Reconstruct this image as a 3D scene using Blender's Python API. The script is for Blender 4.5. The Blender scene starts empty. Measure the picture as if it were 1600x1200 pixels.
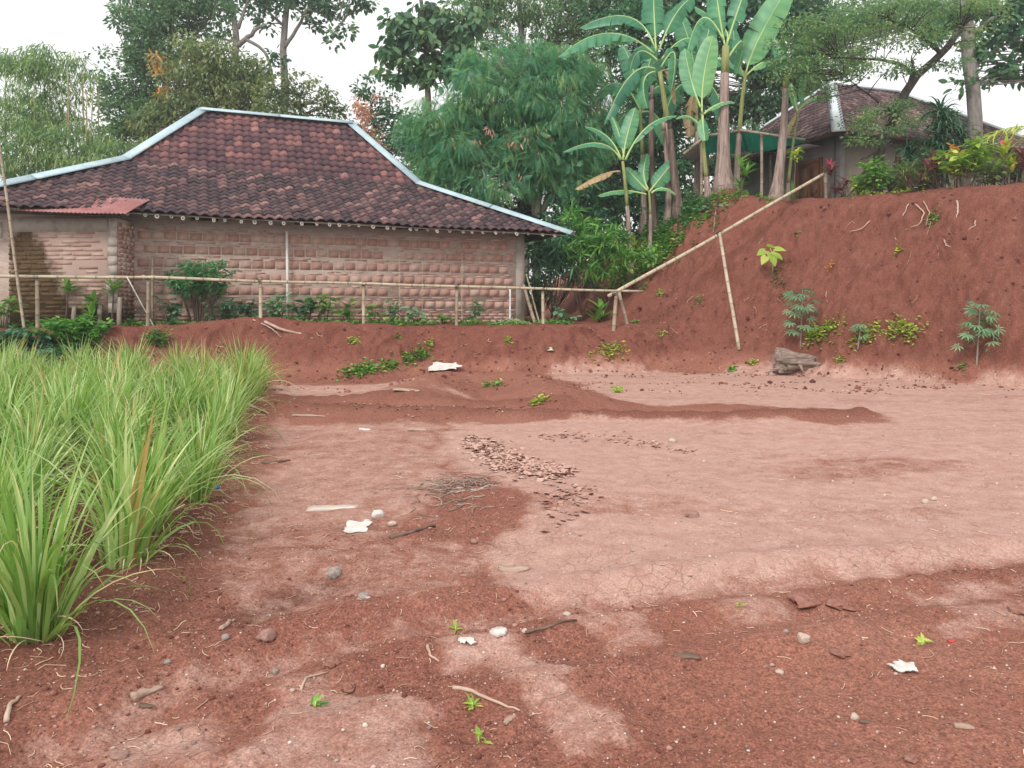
import bpy, math, random
import numpy as np
from mathutils import Vector, Matrix

# ------------------------------------------------------------------ camera, sky, sun, exposure
scene = bpy.context.scene
C = scene.collection
EYE_Z, FPX, HORIZON = 1.5, 1200.0, 485.0          # eye height (m), focal length and eye level in photo pixels

cam_data = bpy.data.cameras.new('camera')
cam_data.sensor_width = 36.0
cam_data.lens = 36.0 * FPX / 1600.0
cam_data.shift_y = -(600.0 - HORIZON) / 1600.0
cam_data.clip_start = 0.05
cam_data.clip_end = 3000.0
cam = bpy.data.objects.new('camera', cam_data)
cam.location = (0, 0, EYE_Z)
cam.rotation_euler = (math.radians(90), 0, 0)
C.objects.link(cam)
scene.camera = cam

SUN_EL, SUN_AZ = 40.0, 205.0     # degrees; azimuth clockwise from +Y (behind the viewer, a little to the left)
world = bpy.data.worlds.new('World')
scene.world = world
world.use_nodes = True
wn = world.node_tree
wn.nodes.clear()
w_out = wn.nodes.new('ShaderNodeOutputWorld')
sky = wn.nodes.new('ShaderNodeTexSky')
sky.sky_type = 'NISHITA'
sky.sun_disc = False
sky.sun_elevation = math.radians(SUN_EL)
sky.sun_rotation = math.radians(SUN_AZ)
sky.air_density = 1.0
sky.dust_density = 4.0
bg_sky = wn.nodes.new('ShaderNodeBackground')
bg_sky.inputs['Strength'].default_value = 0.10
bg_cloud = wn.nodes.new('ShaderNodeBackground')            # even bright cloud sheet over the blue
bg_cloud.inputs['Color'].default_value = (1.0, 0.985, 0.965, 1)
bg_cloud.inputs['Strength'].default_value = 0.86
w_mix = wn.nodes.new('ShaderNodeMixShader')
w_mix.inputs[0].default_value = 0.88
wn.links.new(sky.outputs[0], bg_sky.inputs['Color'])
wn.links.new(bg_sky.outputs[0], w_mix.inputs[1])
wn.links.new(bg_cloud.outputs[0], w_mix.inputs[2])
wn.links.new(w_mix.outputs[0], w_out.inputs['Surface'])

sun_data = bpy.data.lights.new('sun', 'SUN')
sun_data.energy = 1.5
sun_data.angle = math.radians(14)
sun_data.color = (1.0, 0.95, 0.87)
sun = bpy.data.objects.new('sun', sun_data)
az, el = math.radians(SUN_AZ), math.radians(SUN_EL)
sun_dir = Vector((math.sin(az) * math.cos(el), math.cos(az) * math.cos(el), math.sin(el)))
sun.rotation_euler = sun_dir.to_track_quat('Z', 'Y').to_euler()
sun.location = (0, -10, 30)
C.objects.link(sun)

scene.view_settings.view_transform = 'Standard'
scene.view_settings.look = 'None'
scene.view_settings.exposure = 0.64
scene.view_settings.gamma = 1.0
scene.view_settings.use_curve_mapping = False
scene.render.engine = 'CYCLES'
scene.cycles.max_bounces = 6
scene.cycles.transparent_max_bounces = 6
scene.cycles.use_denoising = True

# ------------------------------------------------------------------ small maths
rng = np.random.default_rng(11)
random.seed(11)

def at(px, py, Y):
    """a photo pixel at the distance Y -> world point"""
    return np.array([(px - 800.0) / FPX * Y, Y, EYE_Z + (HORIZON - py) / FPX * Y])

def sstep(a, b, x):
    t = np.clip((x - a) / (b - a), 0, 1)
    return t * t * (3 - 2 * t)

def _hash(ix, iy, iz):
    h = (ix.astype(np.uint32) * np.uint32(374761393) + iy.astype(np.uint32) * np.uint32(668265263)
         + iz.astype(np.uint32) * np.uint32(2246822519))
    h = (h ^ (h >> np.uint32(13))) * np.uint32(1274126177)
    h = h ^ (h >> np.uint32(16))
    return (h & np.uint32(0xffffff)).astype(np.float64) / float(0xffffff)

def vnoise(x, y, z=None):
    """value noise in -1..1"""
    x = np.asarray(x, float); y = np.asarray(y, float)
    z = np.zeros_like(x) if z is None else np.asarray(z, float)
    x = x + 1000.0; y = y + 1000.0; z = z + 1000.0
    ix, iy, iz = np.floor(x).astype(np.int64), np.floor(y).astype(np.int64), np.floor(z).astype(np.int64)
    fx, fy, fz = x - ix, y - iy, z - iz
    fx = fx * fx * (3 - 2 * fx); fy = fy * fy * (3 - 2 * fy); fz = fz * fz * (3 - 2 * fz)
    r = 0
    for dx in (0, 1):
        wx = fx if dx else 1 - fx
        for dy in (0, 1):
            wy = fy if dy else 1 - fy
            for dz in (0, 1):
                wz = fz if dz else 1 - fz
                r = r + wx * wy * wz * _hash(ix + dx, iy + dy, iz + dz)
    return r * 2 - 1

def fbm(x, y, z=None, octaves=4, gain=0.5):
    a, s, r = 1.0, 1.0, 0
    z0 = np.zeros_like(np.asarray(x, float)) if z is None else z
    for i in range(octaves):
        r = r + a * vnoise(np.asarray(x) * s + 17.3 * i, np.asarray(y) * s - 9.1 * i, z0 * s + 3.7 * i)
        a *= gain; s *= 2.03
    return r

def seg_dist(x, y, pts):
    """distance to a polyline"""
    best = np.full(np.shape(x), 1e9)
    for (ax, ay), (bx, by) in zip(pts[:-1], pts[1:]):
        dx, dy = bx - ax, by - ay
        t = np.clip(((x - ax) * dx + (y - ay) * dy) / (dx * dx + dy * dy), 0, 1)
        best = np.minimum(best, np.hypot(x - ax - t * dx, y - ay - t * dy))
    return best

def inside(x, y, poly):
    r = np.zeros(np.shape(x), bool)
    n = len(poly)
    for i in range(n):
        (ax, ay), (bx, by) = poly[i], poly[(i + 1) % n]
        c = ((ay > y) != (by > y)) & (x < (bx - ax) * (y - ay) / ((by - ay) if by != ay else 1e-9) + ax)
        r ^= c
    return r

def poly_sd(x, y, poly):
    """signed distance, positive inside"""
    d = seg_dist(x, y, list(poly) + [poly[0]])
    return np.where(inside(x, y, poly), d, -d)

def flat(px, py):
    """a photo pixel on the level field -> plan point"""
    Y = EYE_Z * FPX / (py - HORIZON)
    return ((px - 800.0) / FPX * Y, Y)

# ------------------------------------------------------------------ materials
def new_mat(name):
    m = bpy.data.materials.new(name)
    m.use_nodes = True
    nt = m.node_tree
    b = nt.nodes['Principled BSDF']
    b.inputs['Specular IOR Level'].default_value = 0.25
    return m, nt, b

def N(nt, kind, **kw):
    n = nt.nodes.new('ShaderNode' + kind)
    for k, v in kw.items():
        if k in n.inputs.keys():
            n.inputs[k].default_value = v
        else:
            setattr(n, k, v)
    return n

def noise(nt, scale, detail=4, rough=0.55, coord=None, dist=0.0):
    n = N(nt, 'TexNoise', Scale=scale, Detail=detail, Roughness=rough, Distortion=dist)
    if coord is not None:
        nt.links.new(coord, n.inputs['Vector'])
    return n

def ramp(nt, fac, stops):
    r = N(nt, 'ValToRGB')
    e = r.color_ramp.elements
    while len(e) < len(stops):
        e.new(0.5)
    for i, (p, c) in enumerate(stops):
        e[i].position = p
        e[i].color = (c[0], c[1], c[2], 1) if not isinstance(c, (int, float)) else (c, c, c, 1)
    nt.links.new(fac, r.inputs['Fac'])
    return r.outputs['Color']

def mix(nt, fac, a, b, blend='MIX'):
    m = N(nt, 'Mix', data_type='RGBA', blend_type=blend)
    for sock, v in ((m.inputs[0], fac), (m.inputs[6], a), (m.inputs[7], b)):
        if isinstance(v, (int, float)):
            sock.default_value = v
        elif isinstance(v, (tuple, list)):
            sock.default_value = (v[0], v[1], v[2], 1)
        else:
            nt.links.new(v, sock)
    return m.outputs[2]

def math_(nt, op, a, b=0.0, clamp=False):
    m = N(nt, 'Math', operation=op, use_clamp=clamp)
    for s, v in ((m.inputs[0], a), (m.inputs[1], b)):
        if isinstance(v, (int, float)):
            s.default_value = v
        else:
            nt.links.new(v, s)
    return m.outputs[0]

def attr(nt, name):
    return N(nt, 'Attribute', attribute_name=name)

def bump(nt, b, height, strength, distance, prev=None):
    n = N(nt, 'Bump', Strength=strength, Distance=distance)
    nt.links.new(height, n.inputs['Height'])
    if prev is not None:
        nt.links.new(prev, n.inputs['Normal'])
    nt.links.new(n.outputs[0], b.inputs['Normal'])
    return n.outputs[0]

def geo_pos(nt):
    return N(nt, 'NewGeometry').outputs['Position']

def simple_mat(name, cols, scale=6.0, rough=0.85, bump_s=0.3, bump_d=0.01, rand=0.0, spec=0.2, metal=0.0, stretch=None):
    """noise through a colour ramp, with matching fine relief; rand adds a per-object shift, 'tint' a per-piece one"""
    m, nt, b = new_mat(name)
    tc = N(nt, 'TexCoord').outputs['Object']
    if stretch:
        mp = N(nt, 'Mapping')
        mp.inputs['Scale'].default_value = stretch
        nt.links.new(tc, mp.inputs['Vector'])
        tc = mp.outputs[0]
    n1 = noise(nt, scale, 5, 0.6, tc)
    f = n1.outputs['Fac']
    if rand:
        oi = N(nt, 'ObjectInfo').outputs['Random']
        at_ = attr(nt, 'tint').outputs['Fac']
        f = math_(nt, 'ADD', f, math_(nt, 'MULTIPLY', math_(nt, 'SUBTRACT', math_(nt, 'FRACT', math_(nt, 'ADD', oi, at_)), 0.5), rand))
    k = len(cols)
    stops = [(0.28 + 0.44 * i / max(k - 1, 1), c) for i, c in enumerate(cols)]
    col = ramp(nt, f, stops)
    nt.links.new(col, b.inputs['Base Color'])
    b.inputs['Roughness'].default_value = rough
    b.inputs['Specular IOR Level'].default_value = spec
    b.inputs['Metallic'].default_value = metal
    if bump_s:
        n2 = noise(nt, scale * 5, 4, 0.6, tc)
        bump(nt, b, n2.outputs['Fac'], bump_s, bump_d)
    return m

def leaf_mat(name, cols, trans=0.3, rough=0.5, vein=0.0, spec=0.3):
    """foliage: colour by the per-leaf tint, a little light passing through"""
    m, nt, b = new_mat(name)
    a = attr(nt, 'tint')
    sep = N(nt, 'SeparateColor')
    nt.links.new(a.outputs['Color'], sep.inputs[0])
    k = len(cols)
    col = ramp(nt, sep.outputs[0], [(i / max(k - 1, 1), c) for i, c in enumerate(cols)])
    n1 = noise(nt, 2.2, 3, 0.6, geo_pos(nt))
    hsv = N(nt, 'HueSaturation', Saturation=1.0)
    nt.links.new(math_(nt, 'ADD', math_(nt, 'MULTIPLY', n1.outputs['Fac'], 1.0), 1.2), hsv.inputs['Value'])
    nt.links.new(col, hsv.inputs['Color'])
    col = hsv.outputs[0]
    nt.links.new(col, b.inputs['Base Color'])
    b.inputs['Roughness'].default_value = rough
    b.inputs['Specular IOR Level'].default_value = spec
    tr = N(nt, 'BsdfTranslucent')
    tc = mix(nt, 1.0, col, (1.05, 1.3, 0.85), 'MULTIPLY')
    nt.links.new(tc, tr.inputs['Color'])
    ms = N(nt, 'MixShader')
    ms.inputs[0].default_value = trans
    out = nt.nodes['Material Output']
    nt.links.new(b.outputs[0], ms.inputs[1])
    nt.links.new(tr.outputs[0], ms.inputs[2])
    nt.links.new(ms.outputs[0], out.inputs['Surface'])
    return m

# ------------------------------------------------------------------ mesh helpers
def mesh_np(name, V, F, mat=None, smooth=False, tint=None):
    """V (n,3); F a list of index lists or an (m,k) array"""
    me = bpy.data.meshes.new(name)
    V = np.asarray(V, np.float32)
    if isinstance(F, np.ndarray):
        m, k = F.shape
        starts = np.arange(m, dtype=np.int32) * k
        loops = F.astype(np.int32).ravel()
    else:
        lens = np.array([len(f) for f in F], np.int32)
        starts = np.concatenate([[0], np.cumsum(lens)[:-1]]).astype(np.int32) if len(lens) else np.zeros(0, np.int32)
        loops = np.array([i for f in F for i in f], np.int32)
        m = len(F)
    me.vertices.add(len(V)); me.vertices.foreach_set('co', V.ravel())
    me.loops.add(len(loops)); me.loops.foreach_set('vertex_index', loops)
    me.polygons.add(m); me.polygons.foreach_set('loop_start', starts)
    me.update(calc_edges=True)
    if smooth:
        me.polygons.foreach_set('use_smooth', np.ones(m, bool))
    if tint is not None:
        t = np.asarray(tint, np.float32)
        if t.ndim == 1:
            t = np.stack([t, t, t, np.ones_like(t)], 1)
        ca = me.attributes.new('tint', 'FLOAT_COLOR', 'POINT')
        ca.data.foreach_set('color', t.ravel())
    if mat is not None:
        me.materials.append(mat)
    return me

def link(name, data, parent=None, loc=(0, 0, 0), rot=(0, 0, 0), scale=(1, 1, 1)):
    o = bpy.data.objects.new(name, data)
    C.objects.link(o)
    o.location = loc; o.rotation_euler = rot; o.scale = scale
    if parent is not None:
        o.parent = parent
    return o

def tag(o, label, cat, group=None, kind=None):
    if label: o['label'] = label
    if cat: o['category'] = cat
    if group: o['group'] = group
    if kind: o['kind'] = kind
    return o

def thing(name, label, cat, loc=(0, 0, 0), rotz=0.0, group=None):
    o = link(name, None, loc=tuple(float(v) for v in loc), rot=(0, 0, rotz))
    o.empty_display_size = 0.2
    return tag(o, label, cat, group)

class MB:
    """collects boxes, tubes and free shapes into one mesh"""
    def __init__(self):
        self.v, self.f, self.t, self.n = [], [], [], 0
    def add(self, V, F, tint=0.5):
        V = np.asarray(V, float)
        self.v.append(V)
        self.f.extend([[i + self.n for i in f] for f in F])
        self.t.append(np.full(len(V), tint) if np.isscalar(tint) else np.asarray(tint, float))
        self.n += len(V)
    def box(self, lo, hi, tint=0.5, jit=0.0):
        (x0, y0, z0), (x1, y1, z1) = lo, hi
        V = np.array([[x0, y0, z0], [x1, y0, z0], [x1, y1, z0], [x0, y1, z0], [x0, y0, z1], [x1, y0, z1], [x1, y1, z1], [x0, y1, z1]], float)
        if jit: V += rng.uniform(-jit, jit, V.shape)
        self.add(V, BOXF, tint)
    def bar(self, a, b, w, h, tint=0.5, up=(0, 0, 1)):
        """a squared beam from a to b"""
        a, b = np.array(a, float), np.array(b, float)
        d = b - a; d /= np.linalg.norm(d)
        s = np.cross(d, up); s /= np.linalg.norm(s)
        u = np.cross(s, d)
        V = [p + sx * s * w / 2 + sz * u * h / 2 for p in (a, b) for sx, sz in ((-1, -1), (1, -1), (1, 1), (-1, 1))]
        self.add(V, [[0, 3, 2, 1], [4, 5, 6, 7], [0, 1, 5, 4], [1, 2, 6, 5], [2, 3, 7, 6], [3, 0, 4, 7]], tint)
    def tube(self, pts, rad, sides=6, caps=True, tint=0.5):
        V, F = tube(pts, rad, sides, caps)
        t = tint if np.isscalar(tint) else np.repeat(np.asarray(tint, float), sides)
        if not np.isscalar(tint) and len(t) < len(V):
            t = np.concatenate([t, np.full(len(V) - len(t), 0.5)])
        self.add(V, F, t)
    def mesh(self, name, mat, smooth=False, local=None):
        V = np.concatenate(self.v)
        if local is not None:
            V = local(V)
        return mesh_np(name, V, self.f, mat, smooth, np.concatenate(self.t))
    def build(self, name, mat, parent=None, smooth=False, local=None):
        return link(name, self.mesh(name, mat, smooth, local), parent)

BOXF = [[0, 3, 2, 1], [4, 5, 6, 7], [0, 1, 5, 4], [1, 2, 6, 5], [2, 3, 7, 6], [3, 0, 4, 7]]

def tube(pts, rad, sides=6, caps=True):
    pts = np.asarray(pts, float); k = len(pts)
    rad = np.full(k, rad) if np.isscalar(rad) else np.asarray(rad, float)
    tan = np.gradient(pts, axis=0)
    tan /= np.linalg.norm(tan, axis=1)[:, None] + 1e-12
    ref = np.array([0, 0, 1.0]) if abs(tan[:, 2]).mean() < 0.8 else np.array([1.0, 0, 0])
    s = np.cross(tan, ref); s /= np.linalg.norm(s, axis=1)[:, None] + 1e-12
    u = np.cross(s, tan)
    ang = np.arange(sides) / sides * 2 * math.pi
    V = (pts[:, None, :] + rad[:, None, None] * (np.cos(ang)[None, :, None] * s[:, None, :] + np.sin(ang)[None, :, None] * u[:, None, :])).reshape(-1, 3)
    F = [[i * sides + j, i * sides + (j + 1) % sides, (i + 1) * sides + (j + 1) % sides, (i + 1) * sides + j] for i in range(k - 1) for j in range(sides)]
    if caps:
        F.append(list(range(sides))[::-1]); F.append([(k - 1) * sides + j for j in range(sides)])
    return V, F

def bez(p0, p1, p2, k=6):
    t = np.linspace(0, 1, k)[:, None]
    return (1 - t) ** 2 * np.asarray(p0) + 2 * t * (1 - t) * np.asarray(p1) + t * t * np.asarray(p2)

def unit(v):
    v = np.asarray(v, float)
    return v / (np.linalg.norm(v, axis=-1, keepdims=True) + 1e-12)

# ------------------------------------------------------------------ ground heights
HB = np.array([  # foot of the cut bank on the right: x, y, width of the rise, height of the top
    (22, 11.5, 2.4, 4.4), (16, 13.0, 2.3, 4.4), (10, 15.0, 2.25, 4.36), (8.0, 16.2, 2.5, 4.3), (6.75, 17.3, 3.4, 4.3), (5.5, 18.2, 4.6, 4.55),
    (4.0, 19.2, 5.0, 4.9), (3.0, 20.2, 4.8, 4.9), (1.9, 21.4, 4.3, 4.9), (1.1, 23.0, 4.3, 4.9), (0.6, 26.0, 5.0, 4.9), (0.0, 34.0, 6.0, 5.0)])
HILL = [(a, b) for a, b, _, _ in HB]
HILL_POLY = HILL + [(0.0, 420.0), (420.0, 420.0), (420.0, 11.5)]
MOUND = [flat(640, 628), flat(700, 600), flat(800, 600), flat(890, 640)]
BERM = [flat(395, 640), flat(560, 648), flat(750, 652), flat(980, 655), flat(1200, 652), flat(1345, 648)]
BERM2 = [flat(430, 628), flat(640, 634), flat(880, 642)]
TRACK1 = [flat(60, 1190), flat(330, 1060), flat(600, 985), flat(900, 945), flat(1200, 905), flat(1590, 862)]
TRACK2 = [flat(395, 962), flat(450, 935), flat(515, 912)]
EDGE_GRASS = [(-1.95, 0.0), (-1.95, 3.3), (-2.05, 4.6), (-2.35, 5.8), (-2.85, 7.4), (-3.25, 8.8), (-4.0, 11.5), (-4.65, 14.2)]
GRASS_POLY = EDGE_GRASS + [(-14.0, 15.2), (-14.0, 0.0)]

def terrace_z(x, y):
    nz = 0.28 * vnoise(x * 0.55, y * 0.55) + 0.12 * vnoise(x * 1.7 + 5, y * 1.7)
    dl = (y - (19.05 + 0.313 * x)) / 1.048 + nz
    top = 1.13 + 0.20 * np.exp(-((x + 5.6) / 1.6) ** 2) * np.exp(-((dl - 0.2) / 0.7) ** 2)
    wid = 1.5 - 0.25 * sstep(-2, 2, x)
    t = np.clip((dl + wid) / (wid + 0.12), 0, 1.0)
    p = np.interp(t, [0, 0.1, 0.3, 0.6, 0.85, 0.95, 1.0], [0, 0.05, 0.24, 0.62, 0.91, 0.985, 1.0])
    return p * top + np.clip(dl, 0, 60) * 0.004

def hill_z(x, y):
    xs = x + 0.22 * vnoise(x * 0.9, y * 0.9 + 31) ; ys = y + 0.22 * vnoise(x * 0.9 + 11, y * 0.9)
    sd = poly_sd(xs, ys, HILL_POLY)
    w = 0; W = 0; Z = 0
    for hx, hy, hw, hz in HB:
        q = 1.0 / ((x - hx) ** 2 + (y - hy) ** 2 + 0.6) ** 1.6
        w = w + q; W = W + q * hw; Z = Z + q * hz
    W = W / w; Z = Z / w
    t = sd / W
    p = np.interp(t, [-0.02, 0.0, 0.06, 0.16, 0.30, 0.6, 0.85, 0.95, 1.0, 1.2], [0, 0.0, 0.035, 0.09, 0.25, 0.64, 0.93, 0.985, 1.0, 1.01])
    p2 = np.interp(t, [-0.02, 0.0, 0.1, 0.3, 0.6, 0.85, 1.0, 1.2], [0, 0.0, 0.07, 0.25, 0.57, 0.83, 1.0, 1.03])
    k = sstep(6.8, 4.8, x)
    z = (p * (1 - k) + p2 * k) * Z
    # the dip in front of the brown door, and the knoll the bananas stand on
    z = z + 0.42 * np.exp(-(((x - 6.3) / 0.9) ** 2 + ((y - 23.2) / 1.1) ** 2)) * np.clip(t, 0, 1)
    return z + np.clip(sd - W, 0, 40) * 0.01, sd, W

def ground(x, y, detail=True):
    x = np.asarray(x, float); y = np.asarray(y, float)
    a = terrace_z(x, y)
    b, sd, W = hill_z(x, y)
    k = 0.22
    h = np.clip(0.5 + 0.5 * (a - b) / k, 0, 1)
    up = b * (1 - h) + a * h + k * h * (1 - h) - np.where((a < 0.02) & (b < 0.02), k * 0.25, 0) * 0
    up = np.where((a <= 0.001) & (b <= 0.001), 0, up)
    up = np.maximum(up - 0.055 * np.exp(-np.maximum(a, b) / 0.15) * (up > 0), 0)
    low = np.exp(-up / 0.25)
    z = up.copy()
    z += low * (0.05 * vnoise(x * 0.35, y * 0.35) + 0.022 * vnoise(x * 1.1, y * 1.1))
    z += low * 0.03 * sstep(12, 17, y)
    # loose heap, long low ridges of dug soil, wheel ruts
    z += 0.25 * np.exp(-(seg_dist(x, y, MOUND) / 0.75) ** 2) * low * sstep(10.8, 12.2, y)
    ridge = lambda pts, w: np.exp(-(seg_dist(x, y, pts) / w) ** 2)
    lump = 1 + 0.35 * vnoise(x * 3.1, y * 3.1)
    z += (0.115 * ridge(BERM, 0.19) + 0.07 * ridge(BERM2, 0.2)) * (1 + .4 * (lump - 1))
    z += 0.045 * ridge([(px - 0.0, py + 0.25) for px, py in TRACK1], 0.15) * lump - 0.045 * ridge(TRACK1, 0.15)
    z -= 0.035 * ridge([(px, py - 0.5) for px, py in TRACK1], 0.16)
    z += 0.03 * ridge([(px, py - 0.72) for px, py in TRACK1], 0.14) * lump
    z -= 0.05 * ridge(TRACK2, 0.17)
    g = poly_sd(x, y, GRASS_POLY)
    z += 0.07 * sstep(-0.5, 0.2, g) * low
    if detail:
        crumb = soil(x, y)[1]
        n = fbm(x * 7, y * 7, octaves=3)
        z += low * (0.005 + 0.017 * crumb) * n
        near = sstep(9.0, 5.0, y)
        z += near * low * (0.016 * sstep(.25, .5, soil(x, y)[0]) + 0.012 * np.maximum(0, vnoise(x * 2.6, y * 2.6 + 40)) + 0.010 * sstep(.1, .35, fbm(x * 3.5 + 9, y * 3.5, octaves=2)))
        z += low * crumb * 0.010 * np.abs(vnoise(x * 19, y * 19)) * (y < 9)
        z += (1 - low) * 0.05 * fbm(x * 2.2, y * 2.2, z * 2.2, octaves=3)
    return z

SILT = [[flat(*p) for p in [(700, 662), (900, 655), (1350, 660), (1600, 655), (1750, 700), (1750, 840), (1500, 875), (1250, 900), (1130, 925), (900, 940), (800, 900), (770, 840), (800, 790), (700, 740)]],
        [flat(*p) for p in [(860, 580), (1250, 582), (1650, 608), (1650, 675), (1400, 672), (1365, 642), (950, 630)]],
        [flat(*p) for p in [(425, 603), (600, 604), (690, 614), (740, 630), (430, 634)]],
        [flat(*p) for p in [(440, 655), (720, 660), (700, 760), (640, 840), (400, 850), (330, 780)]]]
SILT_K = [1.0, 0.8, 0.7, 0.46]
SMOOTH = [flat(*p) for p in [(735, 662), (900, 660), (1000, 700), (1010, 740), (960, 775), (900, 765), (820, 725), (760, 700)]]
DARKP = [[flat(*p) for p in [(1150, 700), (1480, 720), (1470, 790), (1250, 780)]],
         [flat(*p) for p in [(690, 640), (870, 637), (905, 655), (700, 652)]], [flat(*p) for p in [(800, 795), (1060, 790), (1010, 830), (820, 830)]]]
PATCH = [[flat(*p) for p in [(400, 1060), (700, 1110), (690, 1230), (300, 1230)]], [flat(*p) for p in [(650, 1000), (790, 990), (960, 1120), (930, 1180), (760, 1080)]],
         [flat(*p) for p in [(880, 960), (1010, 955), (1010, 1010), (930, 1020)]], [flat(*p) for p in [(130, 1150), (330, 1130), (280, 1220), (100, 1230)]],
         [flat(*p) for p in [(1120, 935), (1260, 930), (1240, 975), (1140, 980)]], [flat(*p) for p in [(1400, 920), (1600, 890), (1640, 1000), (1480, 1000)]],
         [flat(*p) for p in [(330, 870), (600, 840), (790, 850), (760, 930), (560, 970), (380, 990)]]]

def soil(x, y):
    """(pale dry silt, dark loose crumbs) 0..1 across the plot"""
    wob = 0.24 * fbm(x * 0.9, y * 0.9, octaves=3)
    fine = 0.10 * fbm(x * 4, y * 4, octaves=3)
    pale = np.zeros_like(x)
    for poly, k in zip(SILT, SILT_K):
        d = poly_sd(x + 0.8 * wob, y + 1.4 * wob, poly)
        pale = np.maximum(pale, k * sstep(-0.18, 0.28, d + fine))
    streak = fbm(x * 0.7, y * 2.6, octaves=4)
    pale = pale * (1 - 0.32 * sstep(0.2, 0.8, streak))
    pale = np.maximum(pale, 0.95 * sstep(-.1, .15, poly_sd(x + .3 * wob, y + .3 * wob, SMOOTH)))
    for poly in DARKP:
        d = poly_sd(x + wob, y + wob, poly)
        pale = pale * (1 - 0.55 * sstep(-0.4, 0.4, d + 2.5 * fine) * sstep(-0.5, 0.4, streak))
    for i, poly in enumerate(PATCH):
        d = poly_sd(x + 0.3 * wob, y + 0.3 * wob, poly)
        pale = np.maximum(pale, (0.45, 0.55, 0.4, 0.55, 0.4, 0.35, 0.3)[i] * sstep(-0.08, 0.12, d + 0.8 * fine))
    pale = np.maximum(pale, 0.3 * np.exp(-(seg_dist(x, y, TRACK1) / 0.12) ** 2))
    crumb = np.clip(1 - 1.5 * pale, 0, 1) * np.clip(0.75 + 0.6 * fbm(x * 0.8 + 7, y * 0.8, octaves=3), 0, 1)
    heap = np.maximum(np.exp(-(seg_dist(x, y, BERM) / 0.24) ** 2), np.exp(-(seg_dist(x, y, BERM2) / 0.26) ** 2))
    heap = np.maximum(heap, 0.5 * np.exp(-(seg_dist(x, y, MOUND) / 0.6) ** 2) * sstep(10.8, 12, y))
    pale = pale * (1 - 0.9 * heap)
    crumb = np.maximum(crumb, heap)
    return pale, crumb

def hit(px, py, y0=1.6, y1=60.0):
    """where the line of sight through a photo pixel meets the ground"""
    for step in range(2):
        Y = y0 * (y1 / y0) ** np.linspace(0, 1, (260, 30)[step])
        X = (px - 800.0) / FPX * Y
        Z = EYE_Z + (HORIZON - py) / FPX * Y
        under = np.nonzero(ground(X, Y, False) >= Z)[0]
        i = under[0] if len(under) else len(Y) - 1
        y0, y1 = Y[max(i - 1, 0)], Y[i] + 1e-6
    z = float(ground(X[i:i + 1], Y[i:i + 1])[0])
    return np.array([X[i], Y[i], z])

def on_ground(x, y, dz=0.0):
    return np.array([x, y, float(ground(np.array([x]), np.array([y]))[0]) + dz])

# ------------------------------------------------------------------ ground sheet
rows = np.concatenate([np.linspace(-40, 1.0, 24), 1.2 * (14.0 / 1.2) ** np.linspace(0, 1, 400)[:-1], np.arange(14.0, 24.0, 0.042),
                       np.linspace(24, 46, 56), 46 * (430 / 46) ** np.linspace(0, 1, 14)[1:]])
ncol = 600
uu = np.linspace(-1, 1, ncol)
half = 0.80 * np.abs(np.where(rows < 1.2, rows - 1.2, 0)) + 0.80 * np.maximum(rows, 1.2) + 1.6
GX = half[:, None] * uu[None, :]
GY = np.repeat(rows[:, None], ncol, 1)
GZ = ground(GX.ravel(), GY.ravel()).reshape(GX.shape)
# crumbling relief on the steep cut faces, pushed out along the face
gy_, gx_ = np.gradient(GZ)
sx = gx_ / (np.gradient(GX, axis=1) + 1e-9); sy = gy_ / (np.gradient(GY, axis=0) + 1e-9)
steep = sstep(0.5, 1.4, np.hypot(sx, sy)) * (GY > 9)
nrm = np.stack([-sx, -sy, np.ones_like(sx)], -1); nrm /= np.linalg.norm(nrm, axis=-1, keepdims=True)
disp = (0.12 * fbm(GX * 1.5, GY * 1.5, GZ * 0.9, octaves=3) + 0.075 * fbm(GX * 5.0, GY * 5.0, GZ * 2.2, octaves=4) - 0.05 * np.abs(vnoise(GX * 3.1, GY * 3.1, GZ * 0.6))
        + 0.035 * fbm(GX * 12, GY * 12, GZ * 8, octaves=3) - 0.10 * np.maximum(0, vnoise(GX * 2.3 + 9, GY * 2.3, GZ * .35) - .25))
P = np.stack([GX, GY, GZ], -1) + nrm * (disp * steep)[..., None]
nr = len(rows)
idx = np.arange(nr * ncol).reshape(nr, ncol)
GF = np.stack([idx[:-1, :-1], idx[:-1, 1:], idx[1:, 1:], idx[1:, :-1]], -1).reshape(-1, 4)
pale, crumb = soil(GX.ravel(), GY.ravel())
upz = GZ.ravel()
field = np.exp(-np.clip(upz - 0.15, 0, 9) / 0.15)
moist = np.clip(poly_sd(GX.ravel(), GY.ravel(), GRASS_POLY) + 0.35 + 0.2 * fbm(GX.ravel() * 2, GY.ravel() * 2, octaves=2), 0, 1) / 0.5
moist = np.maximum(moist, 0.9 * np.exp(-(seg_dist(GX.ravel(), GY.ravel(), TRACK2) / (0.13 + .05 * vnoise(GX.ravel() * 5, GY.ravel() * 5))) ** 2))
heap_ = np.maximum(np.exp(-(seg_dist(GX.ravel(), GY.ravel(), BERM) / .2) ** 2), .8 * np.exp(-(seg_dist(GX.ravel(), GY.ravel(), BERM2) / .2) ** 2))
moist = np.maximum(moist, .6 * heap_)
gt = np.stack([pale * field, crumb * field, np.clip(moist, 0, 1), sstep(0.15, 0.6, upz)], 1)

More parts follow.
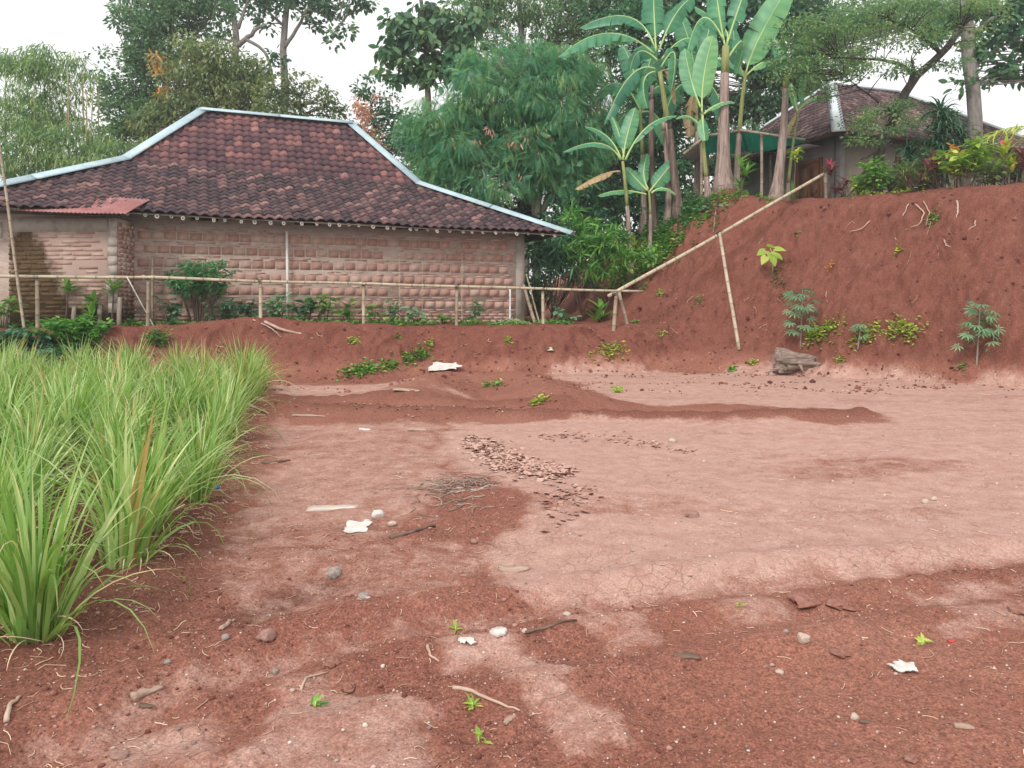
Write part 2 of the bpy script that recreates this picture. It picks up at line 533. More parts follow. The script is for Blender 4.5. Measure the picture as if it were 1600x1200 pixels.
def ground_material():
    m, nt, b = new_mat('red_soil')
    a = attr(nt, 'tint'); sep = N(nt, 'SeparateColor'); nt.links.new(a.outputs['Color'], sep.inputs[0])
    pos = geo_pos(nt)
    big = noise(nt, 0.9, 5, 0.6, pos)
    mid = noise(nt, 6.0, 6, 0.65, pos)
    grain = noise(nt, 95.0, 4, 0.7, pos)
    grain2 = noise(nt, 38.0, 5, 0.7, pos)
    base = ramp(nt, big.outputs['Fac'], [(0.3, (0.255, 0.103, 0.073)), (0.5, (0.295, 0.128, 0.092)), (0.72, (0.335, 0.158, 0.115))])
    base = mix(nt, math_(nt, 'MULTIPLY', sep.outputs[1], 0.5), base, (0.195, 0.075, 0.056))
    base = mix(nt, math_(nt, 'MULTIPLY', sep.outputs[2], 0.75), base, (0.085, 0.034, 0.025))
    palec = ramp(nt, mid.outputs['Fac'], [(0.3, (0.40, 0.225, 0.182)), (0.6, (0.485, 0.305, 0.256)), (0.8, (0.53, 0.35, 0.30))])
    mid2 = noise(nt, 17.0, 5, 0.7, pos)
    pf = math_(nt, 'ADD', sep.outputs[0], math_(nt, 'MULTIPLY', math_(nt, 'SUBTRACT', mid.outputs['Fac'], 0.5), 0.9))
    pf = math_(nt, 'ADD', pf, math_(nt, 'MULTIPLY', math_(nt, 'SUBTRACT', mid2.outputs['Fac'], 0.5), 0.55))
    pf = ramp(nt, pf, [(0.16, 0.0), (0.40, 0.55), (0.72, 1.0)])
    col = mix(nt, pf, base, palec)
    # weathered streaks and clods on the cut banks
    mpb = N(nt, 'Mapping'); mpb.inputs['Scale'].default_value = (3.2, 3.2, 1.3); nt.links.new(pos, mpb.inputs['Vector'])
    stk = noise(nt, 1.6, 8, 0.72, mpb.outputs[0], 0.4)
    bankc = ramp(nt, stk.outputs['Fac'], [(0.26, (0.105, 0.038, 0.030)), (0.42, (0.180, 0.064, 0.048)), (0.58, (0.215, 0.080, 0.060)), (0.78, (0.28, 0.122, 0.09))])
    fleck = ramp(nt, noise(nt, 21.0, 5, 0.7, pos).outputs['Fac'], [(0.58, 0.0), (0.66, 0.5)])
    bankc = mix(nt, fleck, bankc, (0.33, 0.155, 0.115))
    col = mix(nt, math_(nt, 'MULTIPLY', a.outputs['Alpha'], 0.85), col, bankc)
    # pale and dark grains
    g1 = ramp(nt, grain.outputs['Fac'], [(0.30, 0.48), (0.5, 0.97), (0.70, 1.65)])
    g2 = ramp(nt, grain2.outputs['Fac'], [(0.32, 0.68), (0.5, 1.0), (0.7, 1.3)])
    gs = math_(nt, 'SUBTRACT', 1.0, math_(nt, 'MULTIPLY', sep.outputs[0], 0.6))
    col = mix(nt, gs, col, g1, 'MULTIPLY')
    col = mix(nt, gs, col, g2, 'MULTIPLY')
    # mud cracks where the silt dried
    wp = N(nt, 'Mapping'); nt.links.new(pos, wp.inputs['Vector'])
    wob = noise(nt, 5.0, 3, 0.6, pos)
    wv = N(nt, 'VectorMath', operation='MULTIPLY_ADD'); nt.links.new(wob.outputs['Color'], wv.inputs[0])
    wv.inputs[1].default_value = (0.14, 0.14, 0.0); nt.links.new(pos, wv.inputs[2])
    vo = N(nt, 'TexVoronoi', feature='DISTANCE_TO_EDGE', Scale=11.5); nt.links.new(wv.outputs[0], vo.inputs['Vector'])
    crack = ramp(nt, vo.outputs['Distance'], [(0.0, 1.0), (0.018, 0.5), (0.036, 0.0)])
    cmask = math_(nt, 'MULTIPLY', ramp(nt, noise(nt, 1.3, 3, 0.6, pos).outputs['Fac'], [(0.44, 0.0), (0.56, 1.0)]), ramp(nt, sep.outputs[0], [(0.25, 0.0), (0.5, 1.0)]))
    cf = math_(nt, 'MULTIPLY', crack, cmask)
    col = mix(nt, math_(nt, 'MULTIPLY', cf, 0.42), col, (0.13, 0.055, 0.043))
    nt.links.new(col, b.inputs['Base Color'])
    b.inputs['Roughness'].default_value = 0.95
    b.inputs['Specular IOR Level'].default_value = 0.12
    n1 = bump(nt, b, math_(nt, 'SUBTRACT', 1.0, cf), 0.4, 0.010)
    n2 = bump(nt, b, grain2.outputs['Fac'], 0.55, 0.02, n1)
    n3 = bump(nt, b, grain.outputs['Fac'], 0.45, 0.010, n2)
    bump(nt, b, math_(nt, 'MULTIPLY', stk.outputs['Fac'], a.outputs['Alpha']), 0.8, 0.09, n3)
    return m

MAT_SOIL = ground_material()
ground_obj = link('ground', mesh_np('ground', P.reshape(-1, 3), GF, MAT_SOIL, True, gt))
tag(ground_obj, None, None, kind='structure')

_ground_exact = ground
def ground(x, y, detail=True):
    """height of the finished sheet, read back from its grid"""
    x = np.asarray(x, float); y = np.asarray(y, float)
    r = np.clip(np.searchsorted(rows, y) - 1, 0, nr - 2)
    fy = np.clip((y - rows[r]) / (rows[r + 1] - rows[r]), 0, 1)
    def col(ri):
        u = np.clip((x / half[ri] + 1) * .5 * (ncol - 1), 0, ncol - 1.001); c = u.astype(int); f = u - c
        return GZ[ri, c] * (1 - f) + GZ[ri, c + 1] * f
    return col(r) * (1 - fy) + col(r + 1) * fy

# ------------------------------------------------------------------ the long brick house
def tile_mat(name, stops, lichen):
    m, nt, b = new_mat(name)
    r = math_(nt, 'FRACT', math_(nt, 'ADD', N(nt, 'ObjectInfo').outputs['Random'], attr(nt, 'tint').outputs['Fac']))
    pos = geo_pos(nt)
    n1 = noise(nt, 1.1, 4, 0.6, pos); n2 = noise(nt, 14.0, 5, 0.65, pos)
    r = math_(nt, 'ADD', math_(nt, 'MULTIPLY', r, 0.9), 0.08)
    f = math_(nt, 'ADD', r, math_(nt, 'MULTIPLY', math_(nt, 'SUBTRACT', n1.outputs['Fac'], 0.5), 0.25))
    f = math_(nt, 'ADD', f, math_(nt, 'MULTIPLY', math_(nt, 'SUBTRACT', n2.outputs['Fac'], 0.5), 0.6), True)
    col = ramp(nt, f, stops)
    li = ramp(nt, noise(nt, 5.0, 5, 0.7, pos).outputs['Fac'], [(0.60, 0.0), (0.72, lichen)])
    col = mix(nt, li, col, (0.30, 0.25, 0.24))
    nt.links.new(col, b.inputs['Base Color'])
    b.inputs['Roughness'].default_value = 0.85
    bump(nt, b, n2.outputs['Fac'], 0.4, 0.01)
    return m

MAT_TILE_UP = tile_mat('roof_tile_upper', [(0.0, (0.062, 0.038, 0.048)), (0.45, (0.110, 0.058, 0.067)), (0.75, (0.155, 0.074, 0.078)), (0.92, (0.23, 0.108, 0.103)), (1.0, (0.31, 0.155, 0.142))], 0.3)
MAT_TILE_LOW = tile_mat('roof_tile_lower', [(0.0, (0.040, 0.030, 0.036)), (0.5, (0.080, 0.051, 0.058)), (0.8, (0.13, 0.073, 0.077)), (0.95, (0.19, 0.105, 0.10)), (1.0, (0.29, 0.17, 0.155))], 0.4)
MAT_ZINC = simple_mat('zinc_sheet', [(0.30, 0.42, 0.48), (0.40, 0.53, 0.59), (0.48, 0.60, 0.65)], 3.0, 0.45, 0.1, 0.004, spec=0.5)
MAT_BRICK = simple_mat('red_brick', [(0.36, 0.21, 0.175), (0.41, 0.24, 0.20), (0.45, 0.285, 0.24), (0.48, 0.35, 0.30)], 9.0, 0.95, 0.15, 0.004, rand=0.45)
MAT_WOOD_DARK = simple_mat('old_timber', [(0.035, 0.022, 0.016), (0.07, 0.045, 0.03)], 8.0, 0.9, 0.4, 0.01)
MAT_CONCRETE = simple_mat('grey_concrete', [(0.26, 0.22, 0.19), (0.36, 0.31, 0.28), (0.42, 0.37, 0.33)], 5.0, 0.95, 0.5, 0.01)
MAT_WHITE = simple_mat('white_plastic', [(0.62, 0.60, 0.57), (0.76, 0.74, 0.71)], 6.0, 0.6, 0.15, 0.004)

def mortar_mat():
    m, nt, b = new_mat('smeared_mortar')
    pos = geo_pos(nt)
    mp = N(nt, 'Mapping'); mp.inputs['Scale'].default_value = (1.0, 1.0, 3.2); nt.links.new(pos, mp.inputs['Vector'])
    n1 = noise(nt, 3.0, 6, 0.65, mp.outputs[0]); n2 = noise(nt, 22.0, 5, 0.7, mp.outputs[0])
    col = ramp(nt, n1.outputs['Fac'], [(0.28, (0.30, 0.205, 0.17)), (0.42, (0.44, 0.335, 0.285)), (0.62, (0.52, 0.42, 0.37)), (0.8, (0.45, 0.32, 0.27))])
    col = mix(nt, 0.6, col, ramp(nt, n2.outputs['Fac'], [(0.3, 0.6), (0.6, 1.15)]), 'MULTIPLY')
    # damp and moss creeping up from the ground
    z = N(nt, 'SeparateXYZ'); nt.links.new(pos, z.inputs[0])
    lowf = math_(nt, 'SUBTRACT', 1.0, math_(nt, 'MULTIPLY', math_(nt, 'SUBTRACT', z.outputs[2], 1.12), 4.5), True)
    lowf = math_(nt, 'MULTIPLY', lowf, math_(nt, 'ADD', n1.outputs['Fac'], 0.35), True)
    col = mix(nt, math_(nt, 'MULTIPLY', lowf, 0.75), col, (0.15, 0.085, 0.05))
    nt.links.new(col, b.inputs['Base Color'])
    b.inputs['Roughness'].default_value = 0.95
    n = bump(nt, b, n2.outputs['Fac'], 0.5, 0.010)
    bump(nt, b, n1.outputs['Fac'], 0.3, 0.02, n)
    return m
MAT_MORTAR = mortar_mat()

HU = np.array([0.926, 0.3775]); HM = np.array([-0.3775, 0.926])
HE = np.array([1.51, 21.23]); TZ = 1.13
H_ROT = math.atan2(HU[1], HU[0])
house = thing('brick_house', 'long brick house with dark tiled two-pitch roof and pale blue metal ridge caps', 'house', (HE[0], HE[1], TZ), H_ROT)

SL, PB, PR = 14.5, 3.29, 5.02
def z_eave(s): return 3.62 + 0.11 * s / SL - TZ + 0.02 * np.sin(s * 1.3)
def z_break(s): return 5.26 + 0.16 * (s - 3.29) / 7.9 - TZ
Z_RIDGE = 7.28 - TZ
S_BR, S_BL, S_RR, S_RL = 3.29, 11.2, 5.02, 9.33

def roof_front(s, p):
    """roof surface height in house coordinates"""
    if p <= PB:
        return z_eave(s) + (z_break(s) - z_eave(s)) * p / PB - 0.05 * math.sin(math.pi * p / PB)
    return z_break(s) + (Z_RIDGE - z_break(s)) * (p - PB) / (PR - PB)

def tile_mesh(name, w, L, mat, amp, tint=0.0):
    k = 8
    xs = np.linspace(-0.5, 0.5, k)
    zs = amp * np.sin(xs * 2 * math.pi) + amp * 0.25 * np.sin(xs * 4 * math.pi + 0.6)
    V = []
    for y, dz in ((0.0, 0.02), (L * 0.5, 0.006), (L, -0.012)):
        V += [(x * w * 1.06, y, z + dz) for x, z in zip(xs, zs)]
    V += [(x * w * 1.06, 0.004, z + 0.02 - 0.022) for x, z in zip(xs, zs)]
    F = [[r * k + i, r * k + i + 1, (r + 1) * k + i + 1, (r + 1) * k + i] for r in range(2) for i in range(k - 1)]
    F += [[3 * k + i, 3 * k + i + 1, i + 1, i] for i in range(k - 1)]
    return np.array(V), F

def roof_tiles(parent_roof, n_single):
    w, ex, L = 0.238, 0.262, 0.33
    TV, TF = tile_mesh('tile', w, L, None, 0.026)
    tiles = []
    def rows_of(p0, p1, zfun0, slope_len, upper):
        n = int(slope_len / ex + 0.5)
        for r in range(n):
            p = p0 + (p1 - p0) * r / n
            lo = np.interp(p, [0, PB, PR], [0, S_BR, S_RR]); hi = np.interp(p, [0, PB, PR], [SL, S_BL, S_RL])
            for c in range(int(SL / w) + 1):
                s = 0.06 + c * w + (0.0 if upper else 0.0)
                if s < lo - 0.03 or s > hi + 0.03: continue
                e = 0.02
                a = np.array([-s, p, roof_front(s, p)]); q = np.array([-s, min(p + 0.25, p1), roof_front(s, min(p + 0.25, p1 - 1e-4))])
                up = unit(q - a) if np.linalg.norm(q - a) > 1e-3 else np.array([0, 0.75, 0.66])
                ax = unit(np.array([-0.3, 0, roof_front(s + 0.3, p) - roof_front(s, p)])) * -1
                up = unit(up + rng.normal(0, 0.012, 3)); ax = unit(ax + rng.normal(0, 0.012, 3))
                nz = unit(np.cross(ax, up)); ax = np.cross(up, nz)
                M = np.stack([ax, up, nz], 1)
                pos = a + nz * (0.045 + rng.normal(0, 0.003)) - up * 0.05 + ax * rng.normal(0, 0.006)
                tiles.append((upper, s, p, M, pos))
    rows_of(PB, PR, None, 2.69, True)
    rows_of(0.0, PB, None, 3.70, False)
    # the ones that show largest: the steep upper field, then the near end of the lower one
    order = sorted(range(len(tiles)), key=lambda i: (0 if tiles[i][0] else 1, -tiles[i][1]))
    single = set(order[:n_single])
    me_up = mesh_np('roof_tile', TV, TF, MAT_TILE_UP, True, np.zeros(len(TV)))
    me_lo = mesh_np('roof_tile_low', TV, TF, MAT_TILE_LOW, True, np.zeros(len(TV)))
    rest = MB()
    for i, (upper, s, p, M, pos) in enumerate(tiles):
        if i in single:
            o = link('roof_tile', me_up if upper else me_lo, parent_roof, pos, Matrix(M.tolist()).to_euler())
        else:
            rest.add(TV @ M.T + pos, TF, float(rng.random()))
    o = rest.build('roof_tiles_field', MAT_TILE_LOW, parent_roof, True)
    o['kind'] = 'stuff'

def build_house():
    # roof deck: front, sides and back, a little under the tiles
    d = MB()
    L = lambda s, p, z: (-s, p, z - 0.02)
    PBk, PEk = 2 * PR - PB, 2 * PR
    ze, zb = z_eave, z_break
    n = 10
    for i in range(n):
        s0, s1 = SL * i / n, SL * (i + 1) / n
        b0, b1 = S_BR + (S_BL - S_BR) * i / n, S_BR + (S_BL - S_BR) * (i + 1) / n
        r0, r1 = S_RR + (S_RL - S_RR) * i / n, S_RR + (S_RL - S_RR) * (i + 1) / n
        m0, m1 = (s0 + b0) / 2, (s1 + b1) / 2
        d.add([L(s0, 0, ze(s0)), L(s1, 0, ze(s1)), L(m1, PB / 2, (ze(s1) + zb(b1)) / 2 - .05), L(m0, PB / 2, (ze(s0) + zb(b0)) / 2 - .05), L(b1, PB, zb(b1)), L(b0, PB, zb(b0)), L(r1, PR, Z_RIDGE), L(r0, PR, Z_RIDGE)],
              [[1, 0, 3, 2], [2, 3, 5, 4], [4, 5, 7, 6]])
        d.add([L(s0, PEk, ze(s0)), L(s1, PEk, ze(s1)), L(b1, PBk, zb(b1)), L(b0, PBk, zb(b0)), L(r1, PR, Z_RIDGE), L(r0, PR, Z_RIDGE)], [[0, 1, 2, 3], [3, 2, 4, 5]])
    d.add([L(0, 0, ze(0)), L(0, PEk, ze(0)), L(S_BR, PBk, zb(S_BR)), L(S_BR, PB, zb(S_BR)), L(S_RR, PR, Z_RIDGE)], [[0, 1, 2, 3], [3, 2, 4]])
    d.add([L(SL, 0, ze(SL)), L(SL, PEk, ze(SL)), L(S_BL, PBk, zb(S_BL)), L(S_BL, PB, zb(S_BL)), L(S_RL, PR, Z_RIDGE)], [[1, 0, 3, 2], [2, 3, 4]])
    roof = d.build('roof', MAT_TILE_LOW, house)
    roof_tiles(roof, 300)
    # folded metal caps over hips and ridge
    def cap(pts, w=0.2):
        k = MB()
        for a, b in zip(pts[:-1], pts[1:]):
            a, b = np.array(a), np.array(b)
            dd = unit(b - a); sd = unit(np.cross(dd, (0, 0, 1))); up = np.cross(sd, dd)
            a = a - dd * 0.03; b = b + dd * 0.03
            prof = [(-w - 0.02, -0.06), (-w, -0.025), (-0.05, 0.055), (0.05, 0.055), (w, -0.025), (w + 0.02, -0.06)]
            V = [q + sd * x + up * (z + 0.075) for q in (a, b) for x, z in prof]
            V += [q + sd * x * 0.97 + up * (z + 0.07) for q in (a, b) for x, z in prof]
            F = [[i, i + 1, 7 + i, 6 + i] for i in range(5)] + [[18 + i, 19 + i, 13 + i, 12 + i] for i in range(5)]
            F += [[0, 6, 18, 12], [5, 17, 23, 11]] + [[i + 1, i, 12 + i, 13 + i] for i in range(5)] + [[6 + i, 7 + i, 19 + i, 18 + i] for i in range(5)]
            k.add(V, F)
        return k.build('ridge_cap', MAT_ZINC, house)
    G = lambda s, p, z: (-s, p, z)
    er, br, rr = G(-0.1, -0.1, ze(0) - 0.05), G(S_BR, PB, zb(S_BR)), G(S_RR, PR, Z_RIDGE)
    el, bl, rl = G(SL, 0, ze(SL)), G(S_BL, PB, zb(S_BL)), G(S_RL, PR, Z_RIDGE)
    mid = lambda a, b, t: tuple(np.array(a) * (1 - t) + np.array(b) * t)
    cap([er, mid(er, br, .5)]); cap([mid(er, br, .5), br]); cap([br, rr]); cap([rr, mid(rr, rl, .5)]); cap([mid(rr, rl, .5), rl]); cap([rl, bl]); cap([bl, mid(bl, el, .55)]); cap([mid(bl, el, .55), el])
    cap([G(0, PEk, ze(0)), G(S_BR, PBk, zb(S_BR)), rr]); cap([G(SL, PEk, ze(SL)), G(S_BL, PBk, zb(S_BL)), rl])
    # brick wall: mortared body, the big bricks one by one, the thin smeared courses as one mass
    X0, X1, Y0, Y1, HT = -13.6, -1.0, 0.72, 9.3, 2.62
    wb = MB()
    wb.box((X0, Y0, -0.35), (X1 - 0.22, Y0 + 0.16, HT)); wb.box((X0, Y1 - .16, -0.35), (X1, Y1, HT)); wb.box((X1 - 0.16, Y0 + .24, -0.35), (X1, Y1 - .16, HT)); wb.box((X0, Y0 + .16, -0.35), (X0 + .16, Y1 - .16, HT))
    wall = wb.build('wall', MAT_MORTAR, house)
    bm = [MB() for _ in range(4)]
    brick_me = []
    for q in bm:
        q.box((-0.132, -0.003, -0.09), (0.132, 0.03, 0.09), 0.0, 0.0025)
        brick_me.append(q.mesh('brick', MAT_BRICK))
    thin = MB()
    z = 0.05
    for j in range(3):                                   # rough exposed footing
        x = -10.9
        while x < X1 - .3:
            l = rng.uniform(.2, .28)
            thin.box((x, Y0 - rng.uniform(.012, .03), z), (x + l, Y0 + .02, z + .062), float(rng.random()), 0.006); x += l + .02
        z += .085
    for j in range(7):
        for t in range(2):                               # two thin courses half hidden in mortar
            x = -10.9 + rng.uniform(-.2, 0)
            while x < X1 - .35:
                l = rng.uniform(.12, .5)
                if rng.random() < 0.8:
                    thin.box((x, Y0 - rng.uniform(.002, .010), z + rng.uniform(-.004, .004)), (x + l, Y0 + .02, z + .035 + rng.uniform(-.008, .008)), float(rng.random()), 0.006)
                x += l + rng.uniform(.02, .3)
            z += .052
        z += .01
        if z + .2 > HT - .12: break
        x = -10.75 + (0.14 if j % 2 else 0)
        while x < X1 - .42:
            if rng.random() < 0.96:
                link('brick', brick_me[rng.integers(4)], wall, (x, Y0 + rng.uniform(-.003, .0005), z + .1 + rng.normal(0, .004)), (0, rng.normal(0, .008), 0), (rng.uniform(.94, .99), 1, rng.uniform(.98, 1.04)))
            x += 0.282
        z += .208
    o = thin.build('thin_brick_courses', MAT_BRICK, wall); o['kind'] = 'stuff'
    p = MB(); p.box((X1 - .22, Y0 - .02, -.4), (X1 + .03, Y0 + .24, HT - .02), jit=.008); p.build('corner_pillar', MAT_CONCRETE, house)
    p = MB(); p.box((X0, Y0 - .04, HT), (X1 + .35, Y0 + .14, HT + .13)); p.build('wall_plate', MAT_WOOD_DARK, house)
    for vx in (-9.6, -7.2, -5.15, -4.5):                   # dark slots under the eave
        p = MB(); p.box((vx, Y0 - .03, HT - .11), (vx + .62, Y0 - .002, HT - .045)); p.build('vent_slot', MAT_WOOD_DARK, house)
    # bamboo rafter ends with pale cut rims
    s = 0.35
    while s < 11.0:
        k = MB()
        r = rng.uniform(.036, .05)
        zc = z_eave(s) - 0.075 - r * .4
        sl = (z_break(s) - z_eave(s)) / PB
        y0 = 0.03 + rng.uniform(-.05, .04)
        th = np.arange(8) / 8 * 2 * math.pi
        ring = lambda rad, y: [(-s + rad * math.cos(t), y, zc + sl * y + rad * math.sin(t)) for t in th]
        V = ring(r, 1.0) + ring(r, y0) + ring(r * .55, y0) + ring(r * .5, y0 + .12)
        F = [[a * 8 + i, a * 8 + (i + 1) % 8, (a + 1) * 8 + (i + 1) % 8, (a + 1) * 8 + i] for a in range(3) for i in range(8)] + [list(range(24, 32))]
        k.add(V, F, [0.1] * 8 + [0.1] * 8 + [0.2] * 8 + [0.0] * 8)
        o = k.build('rafter', MAT_RAFTER, house)
        s += rng.choice([.17, .24, .3, .36, .42])
    p = MB(); p.bar((-11.2, 0.12, z_eave(11.2) - .035), (-0.05, 0.12, z_eave(0) - .035), .05, .03); p.build('eave_batten', MAT_RAFTER, house)

def rafter_mat():
    return simple_mat('cut_bamboo', [(0.40, 0.37, 0.32), (0.55, 0.52, 0.46)], 4.0, 0.8, 0.1, 0.003)
MAT_RAFTER = rafter_mat()
build_house()

def wall_front(px, off=0.1):
    """a point in front of the long wall seen at photo column px -> plan x, y"""
    b = HE - HU * 1.0 + HM * (0.70 - off)
    k = (px - 800.0) / FPX
    t = (k * b[1] - b[0]) / (HU[0] - k * HU[1])
    return b + HU * t

# ------------------------------------------------------------------ brick lean-to at the left
K0 = np.array([-8.74, 16.98]); KD = unit(np.array([-1.0, -0.04])); KN = np.array([KD[1], -KD[0]])   # corner, run to the left, back
KROT = math.atan2(-KD[1], -KD[0])
annex = thing('brick_outbuilding', 'low stained brick lean-to under rusty corrugated sheets at the left edge', 'outbuilding', (K0[0], K0[1], TZ - .1), KROT)

def annex_brick_mat():
    m, nt, b = new_mat('stained_brick')
    pos = geo_pos(nt)
    r = math_(nt, 'FRACT', math_(nt, 'ADD', N(nt, 'ObjectInfo').outputs['Random'], attr(nt, 'tint').outputs['Fac']))
    n1 = noise(nt, 4.0, 5, 0.6, pos); n2 = noise(nt, 26.0, 5, 0.7, pos)
    f = math_(nt, 'ADD', math_(nt, 'MULTIPLY', r, 0.6), math_(nt, 'MULTIPLY', n1.outputs['Fac'], 0.5))
    col = ramp(nt, f, [(0.1, (0.26, 0.145, 0.115)), (0.4, (0.38, 0.23, 0.19)), (0.65, (0.47, 0.33, 0.285)), (1.0, (0.54, 0.41, 0.365))])
    xyz = N(nt, 'SeparateXYZ'); nt.links.new(pos, xyz.inputs[0])
    # a tongue of algae running down and spreading over the wall's foot
    wob = math_(nt, 'MULTIPLY', math_(nt, 'SUBTRACT', n1.outputs['Fac'], 0.5), 0.9)
    cx = math_(nt, 'SUBTRACT', math_(nt, 'ADD', xyz.outputs[0], wob), -10.55)
    hgt = math_(nt, 'SUBTRACT', xyz.outputs[2], 2.1)
    wid = math_(nt, 'SUBTRACT', 0.72, math_(nt, 'MULTIPLY', hgt, 0.30))
    d = math_(nt, 'SUBTRACT', wid, math_(nt, 'ABSOLUTE', math_(nt, 'ADD', cx, math_(nt, 'MULTIPLY', hgt, 0.22))))
    tong = math_(nt, 'MULTIPLY', math_(nt, 'MULTIPLY', d, 4.0, True), math_(nt, 'MULTIPLY', math_(nt, 'SUBTRACT', 3.38, math_(nt, 'ADD', xyz.outputs[2], wob)), 4.0, True))
    foot = math_(nt, 'MULTIPLY', math_(nt, 'SUBTRACT', 2.0, math_(nt, 'ADD', xyz.outputs[2], wob)), 1.6, True)
    st = math_(nt, 'MAXIMUM', tong, foot)
    scol = ramp(nt, n2.outputs['Fac'], [(0.35, (0.055, 0.032, 0.014)), (0.6, (0.115, 0.07, 0.03))])
    col = mix(nt, math_(nt, 'MULTIPLY', st, 0.95), col, scol)
    moss = math_(nt, 'MULTIPLY', math_(nt, 'SUBTRACT', 1.55, math_(nt, 'ADD', xyz.outputs[2], wob)), 1.8, True)
    col = mix(nt, math_(nt, 'MULTIPLY', moss, 0.8), col, (0.035, 0.045, 0.014))
    nt.links.new(col, b.inputs['Base Color'])
    b.inputs['Roughness'].default_value = 0.95
    bump(nt, b, n2.outputs['Fac'], 0.6, 0.012)
    return m
MAT_ABRICK = annex_brick_mat()
MAT_RUST = simple_mat('rusty_red_sheet', [(0.19, 0.062, 0.06), (0.29, 0.105, 0.10), (0.38, 0.20, 0.19)], 1.4, 0.55, 0.1, 0.003, rand=0.25, spec=0.35)
MAT_SHEET = simple_mat('bright_zinc', [(0.50, 0.46, 0.47), (0.66, 0.63, 0.64)], 2.5, 0.4, 0.1, 0.003, spec=0.5)

def build_annex():
    HT = 2.50
    w = MB(); w.box((-6.0, 0, -.3), (0, .18, HT)); w.box((-.18, .18, -.3), (0, .95, HT)); w.box((-6.0, .18, -.3), (-5.82, 1.2, HT))
    wall = w.build('wall', MAT_ABRICK, annex)
    mes = []
    for ln in (.24, .32, .40):
        q = MB(); q.box((-ln / 2, -.004, -.036), (ln / 2, .02, .036), 0.0, .003); mes.append((ln, q.mesh('brick', MAT_ABRICK)))
    z = .0
    while z < HT - .32:
        x = -3.3 + rng.uniform(0, .15)
        while x < -.28:
            ln, me = mes[rng.integers(3)]
            if x + ln > -.2: break
            if rng.random() < .93:
                link('brick', me, wall, (x + ln / 2, rng.uniform(-.005, .001), z + .045 + rng.normal(0, .005)), (0, rng.normal(0, .012), 0), (1, 1, rng.uniform(.75, 1.1)))
            x += ln + .022
        z += .098
    side = MB(); z = 0.0
    while z < HT - .1:                                   # the short return wall, in shade
        y = .05
        while y < .9:
            ln = rng.uniform(.16, .28); side.box((-.005, y, z), (rng.uniform(.006, .02), min(y + ln, .93), z + .07), float(rng.random()), .005); y += ln + .02
        z += .098
    side.build('return_wall_bricks', MAT_ABRICK, wall)['kind'] = 'stuff'
    p = MB()                                              # pale cement quoin
    k = 12
    for i in range(k):
        z0, z1 = i * HT / k, (i + 1) * HT / k
        wl = .15 + .07 * rng.random()
        if z1 > .55: p.box((-wl, -.022 - .006 * rng.random(), z0), (.012, .03, z1 + .004), float(rng.random()), .004)
    p.build('corner_render', MAT_CONCRETE, annex)
    p = MB(); p.box((-6.0, -.015, HT - .3), (-.2, .02, HT - .02), jit=.006); p.build('top_render', MAT_CONCRETE, annex)
    # corrugated sheets, each its own piece
    def sheet(x0, x1, zl, zr, mat, lift=0.0):
        nx = int((x1 - x0) / .022); rowsn = 3
        xs = np.linspace(x0, x1, nx)
        V = []
        for r in range(rowsn):
            t = r / (rowsn - 1)
            y = -.55 + 1.25 * t
            for x in xs:
                zz = np.interp(x, [x0, x1], [zl, zr]) + .50 * t + .014 * math.sin(x * 2 * math.pi / .088) + lift + .012 * math.sin(x * 2.1 + 3 * t)
                V.append((x, y + .03 * math.sin(x * 1.7), zz))
        V = np.array(V); n0 = len(V)
        V = np.concatenate([V, V - [0, 0, .004]])
        F = []
        for r in range(rowsn - 1):
            for i in range(nx - 1):
                q = [r * nx + i, r * nx + i + 1, (r + 1) * nx + i + 1, (r + 1) * nx + i]
                F.append(q); F.append([n0 + j for j in q[::-1]])
        for i in range(nx - 1): F.append([i + 1, i, n0 + i, n0 + i + 1])
        o = link('roof_sheet', mesh_np('roof_sheet', V, F, mat, True, np.full(len(V), rng.random())), annex)
        return o
    sheet(-1.9, .42, HT + .10, HT + .04, MAT_RUST)
    sheet(-2.55, -1.8, HT + .15, HT + .10, MAT_SHEET, .022)
    sheet(-4.3, -2.4, HT + .2, HT + .14, MAT_RUST, .004)
    sheet(-6.2, -4.2, HT + .24, HT + .2, MAT_RUST, .02)
    p = MB(); p.bar((-6.2, -.45, HT + .2), (.3, -.45, HT + .0), .05, .06); p.bar((-6.2, .5, HT + .52), (.3, .5, HT + .36), .05, .06); p.build('purlin', MAT_WOOD_DARK, annex)
    p = MB(); p.box((-2.52, -.06, 2.05), (-2.44, -.02, 2.4)); p.build('bracket', MAT_CONCRETE, annex)
    p = MB(); p.bar((-6.0, -.5, HT + .1), (-2.42, -.5, HT + .06), .09, .07); p.build('gutter', MAT_SHEET, annex)
build_annex()

# ------------------------------------------------------------------ bamboo rail, posts and poles
def bamboo_mat(name, cols):
    m, nt, b = new_mat(name)
    a = attr(nt, 'tint').outputs['Fac']
    pos = geo_pos(nt)
    n1 = noise(nt, 2.5, 5, 0.6, pos); n2 = noise(nt, 30.0, 4, 0.7, pos)
    col = ramp(nt, n1.outputs['Fac'], [(0.3, cols[0]), (0.5, cols[1]), (0.7, cols[2])])
    col = mix(nt, 0.5, col, ramp(nt, n2.outputs['Fac'], [(0.3, 0.65), (0.6, 1.12)]), 'MULTIPLY')
    col = mix(nt, math_(nt, 'MULTIPLY', a, 0.75), col, (0.10, 0.07, 0.045))
    nt.links.new(col, b.inputs['Base Color'])
    b.inputs['Roughness'].default_value = 0.55
    bump(nt, b, n2.outputs['Fac'], 0.2, 0.004)
    return m
MAT_BAMBOO = bamboo_mat('dry_bamboo', [(0.36, 0.28, 0.20), (0.50, 0.42, 0.31), (0.58, 0.52, 0.41)])
